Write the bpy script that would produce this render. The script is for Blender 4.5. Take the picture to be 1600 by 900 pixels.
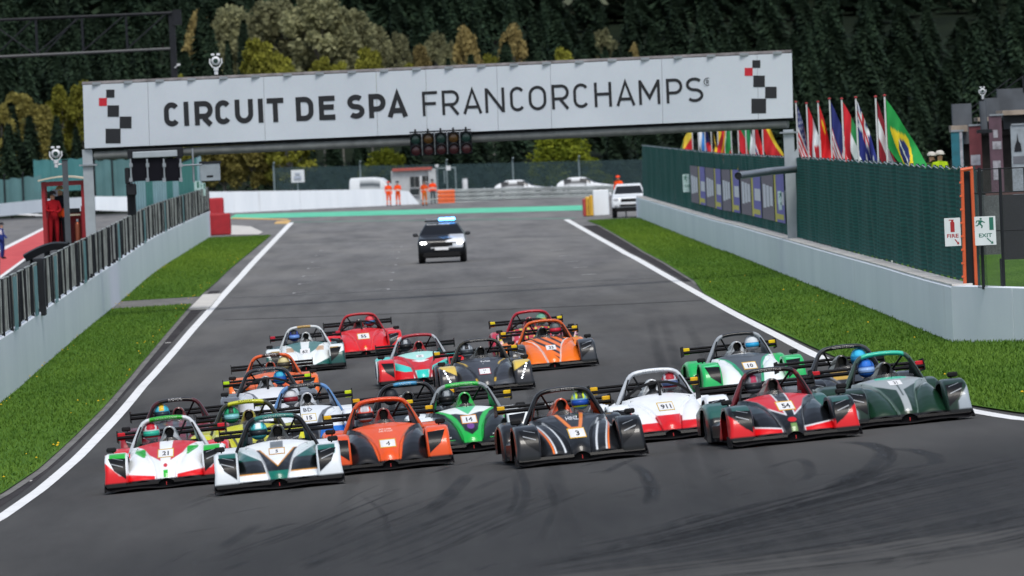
import bpy, bmesh, math, random
import numpy as np
from mathutils import Matrix, Vector
random.seed(7); RNG = np.random.default_rng(7)
for o in list(bpy.data.objects): bpy.data.objects.remove(o)
scene = bpy.context.scene
COL = scene.collection

# ---------------------------------------------------------------- camera
F = 13333.0          # focal length in photo pixels (300 mm on a 36 mm sensor, 1600 px wide)
CZ = 5.4             # camera height above the far track level
ROLL = math.radians(2.6); YAW = 211.3 / F; PIT = 264.8 / F
FW = np.array([math.sin(YAW) * math.cos(PIT), math.cos(YAW) * math.cos(PIT), -math.sin(PIT)])
BX = np.array([math.cos(YAW), -math.sin(YAW), 0.0]); BY = np.cross(BX, FW)
CX = math.cos(ROLL) * BX - math.sin(ROLL) * BY
CY = math.sin(ROLL) * BX + math.cos(ROLL) * BY
cam_data = bpy.data.cameras.new('camera'); cam = bpy.data.objects.new('camera', cam_data); COL.objects.link(cam)
cam_data.sensor_width = 36.0; cam_data.lens = 36.0 * F / 1600.0
cam_data.clip_start = 1.0; cam_data.clip_end = 6000.0
cam.matrix_world = Matrix(((CX[0], CY[0], -FW[0], 0), (CX[1], CY[1], -FW[1], 0), (CX[2], CY[2], -FW[2], CZ), (0, 0, 0, 1)))
cam_data.dof.use_dof = True; cam_data.dof.focus_distance = 145.0; cam_data.dof.aperture_fstop = 5.6
scene.camera = cam

# ---------------------------------------------------------------- light
SUN_EL, SUN_AZ = math.radians(58), math.radians(172)   # azimuth clockwise from +Y
world = bpy.data.worlds.new('World'); scene.world = world; world.use_nodes = True
wn = world.node_tree; wn.nodes.clear()
sky = wn.nodes.new('ShaderNodeTexSky'); sky.sky_type = 'NISHITA'; sky.sun_disc = False
sky.sun_elevation = SUN_EL; sky.sun_rotation = SUN_AZ; sky.air_density = 1.0; sky.dust_density = 2.0; sky.ozone_density = 1.0
bg = wn.nodes.new('ShaderNodeBackground'); bg.inputs['Strength'].default_value = 0.12
wo = wn.nodes.new('ShaderNodeOutputWorld')
hsv = wn.nodes.new('ShaderNodeHueSaturation'); hsv.inputs['Saturation'].default_value = .65   # thin overcast: greyer than a clear sky
wn.links.new(sky.outputs[0], hsv.inputs['Color']); wn.links.new(hsv.outputs[0], bg.inputs['Color']); wn.links.new(bg.outputs[0], wo.inputs['Surface'])
sun_d = bpy.data.lights.new('sun', 'SUN'); sun_d.energy = 1.5; sun_d.angle = math.radians(18); sun_d.color = (1.0, 0.96, 0.9)
sun = bpy.data.objects.new('sun', sun_d); COL.objects.link(sun)
sdir = Vector((math.sin(SUN_AZ) * math.cos(SUN_EL), math.cos(SUN_AZ) * math.cos(SUN_EL), math.sin(SUN_EL)))
sun.rotation_euler = sdir.to_track_quat('Z', 'Y').to_euler()
vs = scene.view_settings; vs.view_transform = 'Standard'; vs.look = 'None'; vs.exposure = 0.5; vs.gamma = 1.0; vs.use_curve_mapping = False

# ---------------------------------------------------------------- ground shape and pixel -> place
DK = np.array([0, 60, 100, 120, 160, 200, 260, 330, 450, 620, 900, 3000.0])
HK = np.array([4.0, 4.25, 4.70, 4.92, 5.27, 5.42, 5.45, 5.42, 5.6, 5.85, 5.9, 5.9])
def hb(D):
    D = np.asarray(D, float); s = 0
    for k in (-24, -12, 0, 12, 24): s = s + np.interp(D + k, DK, HK)
    return s / 5
def cf(D): return np.interp(D, [0, 130, 200, 330, 3000], [.055, .055, .042, 0, 0])
def hill(X, Y): return np.interp(Y, [0, 635, 700, 900, 1300, 1650], [0, 0, 1.0, 12, 46, 66])
def gz(X, Y): return CZ - hb(Y) + cf(Y) * np.clip(X, -14, 16) + hill(X, Y)
def ray(px, py): return FW + CX * ((px - 800) / F) + CY * ((450 - py) / F)
def pt(px, py, D):
    d = ray(px, py); return Vector(np.array([0, 0, CZ]) + d * (D / d[1]))
def unp(px, py, off=0.0):
    d = ray(px, py)
    P = lambda D: np.array([0, 0, CZ]) + d * (D / d[1])
    f = lambda D: (lambda p: p[2] - float(gz(p[0], p[1])) - off)(P(D))
    D = 40.0
    while D < 2500 and f(D) > 0: D += 2.0
    a, b = D - 2, D
    for _ in range(30):
        m = (a + b) / 2
        if f(m) > 0: a = m
        else: b = m
    return Vector(P((a + b) / 2))
def ppm(D): return F / D

# ---------------------------------------------------------------- helpers
def lin(h):
    if isinstance(h, (tuple, list)): return tuple(h[:3])
    h = h.lstrip('#'); c = [int(h[i:i + 2], 16) / 255 for i in (0, 2, 4)]
    return tuple(x / 12.92 if x <= .04045 else ((x + .055) / 1.055) ** 2.4 for x in c)
MATS = {}
def mat(name, col=(.5, .5, .5), rough=.6, metal=0.0, coat=0.0, var=.12, vscale=3.0, emit=None, estr=0.0, alpha=1.0, bump=0.0, attr=False, spec=.5):
    if name in MATS: return MATS[name]
    m = bpy.data.materials.new(name); m.use_nodes = True; nt = m.node_tree; b = nt.nodes['Principled BSDF']
    c = lin(col)
    b.inputs['Roughness'].default_value = rough; b.inputs['Metallic'].default_value = metal
    b.inputs['Coat Weight'].default_value = coat; b.inputs['Coat Roughness'].default_value = .06
    b.inputs['Specular IOR Level'].default_value = spec
    tc = nt.nodes.new('ShaderNodeTexCoord'); n = nt.nodes.new('ShaderNodeTexNoise')
    n.inputs['Scale'].default_value = vscale; n.inputs['Detail'].default_value = 5
    nt.links.new(tc.outputs['Object'], n.inputs['Vector'])
    mr = nt.nodes.new('ShaderNodeMapRange'); mr.inputs[1].default_value = .3; mr.inputs[2].default_value = .7
    mr.inputs[3].default_value = 1 - var; mr.inputs[4].default_value = 1 + var
    nt.links.new(n.outputs['Fac'], mr.inputs[0])
    mx = nt.nodes.new('ShaderNodeMix'); mx.data_type = 'RGBA'; mx.blend_type = 'MULTIPLY'; mx.inputs[0].default_value = 1.0
    if attr:
        a = nt.nodes.new('ShaderNodeAttribute'); a.attribute_name = 'Col'; nt.links.new(a.outputs['Color'], mx.inputs[6])
    else: mx.inputs[6].default_value = (*c, 1)
    nt.links.new(mr.outputs[0], mx.inputs[7]); nt.links.new(mx.outputs[2], b.inputs['Base Color'])
    if emit: b.inputs['Emission Color'].default_value = (*lin(emit), 1); b.inputs['Emission Strength'].default_value = estr
    if alpha < 1: b.inputs['Alpha'].default_value = alpha
    if bump:
        bp = nt.nodes.new('ShaderNodeBump'); bp.inputs['Strength'].default_value = bump; bp.inputs['Distance'].default_value = .02
        nt.links.new(n.outputs['Fac'], bp.inputs['Height']); nt.links.new(bp.outputs[0], b.inputs['Normal'])
    MATS[name] = m; return m

class MB:
    def __init__(s): s.v = []; s.f = []; s.c = []; s.col = (1, 1, 1)
    def add(s, vs, fs, col=None):
        n = len(s.v); s.v.extend([tuple(p) for p in vs]); s.f.extend([tuple(i + n for i in f) for f in fs])
        s.c.extend([col or s.col] * len(vs)); return s
    def box(s, c, d, rz=0.0, bev=0.0, col=None):
        x, y, z = d[0] / 2, d[1] / 2, d[2] / 2; ca, sa = math.cos(rz), math.sin(rz)
        if bev <= 0:
            P = [(-x, -y, -z), (x, -y, -z), (x, y, -z), (-x, y, -z), (-x, -y, z), (x, -y, z), (x, y, z), (-x, y, z)]
            Q = [(0, 3, 2, 1), (4, 5, 6, 7), (0, 1, 5, 4), (1, 2, 6, 5), (2, 3, 7, 6), (3, 0, 4, 7)]
        else:
            b = min(bev, .45 * min(d)); P = []; Q = []
            ring = lambda xx, yy, zz, q: [(-xx + q, -yy, zz), (xx - q, -yy, zz), (xx, -yy + q, zz), (xx, yy - q, zz), (xx - q, yy, zz), (-xx + q, yy, zz), (-xx, yy - q, zz), (-xx, -yy + q, zz)]
            P += ring(x - b, y - b, -z, b * .4); P += ring(x, y, -z + b, b); P += ring(x, y, z - b, b); P += ring(x - b, y - b, z, b * .4)
            for k in range(3):
                for i in range(8): Q.append((k * 8 + i, k * 8 + (i + 1) % 8, k * 8 + 8 + (i + 1) % 8, k * 8 + 8 + i))
            Q.append(tuple(range(7, -1, -1))); Q.append(tuple(range(24, 32)))
        return s.add([(c[0] + p[0] * ca - p[1] * sa, c[1] + p[0] * sa + p[1] * ca, c[2] + p[2]) for p in P], Q, col)
    def tube(s, path, r, n=8, cap=True, col=None, flat=1.0):
        path = [Vector(p) for p in path]; N = len(path); R = r if isinstance(r, (list, tuple)) else [r] * N
        vs = []; up0 = Vector((0, 0, 1))
        for i, p in enumerate(path):
            t = (path[min(i + 1, N - 1)] - path[max(i - 1, 0)]).normalized()
            a = up0 if abs(t.dot(up0)) < .95 else Vector((0, 1, 0))
            if flat != 1.0: a = Vector((0, 1, 0)) if abs(t.y) < .95 else up0
            u = t.cross(a).normalized(); w = u.cross(t).normalized()
            for k in range(n):
                an = 2 * math.pi * k / n
                vs.append(p + u * (R[i] * math.cos(an)) + w * (R[i] * flat * math.sin(an)))
        fs = [(i * n + k, i * n + (k + 1) % n, i * n + n + (k + 1) % n, i * n + n + k) for i in range(N - 1) for k in range(n)]
        if cap: fs.append(tuple(range(n - 1, -1, -1))); fs.append(tuple(range((N - 1) * n, N * n)))
        return s.add(vs, fs, col)
    def lathe(s, prof, c=(0, 0, 0), n=20, axis='z', col=None):
        vs = []
        for (r, h) in prof:
            for k in range(n):
                a = 2 * math.pi * k / n; p = (r * math.cos(a), r * math.sin(a), h)
                if axis == 'x': p = (h, p[0], p[1])
                if axis == 'y': p = (p[0], h, p[1])
                vs.append((c[0] + p[0], c[1] + p[1], c[2] + p[2]))
        N = len(prof)
        fs = [(i * n + k, i * n + (k + 1) % n, i * n + n + (k + 1) % n, i * n + n + k) for i in range(N - 1) for k in range(n)]
        return s.add(vs, fs, col)
    def grid(s, P, cols=None, flip=False):
        P = np.asarray(P, float); a, b = P.shape[:2]; n = len(s.v)
        s.v.extend(map(tuple, P.reshape(-1, 3)))
        s.c.extend([s.col] * (a * b) if cols is None else list(map(tuple, np.asarray(cols).reshape(-1, 3))))
        for i in range(a - 1):
            for j in range(b - 1):
                q = (n + i * b + j, n + i * b + j + 1, n + i * b + b + j + 1, n + i * b + b + j)
                s.f.append(q[::-1] if flip else q)
        return s
    def prism(s, poly, z0, z1, axis='z', col=None):
        n = len(poly)
        def m(p, h):
            if axis == 'z': return (p[0], p[1], h)
            if axis == 'y': return (p[0], h, p[1])
            return (h, p[0], p[1])
        vs = [m(p, z0) for p in poly] + [m(p, z1) for p in poly]
        fs = [tuple(range(n - 1, -1, -1)), tuple(range(n, 2 * n))] + [(i, (i + 1) % n, n + (i + 1) % n, n + i) for i in range(n)]
        return s.add(vs, fs, col)
    def mesh(s, name, smooth=None, paint=False, fixn=True):
        me = bpy.data.meshes.new(name); me.from_pydata(s.v, [], s.f)
        if fixn and len(s.f) < 30000:
            bm = bmesh.new(); bm.from_mesh(me); bmesh.ops.recalc_face_normals(bm, faces=bm.faces); bm.to_mesh(me); bm.free()
        if paint:
            ca = me.color_attributes.new('Col', 'FLOAT_COLOR', 'POINT')
            c = np.ones((len(s.v), 4), np.float32); c[:, :3] = np.array(s.c); ca.data.foreach_set('color', c.ravel())
        if smooth is not None:
            me.polygons.foreach_set('use_smooth', [True] * len(me.polygons))
            if smooth < 3.1: me.set_sharp_from_angle(angle=smooth)
        return me
    def build(s, name, m, parent=None, smooth=None, paint=False, loc=None, fixn=True):
        return link(name, s.mesh(name, smooth, paint, fixn), m, parent, loc)
def link(name, me, m=None, parent=None, loc=None):
    if m is not None: me.materials.clear(); me.materials.append(m)
    o = bpy.data.objects.new(name, me); COL.objects.link(o)
    if parent is not None: o.parent = parent
    if loc is not None: o.location = loc
    return o
def tag(o, label=None, cat=None, group=None, kind=None):
    if label: o['label'] = label
    if cat: o['category'] = cat
    if group: o['group'] = group
    if kind: o['kind'] = kind
    return o
def thing(name, label, cat, mw=None, group=None):
    o = bpy.data.objects.new(name, None); COL.objects.link(o); o.empty_display_size = .2
    if isinstance(mw, Matrix): o.matrix_world = mw
    elif mw is not None: o.location = mw
    return tag(o, label, cat, group)
def copy_tree(o, parent=None):
    c = o.copy(); COL.objects.link(c); c.parent = parent
    for ch in list(o.children): copy_tree(ch, c)
    return c
def dup(root, loc, rz=0.0, sc=1.0, label=None):
    c = copy_tree(root); c.location = loc; c.rotation_euler = (0, 0, rz); c.scale = sc if isinstance(sc, (tuple, list)) else (sc,) * 3
    if label: c['label'] = label
    return c
TXT = {}
def text_mesh(s, bold=0.0, res=3, depth=.004):
    """letters as a mesh in the XZ plane, left edge 0, baseline 0, cap height 1"""
    k = (s, bold, res)
    if k in TXT: return TXT[k]
    cu = bpy.data.curves.new('t', 'FONT'); cu.body = s; cu.size = 1.0; cu.resolution_u = res; cu.offset = bold
    o = bpy.data.objects.new('t', cu); COL.objects.link(o)
    me = bpy.data.meshes.new_from_object(o.evaluated_get(bpy.context.evaluated_depsgraph_get()))
    bpy.data.objects.remove(o); bpy.data.curves.remove(cu)
    n = len(me.vertices); v = np.zeros(n * 3); me.vertices.foreach_get('co', v); v = v.reshape(-1, 3)[:, :2]
    fs = [tuple(p.vertices) for p in me.polygons]; bpy.data.meshes.remove(me)
    v[:, 0] -= v[:, 0].min(); v = v / max(v[:, 1].max(), 1e-6)
    TXT[k] = (v, fs); return TXT[k]
# ---------------------------------------------------------------- ground materials
def surf(name, c1, c2, scale=(1, 1, 1), nscale=2.0, rough=.85, c3=None, bump=.3, spec=.3, lo=.35, hi=.65):
    m = bpy.data.materials.new(name); m.use_nodes = True; nt = m.node_tree; b = nt.nodes['Principled BSDF']
    b.inputs['Roughness'].default_value = rough; b.inputs['Specular IOR Level'].default_value = spec
    tc = nt.nodes.new('ShaderNodeTexCoord'); mp = nt.nodes.new('ShaderNodeMapping'); mp.inputs['Scale'].default_value = scale
    nt.links.new(tc.outputs['Object'], mp.inputs[0])
    n = nt.nodes.new('ShaderNodeTexNoise'); n.inputs['Scale'].default_value = nscale; n.inputs['Detail'].default_value = 8; n.inputs['Roughness'].default_value = .65
    nt.links.new(mp.outputs[0], n.inputs['Vector'])
    cr = nt.nodes.new('ShaderNodeValToRGB'); e = cr.color_ramp.elements
    e[0].position = lo; e[1].position = hi; e[0].color = (*lin(c1), 1); e[1].color = (*lin(c2), 1)
    nt.links.new(n.outputs['Fac'], cr.inputs[0]); out = cr.outputs[0]
    n2 = nt.nodes.new('ShaderNodeTexNoise'); n2.inputs['Scale'].default_value = 90.0; n2.inputs['Detail'].default_value = 3
    nt.links.new(tc.outputs['Object'], n2.inputs['Vector'])
    mx = nt.nodes.new('ShaderNodeMix'); mx.data_type = 'RGBA'; mx.blend_type = 'OVERLAY'; mx.inputs[0].default_value = .35
    nt.links.new(out, mx.inputs[6]); nt.links.new(n2.outputs['Color'], mx.inputs[7]); out = mx.outputs[2]
    if c3 is not None:
        n3 = nt.nodes.new('ShaderNodeTexNoise'); n3.inputs['Scale'].default_value = .35; n3.inputs['Detail'].default_value = 4
        mp3 = nt.nodes.new('ShaderNodeMapping'); mp3.inputs['Scale'].default_value = (1.0, .12, 1.0)
        nt.links.new(tc.outputs['Object'], mp3.inputs[0]); nt.links.new(mp3.outputs[0], n3.inputs['Vector'])
        r3 = nt.nodes.new('ShaderNodeMapRange'); r3.inputs[1].default_value = .45; r3.inputs[2].default_value = .75; r3.inputs[4].default_value = .7
        nt.links.new(n3.outputs['Fac'], r3.inputs[0])
        m3 = nt.nodes.new('ShaderNodeMix'); m3.data_type = 'RGBA'; m3.inputs[7].default_value = (*lin(c3), 1)
        nt.links.new(r3.outputs[0], m3.inputs[0]); nt.links.new(out, m3.inputs[6]); out = m3.outputs[2]
    nt.links.new(out, b.inputs['Base Color'])
    bp = nt.nodes.new('ShaderNodeBump'); bp.inputs['Strength'].default_value = bump; bp.inputs['Distance'].default_value = .01
    nt.links.new(n2.outputs['Fac'], bp.inputs['Height']); nt.links.new(bp.outputs[0], b.inputs['Normal'])
    return m
m_asph = surf('asphalt', (.066, .066, .067), (.098, .098, .098), (1, .07, 1), .8, .9, c3=(.115, .113, .108), spec=.05)
# paints vignette darkening near the camera and grazing brightness further up the straight
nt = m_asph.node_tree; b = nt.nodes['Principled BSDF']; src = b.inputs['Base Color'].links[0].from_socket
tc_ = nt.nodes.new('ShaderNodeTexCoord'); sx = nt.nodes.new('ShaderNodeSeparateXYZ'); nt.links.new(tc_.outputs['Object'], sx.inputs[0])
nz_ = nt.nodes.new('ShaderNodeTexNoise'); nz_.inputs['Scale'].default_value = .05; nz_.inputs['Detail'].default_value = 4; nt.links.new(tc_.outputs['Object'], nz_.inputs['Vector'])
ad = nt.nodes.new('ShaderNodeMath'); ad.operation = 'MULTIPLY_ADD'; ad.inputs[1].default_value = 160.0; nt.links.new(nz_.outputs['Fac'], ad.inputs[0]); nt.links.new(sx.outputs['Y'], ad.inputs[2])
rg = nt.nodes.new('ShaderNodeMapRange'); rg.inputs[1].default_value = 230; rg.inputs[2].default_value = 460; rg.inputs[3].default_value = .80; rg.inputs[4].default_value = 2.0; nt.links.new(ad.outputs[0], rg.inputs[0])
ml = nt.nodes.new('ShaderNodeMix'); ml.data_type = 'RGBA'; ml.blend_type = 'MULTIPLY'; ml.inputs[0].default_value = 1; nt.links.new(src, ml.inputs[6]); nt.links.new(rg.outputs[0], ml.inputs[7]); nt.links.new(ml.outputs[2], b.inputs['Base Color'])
m_asph2 = surf('pit_asphalt', (.07, .072, .076), (.10, .103, .107), (1, .1, 1), .6, .9, spec=.05)
m_gutter = surf('dark_gutter', (.036, .033, .035), (.056, .052, .054), (1, .2, 1), 1.5, .9, spec=.05)
m_conc = surf('grey_concrete', (.12, .118, .11), (.19, .185, .175), (1, .3, 1), 1.5, .9)
m_grass = surf('grass_ground', (.045, .110, .010), (.080, .170, .018), (1, .2, 1), .8, .95, bump=.6, spec=.1)
m_forest = surf('forest_floor', (.004, .008, .004), (.010, .016, .007), (1, 1, 1), .1, 1.0, spec=.1)
m_line = surf('white_line', (.62, .63, .63), (.78, .79, .79), (1, .3, 1), 2.5, .7, lo=.25, hi=.5)
m_green = surf('green_runoff', (.08, .45, .28), (.14, .58, .38), (1, .3, 1), 1.0, .8)
m_redpaint = surf('red_painted_asphalt', (.48, .055, .06), (.60, .09, .09), (1, .3, 1), 1.0, .8)
m_yel = surf('yellow_kerb', (.55, .36, .10), (.66, .42, .2), (1, .3, 1), 1.0, .8)
m_pale = surf('pale_concrete', (.50, .49, .46), (.62, .60, .56), (1, .3, 1), 1.0, .85)

# ---------------------------------------------------------------- sheets that follow the ground
def rowsY(y0, y1):
    Y = [y0]
    while Y[-1] < y1: Y.append(Y[-1] + (1.5 if Y[-1] < 330 else 4.0 if Y[-1] < 700 else 40.0))
    Y[-1] = y1; return np.array(Y)
def xline(pxs, ext=None):
    P = sorted([(lambda q: (q.y, q.x))(unp(*p)) for p in pxs])
    if ext: P = sorted(P + ext)
    ys = np.array([p[0] for p in P]); xs = np.array([p[1] for p in P])
    def f(Y):
        return np.interp(Y, ys, xs)
    f.y0, f.y1 = ys[0], ys[-1]; return f
def K(c): return lambda Y: np.zeros_like(np.asarray(Y, float)) + c
def sheet(name, fl, fr, y0, y1, lift, m, nx=1, kind='structure', label=None):
    Y = rowsY(y0, y1); a = fl(Y); b = fr(Y); P = np.zeros((len(Y), nx + 1, 3))
    for j in range(nx + 1):
        X = a + (b - a) * j / nx; P[:, j, 0] = X; P[:, j, 1] = Y; P[:, j, 2] = gz(X, Y) + lift
    mb = MB(); mb.grid(P); o = mb.build(name, m, fixn=False)
    if o.data.polygons[0].normal.z < 0: o.data.flip_normals()
    return tag(o, label, None, None, kind)
# base ground, one sheet to the horizon
Yb = np.concatenate([np.array([-500., -300, -150, -40]), rowsY(30, 700), np.array([760, 820, 900, 1000, 1150, 1300, 1450, 1650.])])
Xb = np.array([-500, -200, -60, -14, 0, 16, 60, 200, 500.])
XX, YY = np.meshgrid(Xb, Yb); mb = MB(); mb.grid(np.stack([XX, YY, gz(XX, YY) - .45], -1))
g = mb.build('ground', m_forest, fixn=False); g.data.flip_normals() if g.data.polygons[0].normal.z < 0 else None; tag(g, kind='structure')

LW_PX = [(0, 632), (30, 608), (60, 580), (120, 528), (200, 462), (260, 414), (330, 370)]
lwall = xline(LW_PX, [(150, -8.3), (100, -8.2)])
RW_PX = [(995, 340), (1060, 366), (1140, 396), (1240, 436), (1320, 468), (1400, 500), (1490, 537)]
rwall = xline(RW_PX)
lline = xline([(0, 810), (60, 768), (120, 717), (180, 655), (222, 605), (300, 516), (345, 466), (380, 428), (420, 385), (455, 348)], [(100, -5.75), (80, -6.6)])
rline = xline([(885, 343), (925, 366), (990, 402), (1050, 436), (1100, 464), (1160, 497), (1215, 525), (1275, 556), (1510, 641), (1560, 650), (1600, 656)], [(108, 9.4), (100, 11.0), (92, 14.5)])
lgrass = xline([(0, 775), (60, 735), (110, 690), (160, 640), (220, 570), (262, 520), (305, 470), (340, 440), (424, 368)], [(110, -6.2), (100, -6.7)])
rgrass = xline([(935, 352), (960, 366), (1000, 390), (1040, 412), (1085, 440), (1100, 460), (1170, 497), (1240, 530), (1290, 553), (1510, 634), (1600, 648)], [(108, 9.8), (100, 11.4)])
Y_END = unp(455, 348).y
off = lambda f, d: (lambda Y: f(Y) + d)
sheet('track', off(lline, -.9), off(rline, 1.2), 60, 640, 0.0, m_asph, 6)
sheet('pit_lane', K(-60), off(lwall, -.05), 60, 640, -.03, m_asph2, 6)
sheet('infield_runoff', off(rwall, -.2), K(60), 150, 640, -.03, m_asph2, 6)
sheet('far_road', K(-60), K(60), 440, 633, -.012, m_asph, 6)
# edge strips: dark gutter and concrete edging beside the left line, white lines
sheet('gutter', off(lgrass, .10), off(lline, -.27), 100, unp(330, 455).y, .004, m_gutter, 1)
sheet('concrete_edge', off(lgrass, -.06), off(lgrass, .14), 100, unp(330, 455).y, .012, m_conc, 1)
sheet('gutter', off(rline, .22), off(rgrass, .05), unp(1075, 440).y, unp(935, 352).y, .004, m_gutter, 1)
sheet('concrete_edge', off(rgrass, -.10), off(rgrass, .06), unp(1095, 445).y, unp(935, 352).y, .016, m_conc, 1)
lw = lambda Y: np.interp(Y, [100, 200, 520], [.105, .11, .17])
sheet('white_line', lambda Y: lline(Y) - lw(Y), lambda Y: lline(Y) + lw(Y), 90, Y_END, .008, m_line, 1)
sheet('white_line', lambda Y: rline(Y) - lw(Y), lambda Y: rline(Y) + lw(Y), 96, unp(885, 343).y, .008, m_line, 1)
# grass verges
yl0, yl1 = 100, unp(424, 368).y
yc0, yc1 = unp(270, 478).y, unp(270, 467).y
sheet('grass_verge', off(lwall, -.1), lgrass, yl0, yc0, .03, m_grass, 4)
sheet('grass_verge', off(lwall, -.1), lgrass, yc1, yl1, .03, m_grass, 4)
sheet('concrete_crossing', off(lwall, -.02), off(lgrass, .0), yc0, yc1, .02, m_conc, 1)
yr1 = unp(965, 343).y
sheet('grass_verge', rgrass, off(rwall, .3), unp(1490, 537).y, yr1, .03, m_grass, 4)
sheet('grass_verge', rgrass, K(40), 100, unp(1490, 537).y, .026, m_grass, 6)
def px_sheet(name, pxs, lift, m):
    P = [unp(*p) for p in pxs]; mb = MB()
    mb.add([(p.x, p.y, p.z + lift) for p in P], [tuple(range(len(P)))]); o = mb.build(name, m, fixn=False)
    if o.data.polygons[0].normal.z < 0: o.data.flip_normals()
    return tag(o, kind='structure')
# start line, grid marks and faint cross lines
def cross_line(y_px_l, y_px_r, w, m, x0=None, x1=None, lift=.006, name='cross_line'):
    a, b = unp(*y_px_l), unp(*y_px_r); n = 8; P = []
    for i in range(n + 1):
        q = a.lerp(b, i / n); P.append([(q.x, q.y - w / 2, float(gz(q.x, q.y - w / 2)) + lift), (q.x, q.y + w / 2, float(gz(q.x, q.y + w / 2)) + lift)])
    mb = MB(); mb.grid(np.array(P)); o = mb.build(name, m, fixn=False)
    if o.data.polygons[0].normal.z < 0: o.data.flip_normals()
    return tag(o, kind='structure')
m_worn = surf('worn_line', (.085, .086, .086), (.20, .20, .20), (1, .5, 1), 3.0, .8, lo=.4, hi=.7)
cross_line((432, 380), (925, 368), 1.2, m_worn); cross_line((362, 465), (1025, 434), 1.0, m_worn)
m_mark = surf('grid_paint', (.20, .20, .20), (.42, .42, .42), (1, .5, 1), 3.0, .8)
mb = MB()
for i, (x, y) in enumerate([(508, 391), (501, 399), (496, 409), (490, 419), (483, 431), (477, 443), (469, 457)]):
    for (dx, dy) in ((0, 0), (112 - 3 * i * .2, -5)):
        q = unp(x + dx * (1 + .03 * i), y + dy)
        for (ax, ay, sx, sy) in ((0, 0, .5, .35), (-.2 if dx == 0 else .2, -.8, .1, 1.4)):
            c = [(q.x + ax + sx * a / 2, q.y + ay + sy * b / 2) for a, b in ((-1, -1), (1, -1), (1, 1), (-1, 1))]
            mb.add([(p[0], p[1], float(gz(*p)) + .009) for p in c], [(0, 1, 2, 3)])
for (x, y) in [(850, 375), (870, 391), (883, 400), (893, 409), (907, 418), (920, 429), (700, 402), (806, 434)]:
    q = unp(x, y); c = [(q.x + .5 * a / 2, q.y + .7 * b / 2) for a, b in ((-1, -1), (1, -1), (1, 1), (-1, 1))]
    mb.add([(p[0], p[1], float(gz(*p)) + .009) for p in c], [(0, 1, 2, 3)])
tag(mb.build('grid_marking', m_mark, fixn=False), kind='structure')
m_joint = surf('asphalt_seam', (.045, .045, .046), (.07, .07, .071), (1, .1, 1), .9, .9, spec=.05)
for (a, b, w) in [((350, 500), (1130, 468), .5)]:
    cross_line(a, b, w, m_joint, lift=.005, name='asphalt_joint')
for (x0, y0, x1, y1) in [(258, 536, 306, 536), (174, 626, 214, 625), (41, 752, 88, 745)]:
    cross_line((x0, y0), (x0 + 9, y0 - .5), .6, m_pale, name='edge_mark'); cross_line((x1 - 12, y1), (x1, y1 - .5), .5, m_worn, name='edge_mark')
# pale painted block in the verge
q = unp(322, 472); mb = MB(); mb.box((q.x, q.y, q.z + .02), (.62, 22, .06)); tag(mb.build('kerb_block', m_pale), kind='structure')
# far run-off paint
cross_line((362, 338.5), (920, 324.3), 34.0, m_green, lift=.004, name='green_runoff')
cross_line((455, 347), (900, 341), 3.2, surf('worn_green', (.06, .16, .12), (.13, .30, .22), (1, .3, 1), 1.0, .8), lift=.006, name='green_runoff')
cross_line((362, 341), (450, 343), 8.0, m_yel, lift=.008, name='yellow_kerb')
px_sheet('pale_apron', [(362, 352), (392, 354), (411, 363), (404, 366.5), (361, 367)], .012, m_pale)
px_sheet('orange_kerb', [(432, 346), (455, 344), (450, 350), (428, 350)], .014, m_yel)
# pit lane paint
px_sheet('pit_lane_red_strip', [(0, 394), (72, 357), (72, 380), (0, 432)], .0, m_redpaint)
px_sheet('pit_lane_line', [(0, 389), (72, 353.5), (72, 357), (0, 394)], .004, m_line)
px_sheet('pit_lane_line', [(0, 431), (72, 379), (72, 382), (0, 436)], .004, m_line)
px_sheet('pit_lane_line', [(0, 332), (66, 335), (66, 337.5), (0, 334.5)], .004, m_line)
px_sheet('pit_lane_line', [(150, 324.5), (205, 326), (205, 328), (150, 326.5)], .004, m_line)

# tyre rubber: curved streaks at the corner entry
m_rub = bpy.data.materials.new('tyre_rubber_streak'); m_rub.use_nodes = True
nt = m_rub.node_tree; b = nt.nodes['Principled BSDF']; b.inputs['Base Color'].default_value = (.012, .012, .013, 1); b.inputs['Roughness'].default_value = .75
uvn = nt.nodes.new('ShaderNodeAttribute'); uvn.attribute_name = 'Col'
tc = nt.nodes.new('ShaderNodeTexCoord'); n = nt.nodes.new('ShaderNodeTexNoise'); n.inputs['Scale'].default_value = 1.1; n.inputs['Detail'].default_value = 7
mpr = nt.nodes.new('ShaderNodeMapping'); mpr.inputs['Scale'].default_value = (5.0, .25, 1); nt.links.new(tc.outputs['Object'], mpr.inputs[0]); nt.links.new(mpr.outputs[0], n.inputs['Vector'])
mr = nt.nodes.new('ShaderNodeMapRange'); mr.inputs[1].default_value = .32; mr.inputs[2].default_value = .66; mr.inputs[3].default_value = .35; nt.links.new(n.outputs['Fac'], mr.inputs[0])
mm = nt.nodes.new('ShaderNodeMath'); mm.operation = 'MULTIPLY'; nt.links.new(mr.outputs[0], mm.inputs[0]); nt.links.new(uvn.outputs['Fac'], mm.inputs[1])
nt.links.new(mm.outputs[0], b.inputs['Alpha'])
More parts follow.
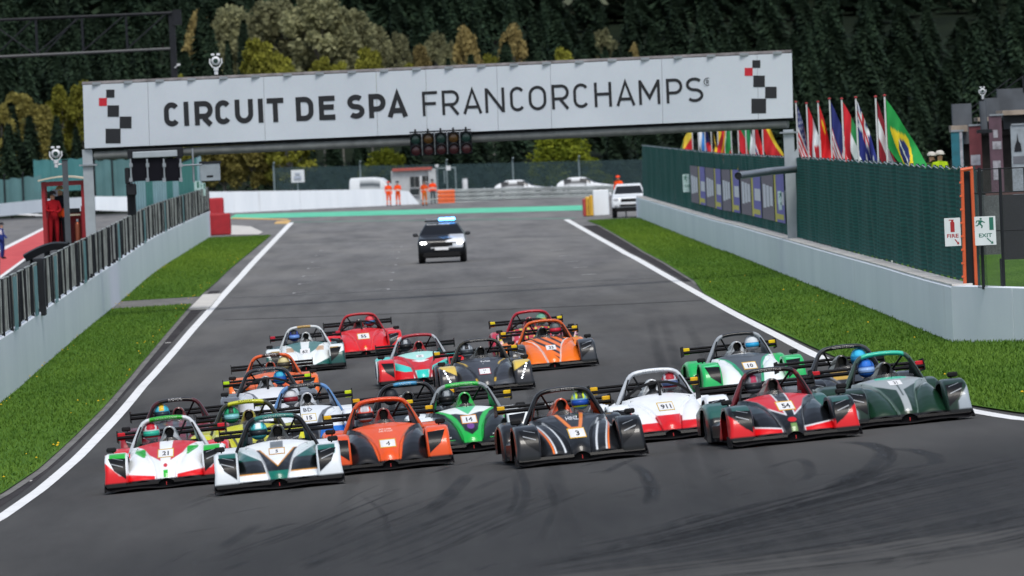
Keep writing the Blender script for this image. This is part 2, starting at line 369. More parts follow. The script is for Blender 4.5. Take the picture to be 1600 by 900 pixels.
def streak(mb, pxs, w, a):
    P = [unp(*p) for p in pxs]; Q = []
    for i in range(len(P) - 1):
        for k in range(10): Q.append(P[i].lerp(P[i + 1], k / 10))
    Q.append(P[-1]); n = len(Q)
    for _ in range(6): Q = [Q[0]] + [(Q[i - 1] + Q[i] * 2 + Q[i + 1]) / 4 for i in range(1, n - 1)] + [Q[-1]]
    G = np.zeros((n, 5, 3)); C = np.zeros((n, 5, 3))
    for i in range(n):
        t = (Q[min(i + 1, n - 1)] - Q[max(i - 1, 0)]); t.z = 0; t.normalize(); s = Vector((-t.y, t.x, 0)); e = min(1, min(i, n - 1 - i) / 6)
        for j in range(5):
            p = Q[i] + s * (w * (j - 2) / 4); G[i, j] = (p.x, p.y, float(gz(p.x, p.y)) + mb.lift); C[i, j] = a * e * (0, .8, 1, .8, 0)[j]
    mb.grid(G, C)
mb = MB(); mb.lift = .003
R = random.Random(3)
def fam(A_, B_, n, w0, w1, a0, a1, jit=6):
    for i in range(n):
        k = R.random(); j = R.uniform(-jit, jit); P = [(p[0] * (1 - k) + q[0] * k + R.uniform(-12, 12), p[1] * (1 - k) + q[1] * k + j) for p, q in zip(A_, B_)]
        i0 = R.choice([0, 0, 0, 1]); i1 = len(P) - R.choice([0, 0, 0, 1]); streak(mb, P[i0:i1], R.uniform(w0, w1), R.uniform(a0, a1))
# broad rubber film with painted vignette darkening, then fine streaks along the same sweep
m_rub2 = m_rub.copy(); m_rub2.name = 'rubber_vignette_film'
for nd in m_rub2.node_tree.nodes:
    if nd.type == 'MAP_RANGE': nd.inputs[3].default_value = .75
mb2 = MB(); Yg = np.arange(82, 124, 1.5); Xg = np.linspace(-5, 9.5, 59); XG, YG = np.meshgrid(Xg, Yg)
al = np.clip((112 + .55 * (XG - 2) + 1.5 * np.sin(XG * .8) - YG) / 16, 0, 1); al = .42 * al * al * (3 - 2 * al) * np.clip((XG + 5) / 3, 0, 1)
mb2.grid(np.stack([XG, YG, gz(XG, YG) + .002], -1), np.repeat(al[..., None], 3, -1))
tag(mb2.build('rubber_and_vignette', m_rub2, paint=True, fixn=False), kind='structure')
fam([(800, 885), (1000, 848), (1200, 800), (1400, 752), (1590, 712)], [(1000, 915), (1200, 902), (1400, 885), (1560, 862), (1670, 838)], 110, .03, .14, .4, .95)
fam([(860, 860), (980, 838), (1120, 800), (1260, 765), (1360, 735)], [(1050, 850), (1150, 822), (1260, 792), (1380, 760), (1480, 730)], 26, .04, .14, .5, .95)
fam([(300, 880), (420, 842), (520, 800), (610, 765)], [(640, 890), (740, 850), (850, 805), (960, 765)], 30, .03, .12, .25, .6)
for p, w, a in [([(1300, 765), (1345, 742), (1375, 720), (1382, 704), (1360, 694), (1320, 690)], .28, .9), ([(1320, 768), (1365, 745), (1393, 722), (1396, 706), (1372, 694)], .14, .8), ([(1400, 735), (1440, 728), (1464, 724), (1460, 712), (1430, 704), (1390, 700)], .25, .85), ([(1015, 787), (1022, 765), (1010, 742), (985, 722)], .20, .9), ([(1008, 790), (1014, 765), (1002, 745)], .12, .7), ([(805, 808), (822, 785), (822, 760), (812, 730)], .14, .8), ([(790, 808), (808, 780), (804, 740)], .10, .6),
      ([(655, 803), (690, 780), (712, 760), (728, 740)], .20, .8), ([(668, 806), (702, 782), (722, 762), (738, 742)], .12, .7), ([(1300, 768), (1335, 747), (1362, 730)], .45, 1.0), ([(1255, 752), (1268, 740), (1262, 724), (1248, 716)], .18, .7), ([(340, 860), (380, 835), (402, 818)], .25, .7), ([(420, 850), (470, 835), (548, 797)], .12, .5), ([(850, 740), (870, 790), (840, 850)], .12, .45), ([(560, 770), (600, 800), (610, 850)], .10, .35)]: streak(mb, p, w, a)
for i in range(90):
    x = R.uniform(250, 1560); y = R.uniform(725, 895); L = R.uniform(20, 90); sl = -R.uniform(.12, .55)
    streak(mb, [(x, y), (x + L / 2, y + sl * L * .58), (x + L, y + sl * L)], R.uniform(.04, .22), R.uniform(.15, .6))
for x0, x1, y0 in [(520, 640, 840), (640, 690, 800), (1100, 1010, 800), (900, 800, 880), (700, 690, 820), (1240, 1060, 790), (600, 655, 830), (1140, 1030, 800)]:
    streak(mb, [(x0, y0), ((x0 + x1) / 2, (y0 + 480) / 2), (x1, 480)], .28, .32)
tag(mb.build('tyre_marks', m_rub, paint=True, fixn=False), kind='structure')

# grass blades and dandelions
def blades(name, fl, fr, y0, y1, n, h, seed):
    r = np.random.default_rng(seed); u = r.random(n); Y = y0 + (y1 - y0) * u; X = fl(Y) + (fr(Y) - fl(Y)) * r.random(n)
    keep = ~((Y > yc0) & (Y < yc1) & (X < 0)); X, Y = X[keep], Y[keep]; n = len(X)
    Z = gz(X, Y) + .025; a = r.random(n) * 6.28; hh = h * (.5 + r.random(n)); w = .010 + .010 * r.random(n); ln = r.normal(0, .03, (n, 2))
    V = np.zeros((n, 3, 3)); ca, sa = np.cos(a) * w, np.sin(a) * w
    V[:, 0] = np.stack([X - ca, Y - sa, Z], -1); V[:, 1] = np.stack([X + ca, Y + sa, Z], -1); V[:, 2] = np.stack([X + ln[:, 0], Y + ln[:, 1], Z + hh], -1)
    me = bpy.data.meshes.new(name); me.vertices.add(3 * n); me.vertices.foreach_set('co', V.ravel()); me.loops.add(3 * n); me.loops.foreach_set('vertex_index', np.arange(3 * n))
    me.polygons.add(n); me.polygons.foreach_set('loop_start', np.arange(0, 3 * n, 3)); me.update()
    pat = np.sin(X * 2.1 + np.sin(Y * .11) * 2) * .5 + np.sin(Y * .19 + X) * .5
    t = np.clip(.5 + .22 * pat + r.normal(0, .09, n), 0, 1)[:, None]
    far = np.clip(1 - np.abs(Y - 375) / 70, 0, 1)[:, None] * .45  # sunlit patch of the verge, painted into the blade colour
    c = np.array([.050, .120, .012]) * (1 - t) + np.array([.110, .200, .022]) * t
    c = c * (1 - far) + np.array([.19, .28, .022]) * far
    ca_ = me.color_attributes.new('Col', 'FLOAT_COLOR', 'POINT'); cc = np.ones((n, 3, 4), np.float32); cc[:, :, :3] = c[:, None]; ca_.data.foreach_set('color', cc.ravel())
    return tag(link(name, me, mat('grass_blade', rough=.7, attr=True, var=.05, spec=.2)), 'short green grass growing on the trackside verge', 'grass', kind='stuff')
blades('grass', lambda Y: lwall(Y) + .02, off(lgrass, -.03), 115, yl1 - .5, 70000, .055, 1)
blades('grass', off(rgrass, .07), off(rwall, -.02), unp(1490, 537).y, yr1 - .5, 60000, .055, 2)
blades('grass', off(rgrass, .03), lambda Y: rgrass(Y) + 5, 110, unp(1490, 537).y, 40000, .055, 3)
mb = MB(); R = random.Random(5)
def flower(x, y):
    s = R.uniform(.012, .026); z = float(gz(x, y)) + R.uniform(.06, .12)
    mb.add([(x - s, y, z), (x, y - s, z), (x + s, y, z), (x, y + s, z), (x, y, z + s * .9), (x, y, z - s * .5)], [(0, 1, 4), (1, 2, 4), (2, 3, 4), (3, 0, 4), (1, 0, 5), (2, 1, 5), (3, 2, 5), (0, 3, 5)])
for i in range(210):
    y = 125 + R.random() ** 1.2 * 250; cl = math.sin(y * 1.3) + math.sin(y * .47 + 1)
    if cl < .1 and R.random() < .9: continue
    k = R.random(); a, b_ = float(lwall(y)), float(lgrass(y))
    if k < .5: x = a + abs(R.gauss(.05, .16))
    elif k < .97: x = b_ - .05 - abs(R.gauss(.1, .25))
    else: x = R.uniform(a, b_)
    flower(x, y)
for i in range(26):
    y = R.uniform(112, 260); x = float(rgrass(y)) + R.uniform(.2, 2.6); flower(x, y)
tag(mb.build('dandelions', mat('dandelion', (.75, .48, .01), .8), fixn=False), 'small yellow dandelions dotted along the grass verges', 'flowers', kind='stuff')
# ---------------------------------------------------------------- walls
def wall_mat(name, c1, c2, dirt):
    m = surf(name, c1, c2, (1, .15, .15), 1.2, .8, bump=.15, spec=.3)
    nt = m.node_tree; b = nt.nodes['Principled BSDF']; src = b.inputs['Base Color'].links[0].from_socket
    tc = nt.nodes.new('ShaderNodeTexCoord'); mp = nt.nodes.new('ShaderNodeMapping'); mp.inputs['Scale'].default_value = (.8, .8, .05); nt.links.new(tc.outputs['Object'], mp.inputs[0])
    n = nt.nodes.new('ShaderNodeTexNoise'); n.inputs['Scale'].default_value = 2.2; n.inputs['Detail'].default_value = 8; n.inputs['Roughness'].default_value = .7; nt.links.new(mp.outputs[0], n.inputs['Vector'])
    r = nt.nodes.new('ShaderNodeMapRange'); r.inputs[1].default_value = .60; r.inputs[2].default_value = .78; r.inputs[4].default_value = .55; nt.links.new(n.outputs['Fac'], r.inputs[0])
    mx = nt.nodes.new('ShaderNodeMix'); mx.data_type = 'RGBA'; mx.inputs[7].default_value = (*dirt, 1); nt.links.new(r.outputs[0], mx.inputs[0]); nt.links.new(src, mx.inputs[6]); nt.links.new(mx.outputs[2], b.inputs['Base Color']); return m
m_wall = wall_mat('white_painted_concrete', (.70, .755, .81), (.78, .83, .88), (.36, .36, .35))
m_cap = surf('bare_concrete_cap', (.50, .48, .45), (.68, .67, .65), (1, .3, 1), 1.5, .9)
m_galv = mat('galvanised_steel', (.30, .33, .36), .45, .7, var=.15)
m_steel = mat('grey_painted_steel', (.33, .37, .40), .5, .2, var=.08)
m_dsteel = mat('dark_steel', (.014, .016, .020), .6, 0.0, spec=.2)
m_fpost = mat('dark_green_post', (.02, .05, .05), .6)
def seg_wall(root, f, y0, y1, seg, h, th, side, cap=False, hf=None):
    """wall panels along x=f(Y); side=-1: body extends to -X"""
    n = max(1, round((y1 - y0) / seg))
    for i in range(n):
        a, b = y0 + (y1 - y0) * i / n + .008, y0 + (y1 - y0) * (i + 1) / n - .008; P = []
        for y in (a, b):
            x = float(f(y)); z = float(gz(x, y)); hh = h
            P += [(x, y, z - .2), (x, y, z + hh - .03), (x + side * .03, y, z + hh), (x + side * th, y, z + hh), (x + side * th, y, z - .2)]
        mb = MB(); mb.add(P, [(0, 1, 6, 5), (1, 2, 7, 6), (2, 3, 8, 7), (3, 4, 9, 8), (4, 3, 2, 1, 0), (5, 6, 7, 8, 9)]); mb.build('panel', m_wall, root)
        if cap:
            x0_, x1_ = float(f(a)), float(f(b)); z0_, z1_ = float(gz(x0_, a)) + h, float(gz(x1_, b)) + h; mb = MB(); w0, w1 = side * .02, side * (th + .02)
            V = [(x0_ + w0, a, z0_ + .002), (x0_ + w1, a, z0_ + .002), (x1_ + w1, b, z1_ + .002), (x1_ + w0, b, z1_ + .002)]
            mb.add(V + [(p[0], p[1], p[2] + .03) for p in V], [(0, 3, 2, 1), (4, 5, 6, 7), (0, 1, 5, 4), (1, 2, 6, 5), (2, 3, 7, 6), (3, 0, 4, 7)]); mb.build('coping', m_cap, root)
yLW1 = unp(330, 370).y
W1 = thing('pit_wall', 'long white concrete pit wall topped by a grey mesh fence', 'wall', (0, 0, 0))
seg_wall(W1, lwall, 160, yLW1, 12, 1.40, .35, -1)
yc = unp(1490, 537).y; yRW1 = unp(995, 340).y
W2 = thing('trackside_wall', 'white concrete wall below the tall green fence', 'wall', (0, 0, 0))
seg_wall(W2, rwall, yc, yRW1, 10, 1.11, .4, 1, cap=True)
xc_ = float(rwall(yc)); zc_ = float(gz(xc_, yc))
W3 = thing('trackside_wall', 'short white concrete wall turning away below the orange gate', 'wall', (0, 0, 0))
e0, e1 = Vector((xc_, yc, 0)), Vector((xc_ + 1.75, yc - 8, 0))
for k in range(2):
    a, b = e0.lerp(e1, k / 2 + .002), e0.lerp(e1, (k + 1) / 2 - .002); nn = Vector((.977, .214, 0)) * .4; z0 = float(gz(a.x, a.y)); z1 = float(gz(b.x, b.y)); mb = MB()
    V = [(a.x, a.y, z0 - .3), (b.x, b.y, z1 - .3), (b.x + nn.x, b.y + nn.y, z1 - .3), (a.x + nn.x, a.y + nn.y, z0 - .3)]; hz = zc_ + 1.108
    mb.add(V + [(p[0], p[1], hz) for p in V], [(0, 3, 2, 1), (4, 5, 6, 7), (0, 1, 5, 4), (1, 2, 6, 5), (2, 3, 7, 6), (3, 0, 4, 7)]); mb.build('panel', m_wall, W3)

# ---------------------------------------------------------------- left mesh fence on the pit wall
def mesh_mat(name, col, alpha, sc=8.0):
    m = bpy.data.materials.new(name); m.use_nodes = True; nt = m.node_tree; b = nt.nodes['Principled BSDF']; b.inputs['Base Color'].default_value = (*col, 1); b.inputs['Roughness'].default_value = .7
    tc = nt.nodes.new('ShaderNodeTexCoord'); n = nt.nodes.new('ShaderNodeTexNoise'); n.inputs['Scale'].default_value = sc; nt.links.new(tc.outputs['Object'], n.inputs['Vector'])
    r = nt.nodes.new('ShaderNodeMapRange'); r.inputs[1].default_value = .3; r.inputs[2].default_value = .7; r.inputs[3].default_value = alpha - .15; r.inputs[4].default_value = min(1, alpha + .15); nt.links.new(n.outputs['Fac'], r.inputs[0]); nt.links.new(r.outputs[0], b.inputs['Alpha']); return m
m_mesh = mesh_mat('grey_wire_mesh', (.13, .14, .13), .86, 1.2)
m_teal = mesh_mat('teal_windbreak', (.10, .28, .30), .88, 3.0)
m_chain = mesh_mat('chain_link', (.04, .055, .055), .2, 30.0)
m_farmesh = mesh_mat('dark_green_netting', (.010, .035, .04), .72, 2.0)
m_fgrey = mat('pale_fence_steel', (.30, .32, .31), .6, .2, var=.3)
FN = thing('mesh_fence', 'grey framed wire-mesh fence standing on the pit wall', 'fence', (0, 0, 0))
ys = np.arange(166, yLW1 - 1, 5.0); R = random.Random(2)
for i, y in enumerate(ys):
    a, b = y + .06, min(y + 4.94, yLW1 - .2); xa, xb = float(lwall(a)) - .06, float(lwall(b)) - .06; za, zb = float(gz(xa, a)) + 1.42, float(gz(xb, b)) + 1.42; h = 1.22
    mb = MB(); A0, B0 = Vector((xa, a, za)), Vector((xb, b, zb)); Hh = Vector((0, 0, h)); lean = Vector((-.10, 0, 0))
    mb.tube([A0, A0 + Hh], .045, 5); mb.tube([B0, B0 + Hh], .03, 5); mb.tube([A0 + Hh, A0 + Hh + (B0 - A0) * .5 + Vector((0, 0, .02)), B0 + Hh], .024, 5); mb.tube([A0 + Vector((0, 0, .05)), B0 + Vector((0, 0, .05))], .024, 5)
    pn = mb.build('panel_frame', m_fgrey, FN)
    for t in (.25, .5, .75):
        mb = MB(); c = A0.lerp(B0, t) + Vector((.035, 0, 0)); mb.tube([c + Vector((0, 0, .05)), c + Vector((.02 * math.sin(i * 3 + t * 20), 0, h))], .02, 4); mb.build('bar', m_fgrey if (i + int(t * 10)) % 3 else m_dsteel, pn)
    mb = MB(); mb.box(B0 + Vector((.03, .03, h / 2)), (.07, .12, h + .06)); mb.build('post', m_dsteel, pn)
    mb = MB(); n = 6; off_ = .03
    mb.grid(np.array([[(xa + (xb - xa) * t + .02 * math.sin(t * 9 + i), a + (b - a) * t, za + (zb - za) * t + .06 + s * (h - .09)) for s in (0, .5, 1)] for t in np.linspace(0, 1, n)])); mb.build('wire_mesh', m_mesh, pn, fixn=False)
    if i in (1, 6, 9, 12, 17, 24, 31, 38, 45):
        mb = MB(); mb.grid(np.array([[(xa + .09, a + 2.2 * t, za - .04 + s * (h + .02)) for s in (0, .5, 1)] for t in np.linspace(0, 1, 4)])); mb.build('windbreak', m_teal, pn, fixn=False)
    if R.random() < .35:
        c = A0.lerp(B0, R.random()); mb = MB(); mb.box((c.x + .06, c.y, c.z + .05), (.10, .3, .12)); mb.build('clamp', m_dsteel, pn)
    if i in (10,):
        mb = MB(); mb.box((xa + .05, a, za + .6), (.26, .9, 1.45), bev=.02); mb.build('cabinet', m_dsteel, pn)
# taller teal windbreak fence further down the wall
FT = thing('windbreak_fence', 'tall turquoise windbreak fence at the far end of the pit wall', 'fence', (0, 0, 0))
m_teal2 = mesh_mat('pale_teal_windbreak', (.33, .55, .58), .97, 1.5); m_teal3 = mesh_mat('deep_teal_windbreak', (.03, .26, .22), .95, 1.5)
for i, y in enumerate(np.arange(318, yLW1 - 1, 4.0)):
    x = float(lwall(y)) - .42; z = float(gz(x, y)) + 1.3; x2 = float(lwall(y + 3.9)) - .42; h = float(np.interp(y, [318, yLW1], [2.35, 3.05])); mb = MB()
    mb.grid(np.array([[(x + (x2 - x) * t + .10 * math.sin(t * math.pi), y + 3.8 * t, z + s * h + .05 * s * math.cos(t * 6)) for s in (0, .33, .66, 1)] for t in np.linspace(0, 1, 6)])); mb.build('fabric_panel', m_teal2 if (i % 9 < 6 and y < 400) or y > yLW1 - 14 else m_teal3, FT, fixn=False, smooth=3.14)
    mb = MB(); mb.tube([(x, y - .05, z - 1.2), (x, y - .05, z + h + .05)], .06, 6); mb.build('post', m_dsteel, FT)

# ---------------------------------------------------------------- right green fence
m_fab = surf('dark_green_fabric', (.002, .066, .055), (.005, .105, .088), (.3, .3, 6), 4.0, .75, bump=.2, spec=.25)
nt = m_fab.node_tree; b = nt.nodes['Principled BSDF']; src = b.inputs['Base Color'].links[0].from_socket; wv = nt.nodes.new('ShaderNodeTexWave'); wv.bands_direction = 'Z'; wv.inputs['Scale'].default_value = 3.6; wv.inputs['Distortion'].default_value = 1.2; wv.inputs['Detail'].default_value = 2
tcw = nt.nodes.new('ShaderNodeTexCoord'); nt.links.new(tcw.outputs['Object'], wv.inputs['Vector']); rw = nt.nodes.new('ShaderNodeMapRange'); rw.inputs[3].default_value = .62; rw.inputs[4].default_value = 1.25; nt.links.new(wv.outputs['Fac'], rw.inputs[0]); mw_ = nt.nodes.new('ShaderNodeMix'); mw_.data_type = 'RGBA'; mw_.blend_type = 'MULTIPLY'; mw_.inputs[0].default_value = 1; nt.links.new(src, mw_.inputs[6]); nt.links.new(rw.outputs[0], mw_.inputs[7]); nt.links.new(mw_.outputs[2], b.inputs['Base Color'])
FG = thing('screen_fence', 'tall dark green fabric fence along the trackside wall', 'fence', (0, 0, 0))
fx = lambda y: float(rwall(y)) + .46
ftop = lambda y: 1.11 + float(np.interp(y, [yc, 230, yRW1], [2.24, 2.42, 2.75]))
yy = list(np.arange(yc + .9, yRW1 - .5, 2.6)) + [yRW1 - .3]
for i in range(len(yy) - 1):
    a, b = yy[i] + .02, yy[i + 1] - .02; n = 11; P = []
    for t in np.linspace(0, 1, n):
        y = a + (b - a) * t; x = fx(y) + .05 * math.sin(y * 2.4) + .03 * math.sin(y * 5.3); g0 = float(gz(fx(y), y)); tp = ftop(y) - .05 * math.sin(t * math.pi) + .02 * math.sin(i * 1.7)
        P.append([(x + .04 * math.sin(s * 3 + y * .7), y, g0 + 1.15 + s * (tp - 1.15)) for s in (0, .25, .5, .75, 1)])
    mb = MB(); mb.grid(np.array(P)); mb.build('fabric_panel', m_fab, FG, fixn=False, smooth=3.14)
    g0 = float(gz(fx(a), a)); mb = MB(); mb.tube([(fx(a) + .12, a - .02, g0 + .8), (fx(a) + .12, a - .02, g0 + ftop(a) + .02)], .035, 6); mb.build('post', m_fpost, FG)
    mb = MB(); mb.tube([(fx(a) - .02, a, g0 + ftop(a) + .01), (fx((a + b) / 2), (a + b) / 2, float(gz(fx(a), (a + b) / 2)) + ftop(a) - .04), (fx(b) - .02, b, float(gz(fx(b), b)) + ftop(b) + .01)], .014, 4); mb.build('top_wire', m_galv, FG)
def fence_D(px):
    lo_, hi_ = yc, yRW1
    for _ in range(40):
        m_ = (lo_ + hi_) / 2; x = fx(m_) - .1; v = np.array([x, m_, float(gz(x, m_)) + 2]) - np.array([0, 0, CZ])
        if 800 + F * (v @ CX) / (v @ FW) > px: lo_ = m_
        else: hi_ = m_
    return (lo_ + hi_) / 2
# banners tied to the fence
m_bgrey = mat('grey_banner', (.19, .16, .20), .8); m_bpur = mat('purple_banner', (.19, .17, .50), .8); m_bprint = mat('white_banner_print', (.72, .72, .78), .8, var=.12, vscale=9); m_byel = mat('yellow_banner_print', (.62, .55, .10), .7); m_bnavy = mat('navy_banner_edge', (.02, .02, .12), .7)
BE = [(1081, 1093), (1094, 1104.5), (1105, 1118), (1119, 1129.5), (1130.5, 1144), (1145.5, 1158), (1160, 1176), (1177, 1192), (1193, 1211.5), (1213, 1229)]
for i, (xa, xb) in enumerate(BE):
    ya, yb = fence_D(xa), fence_D(xb); B = None
    def bq(t0, t1, s0, s1, push):
        P = []
        for t in (t0, (t0 + t1) / 2, t1):
            y = ya + (yb - ya) * t; x = fx(y) - .14 - push; g0 = float(gz(x, y)); P.append([(x, y, g0 + 1.11 + .40 + s * 1.58) for s in (s0, s1)])
        q = MB(); q.grid(np.array(P)); return q
    nth = ('grey' if i % 2 == 0 else 'purple and yellow')
    B = thing('banner', ('grey banner with white print tied to the green fence' if i % 2 == 0 else 'purple and yellow banner with white print tied to the green fence'), 'banner', (0, 0, 0), nth + ' banners on the green fence')
    bq(0, 1, 0, 1, 0).build('sheet', m_bgrey if i % 2 == 0 else m_bpur, B, fixn=False)
    if i % 2 == 0:
        for k in range(3): bq(.12 + k * .28, .36 + k * .28, .24 + .03 * k, .74 - .02 * k, .006).build('print', m_bprint, B, fixn=False)
    else:
        bq(.32, .92, .36, .62, .006).build('print', m_bprint, B, fixn=False); bq(0, .18, 0, 1, .006).build('yellow_stripe', m_byel, B, fixn=False); bq(.18, .85, .06, .17, .006).build('yellow_foot', m_byel, B, fixn=False); bq(.95, 1, 0, 1, .006).build('navy_edge', m_bnavy, B, fixn=False)

# ---------------------------------------------------------------- signs
m_sgreen = mat('sign_green', (.01, .13, .09), .5); m_sred = mat('sign_red', (.35, .015, .02), .5); m_sign = mat('sign_white', (.62, .66, .68), .5, var=.05); m_spale = mat('sign_pale', (.46, .62, .62), .6, var=.2, vscale=8)
def put_text(s, root, x, y, z, h, m, w=None, bold=.0, name='lettering', res=3, fw=Vector((1, 0, 0)), thick=True, up=Vector((0, 0, 1)), center=False):
    v, fs = text_mesh(s, bold, res); k = h if w is None else w / v[:, 0].max(); ox = -v[:, 0].max() * k / 2 if center else 0
    me = bpy.data.meshes.new(name); me.from_pydata([tuple(Vector((x, y, z)) + fw * (v[i, 0] * k + ox) + up * (v[i, 1] * h)) for i in range(len(v))], [], fs); return link(name, me, m, root)
def polyxz(mb, pts, o, s, y): mb.add([(o[0] + p[0] * s[0], y, o[1] + p[1] * s[1]) for p in pts], [tuple(range(len(pts)))])
RUN = [[(.30, .98), (.38, .98), (.42, .92), (.38, .85), (.30, .85), (.26, .92)], [(.18, .82), (.38, .82), (.60, .66), (.57, .60), (.40, .69), (.34, .56), (.46, .42), (.42, .24), (.34, .25), (.36, .40), (.22, .52), (.14, .40), (.0, .38), (.0, .45), (.12, .48), (.20, .72), (.10, .74), (.06, .60), (.0, .62), (.06, .80)]]
def exit_sign(px0, py0, px1, py1, D, label, small=False):
    c = pt((px0 + px1) / 2, (py0 + py1) / 2, D); w, h = (px1 - px0) / ppm(D), (py1 - py0) / ppm(D); S = thing('exit_sign', label, 'sign', c)
    mb = MB(); mb.box((0, 0, 0), (w, .012, h)); mb.build('board', m_spale if small else m_sign, S)
    for k, poly in enumerate(RUN):
        q = MB(); polyxz(q, poly, (-w * .45, -h * .02), (w * .75, h * .48), -.008); q.build('running_figure', m_sgreen, S)
    q = MB(); q.box((w * .30, -.008, h * .24), (w * .20, .003, h * .44)); q.build('door_symbol', m_sgreen, S)
    put_text('EXIT', S, 0, -.009, -h * .22, h * .13, m_sgreen, w * .62, .02, center=True)
    q = MB(); q.add([(w * .05, -.009, -h * .27), (w * .09, -.009, -h * .25), (w * .30, -.009, -h * .40), (w * .34, -.009, -h * .35), (w * .36, -.009, -h * .46), (w * .22, -.009, -h * .46), (w * .27, -.009, -h * .43)], [(0, 1, 2, 3, 4, 5, 6)]); q.build('arrow', m_sgreen, S)
    return S
Dg = yc + .4
exit_sign(1523, 338, 1556, 383, yc - 2.5, 'white and green EXIT sign beside the orange gate')
c = pt(1488.5, 362.5, Dg); w, h = 25 / ppm(Dg), 44 / ppm(Dg); S = thing('fire_sign', 'white and red FIRE extinguisher sign on the green fence', 'sign', c)
mb = MB(); mb.box((0, 0, 0), (w, .012, h)); mb.build('board', m_sign, S)
mb = MB(); mb.box((0, -.008, h * .18), (w * .26, .003, h * .36)); mb.box((0, -.008, h * .385), (w * .14, .003, h * .05)); mb.box((-w * .06, -.0085, h * .425), (w * .30, .003, h * .03)); mb.build('extinguisher_symbol', m_sred, S)
put_text('FIRE', S, 0, -.009, -h * .20, h * .13, m_sred, w * .72, .02, center=True)
mb = MB(); mb.add([(w * .10, -.009, -h * .27), (w * .15, -.009, -h * .25), (w * .32, -.009, -h * .38), (w * .37, -.009, -h * .34), (w * .38, -.009, -h * .45), (w * .22, -.009, -h * .44), (w * .27, -.009, -h * .41)], [(0, 1, 2, 3, 4, 5, 6)]); mb.build('arrow', m_sred, S)
d1 = fence_D(1075); exit_sign(1067, 272, 1083, 300, d1 - 1.2, 'small pale EXIT sign left of the banners on the green fence', True)
d2 = fence_D(1222); exit_sign(1216, 298, 1233, 328, d2 - 1.2, 'small pale EXIT sign over the last purple banner', True)
exit_sign(296, 283, 313, 306, yLW1 - 22, 'pale EXIT sign on the turquoise windbreak', True); exit_sign(312, 286, 321, 306, yLW1 - 16, 'narrow pale EXIT sign at the very end of the turquoise windbreak', True)

# ---------------------------------------------------------------- orange gate, chain-link fence and black screen
m_org = mat('orange_paint', (.60, .10, .03), .5); m_blk = mat('black_screen', (.014, .013, .020), .7)
def pole_px(mb, p, q, r, D, D2=None): mb.tube([pt(*p, D), pt(*q, D2 or D)], r, 8)
GT = thing('gate', 'narrow gate with orange posts at the end of the green fence', 'gate', pt(1515, 447, Dg))
inv = GT.matrix_world.inverted(); gl = GT.location
def loc_build(mb, name, m, root, **k):
    o = Vector(root.location); mb.v = [tuple(Vector(p) - o) for p in mb.v]; return mb.build(name, m, root, **k)
for (p, q) in (((1503, 264), (1508, 452)), ((1518, 264), (1526, 452))):
    mb = MB(); pole_px(mb, p, q, .035, Dg); loc_build(mb, 'post', m_org, GT)
mb = MB(); pole_px(mb, (1501, 266), (1520, 263), .04, Dg); loc_build(mb, 'lintel', m_org, GT)
mb = MB(); a, b, c_, d_ = pt(1505, 268, Dg + .1), pt(1517, 268, Dg + .1), pt(1524, 450, Dg + .1), pt(1510, 450, Dg + .1); mb.add([a, b, c_, d_, a + Vector((0, .03, 0)), b + Vector((0, .03, 0)), c_ + Vector((0, .03, 0)), d_ + Vector((0, .03, 0))], [(0, 1, 2, 3), (7, 6, 5, 4), (0, 4, 5, 1), (1, 5, 6, 2), (2, 6, 7, 3), (3, 7, 4, 0)]); loc_build(mb, 'leaf', m_dsteel, GT)
for k in range(8):
    mb = MB(); q = pt(1506 + k * .5, 285 + k * 21, Dg); mb.box(q + Vector((-.05, -.02, 0)), (.07, .03, .04)); loc_build(mb, 'hinge', m_org, GT)
CL = thing('chain_link_fence', 'dark chain-link fence behind the short white wall', 'fence', pt(1560, 447, yc - 2))
Dc = yc - 2.2
for x in (1530, 1562, 1601):
    mb = MB(); pole_px(mb, (x, 262), (x + 7, 452), .03, Dc); loc_build(mb, 'post', m_dsteel, CL)
for y in (263, 300, 360):
    mb = MB(); pole_px(mb, (1522, y + 2), (1640, y - 3), .010, Dc); loc_build(mb, 'rail', m_dsteel, CL)
mb = MB(); mb.add([pt(1526, 264, Dc), pt(1640, 260, Dc), pt(1645, 452, Dc), pt(1532, 452, Dc)], [(0, 1, 2, 3)]); loc_build(mb, 'wire_netting', m_chain, CL, fixn=False)
mb = MB(); mb.add([pt(1521, 266, Dc), pt(1535, 265, Dc), pt(1544, 450, Dc), pt(1528, 450, Dc)], [(0, 1, 2, 3)]); loc_build(mb, 'green_netting', m_farmesh, CL, fixn=False)
def pxbox(px0, py0, px1, py1, D, dep, m, name=None, root=None, bev=0.0, rz=0.0):
    c = pt((px0 + px1) / 2, (py0 + py1) / 2, D); k = ppm(D); mb = MB(); c2 = c + Vector((0, dep / 2, 0))
    if root is not None: c2 = c2 - Vector(root.location)
    mb.box(c2, ((px1 - px0) / k, dep, (py1 - py0) / k), rz, bev); return mb.build(name, m, root) if name else mb
SC = thing('fabric_screen', 'black fabric screen behind the chain-link fence', 'screen', pt(1590, 405, yc + 3))
pxbox(1563, 303, 1660, 404, yc + 3, .06, m_blk, 'sheet', SC); pxbox(1540, 298, 1660, 303, yc + 3, .10, mat('rusty_rail', (.10, .05, .05), .7), 'top_rail', SC); pxbox(1563, 404, 1567, 450, yc + 3, .06, m_dsteel, 'leg', SC)
pxbox(1525, 305, 1563, 398, yc + 5, .3, mat('grey_cabinet', (.10, .11, .115), .6, var=.3), 'side_cabinet', SC)
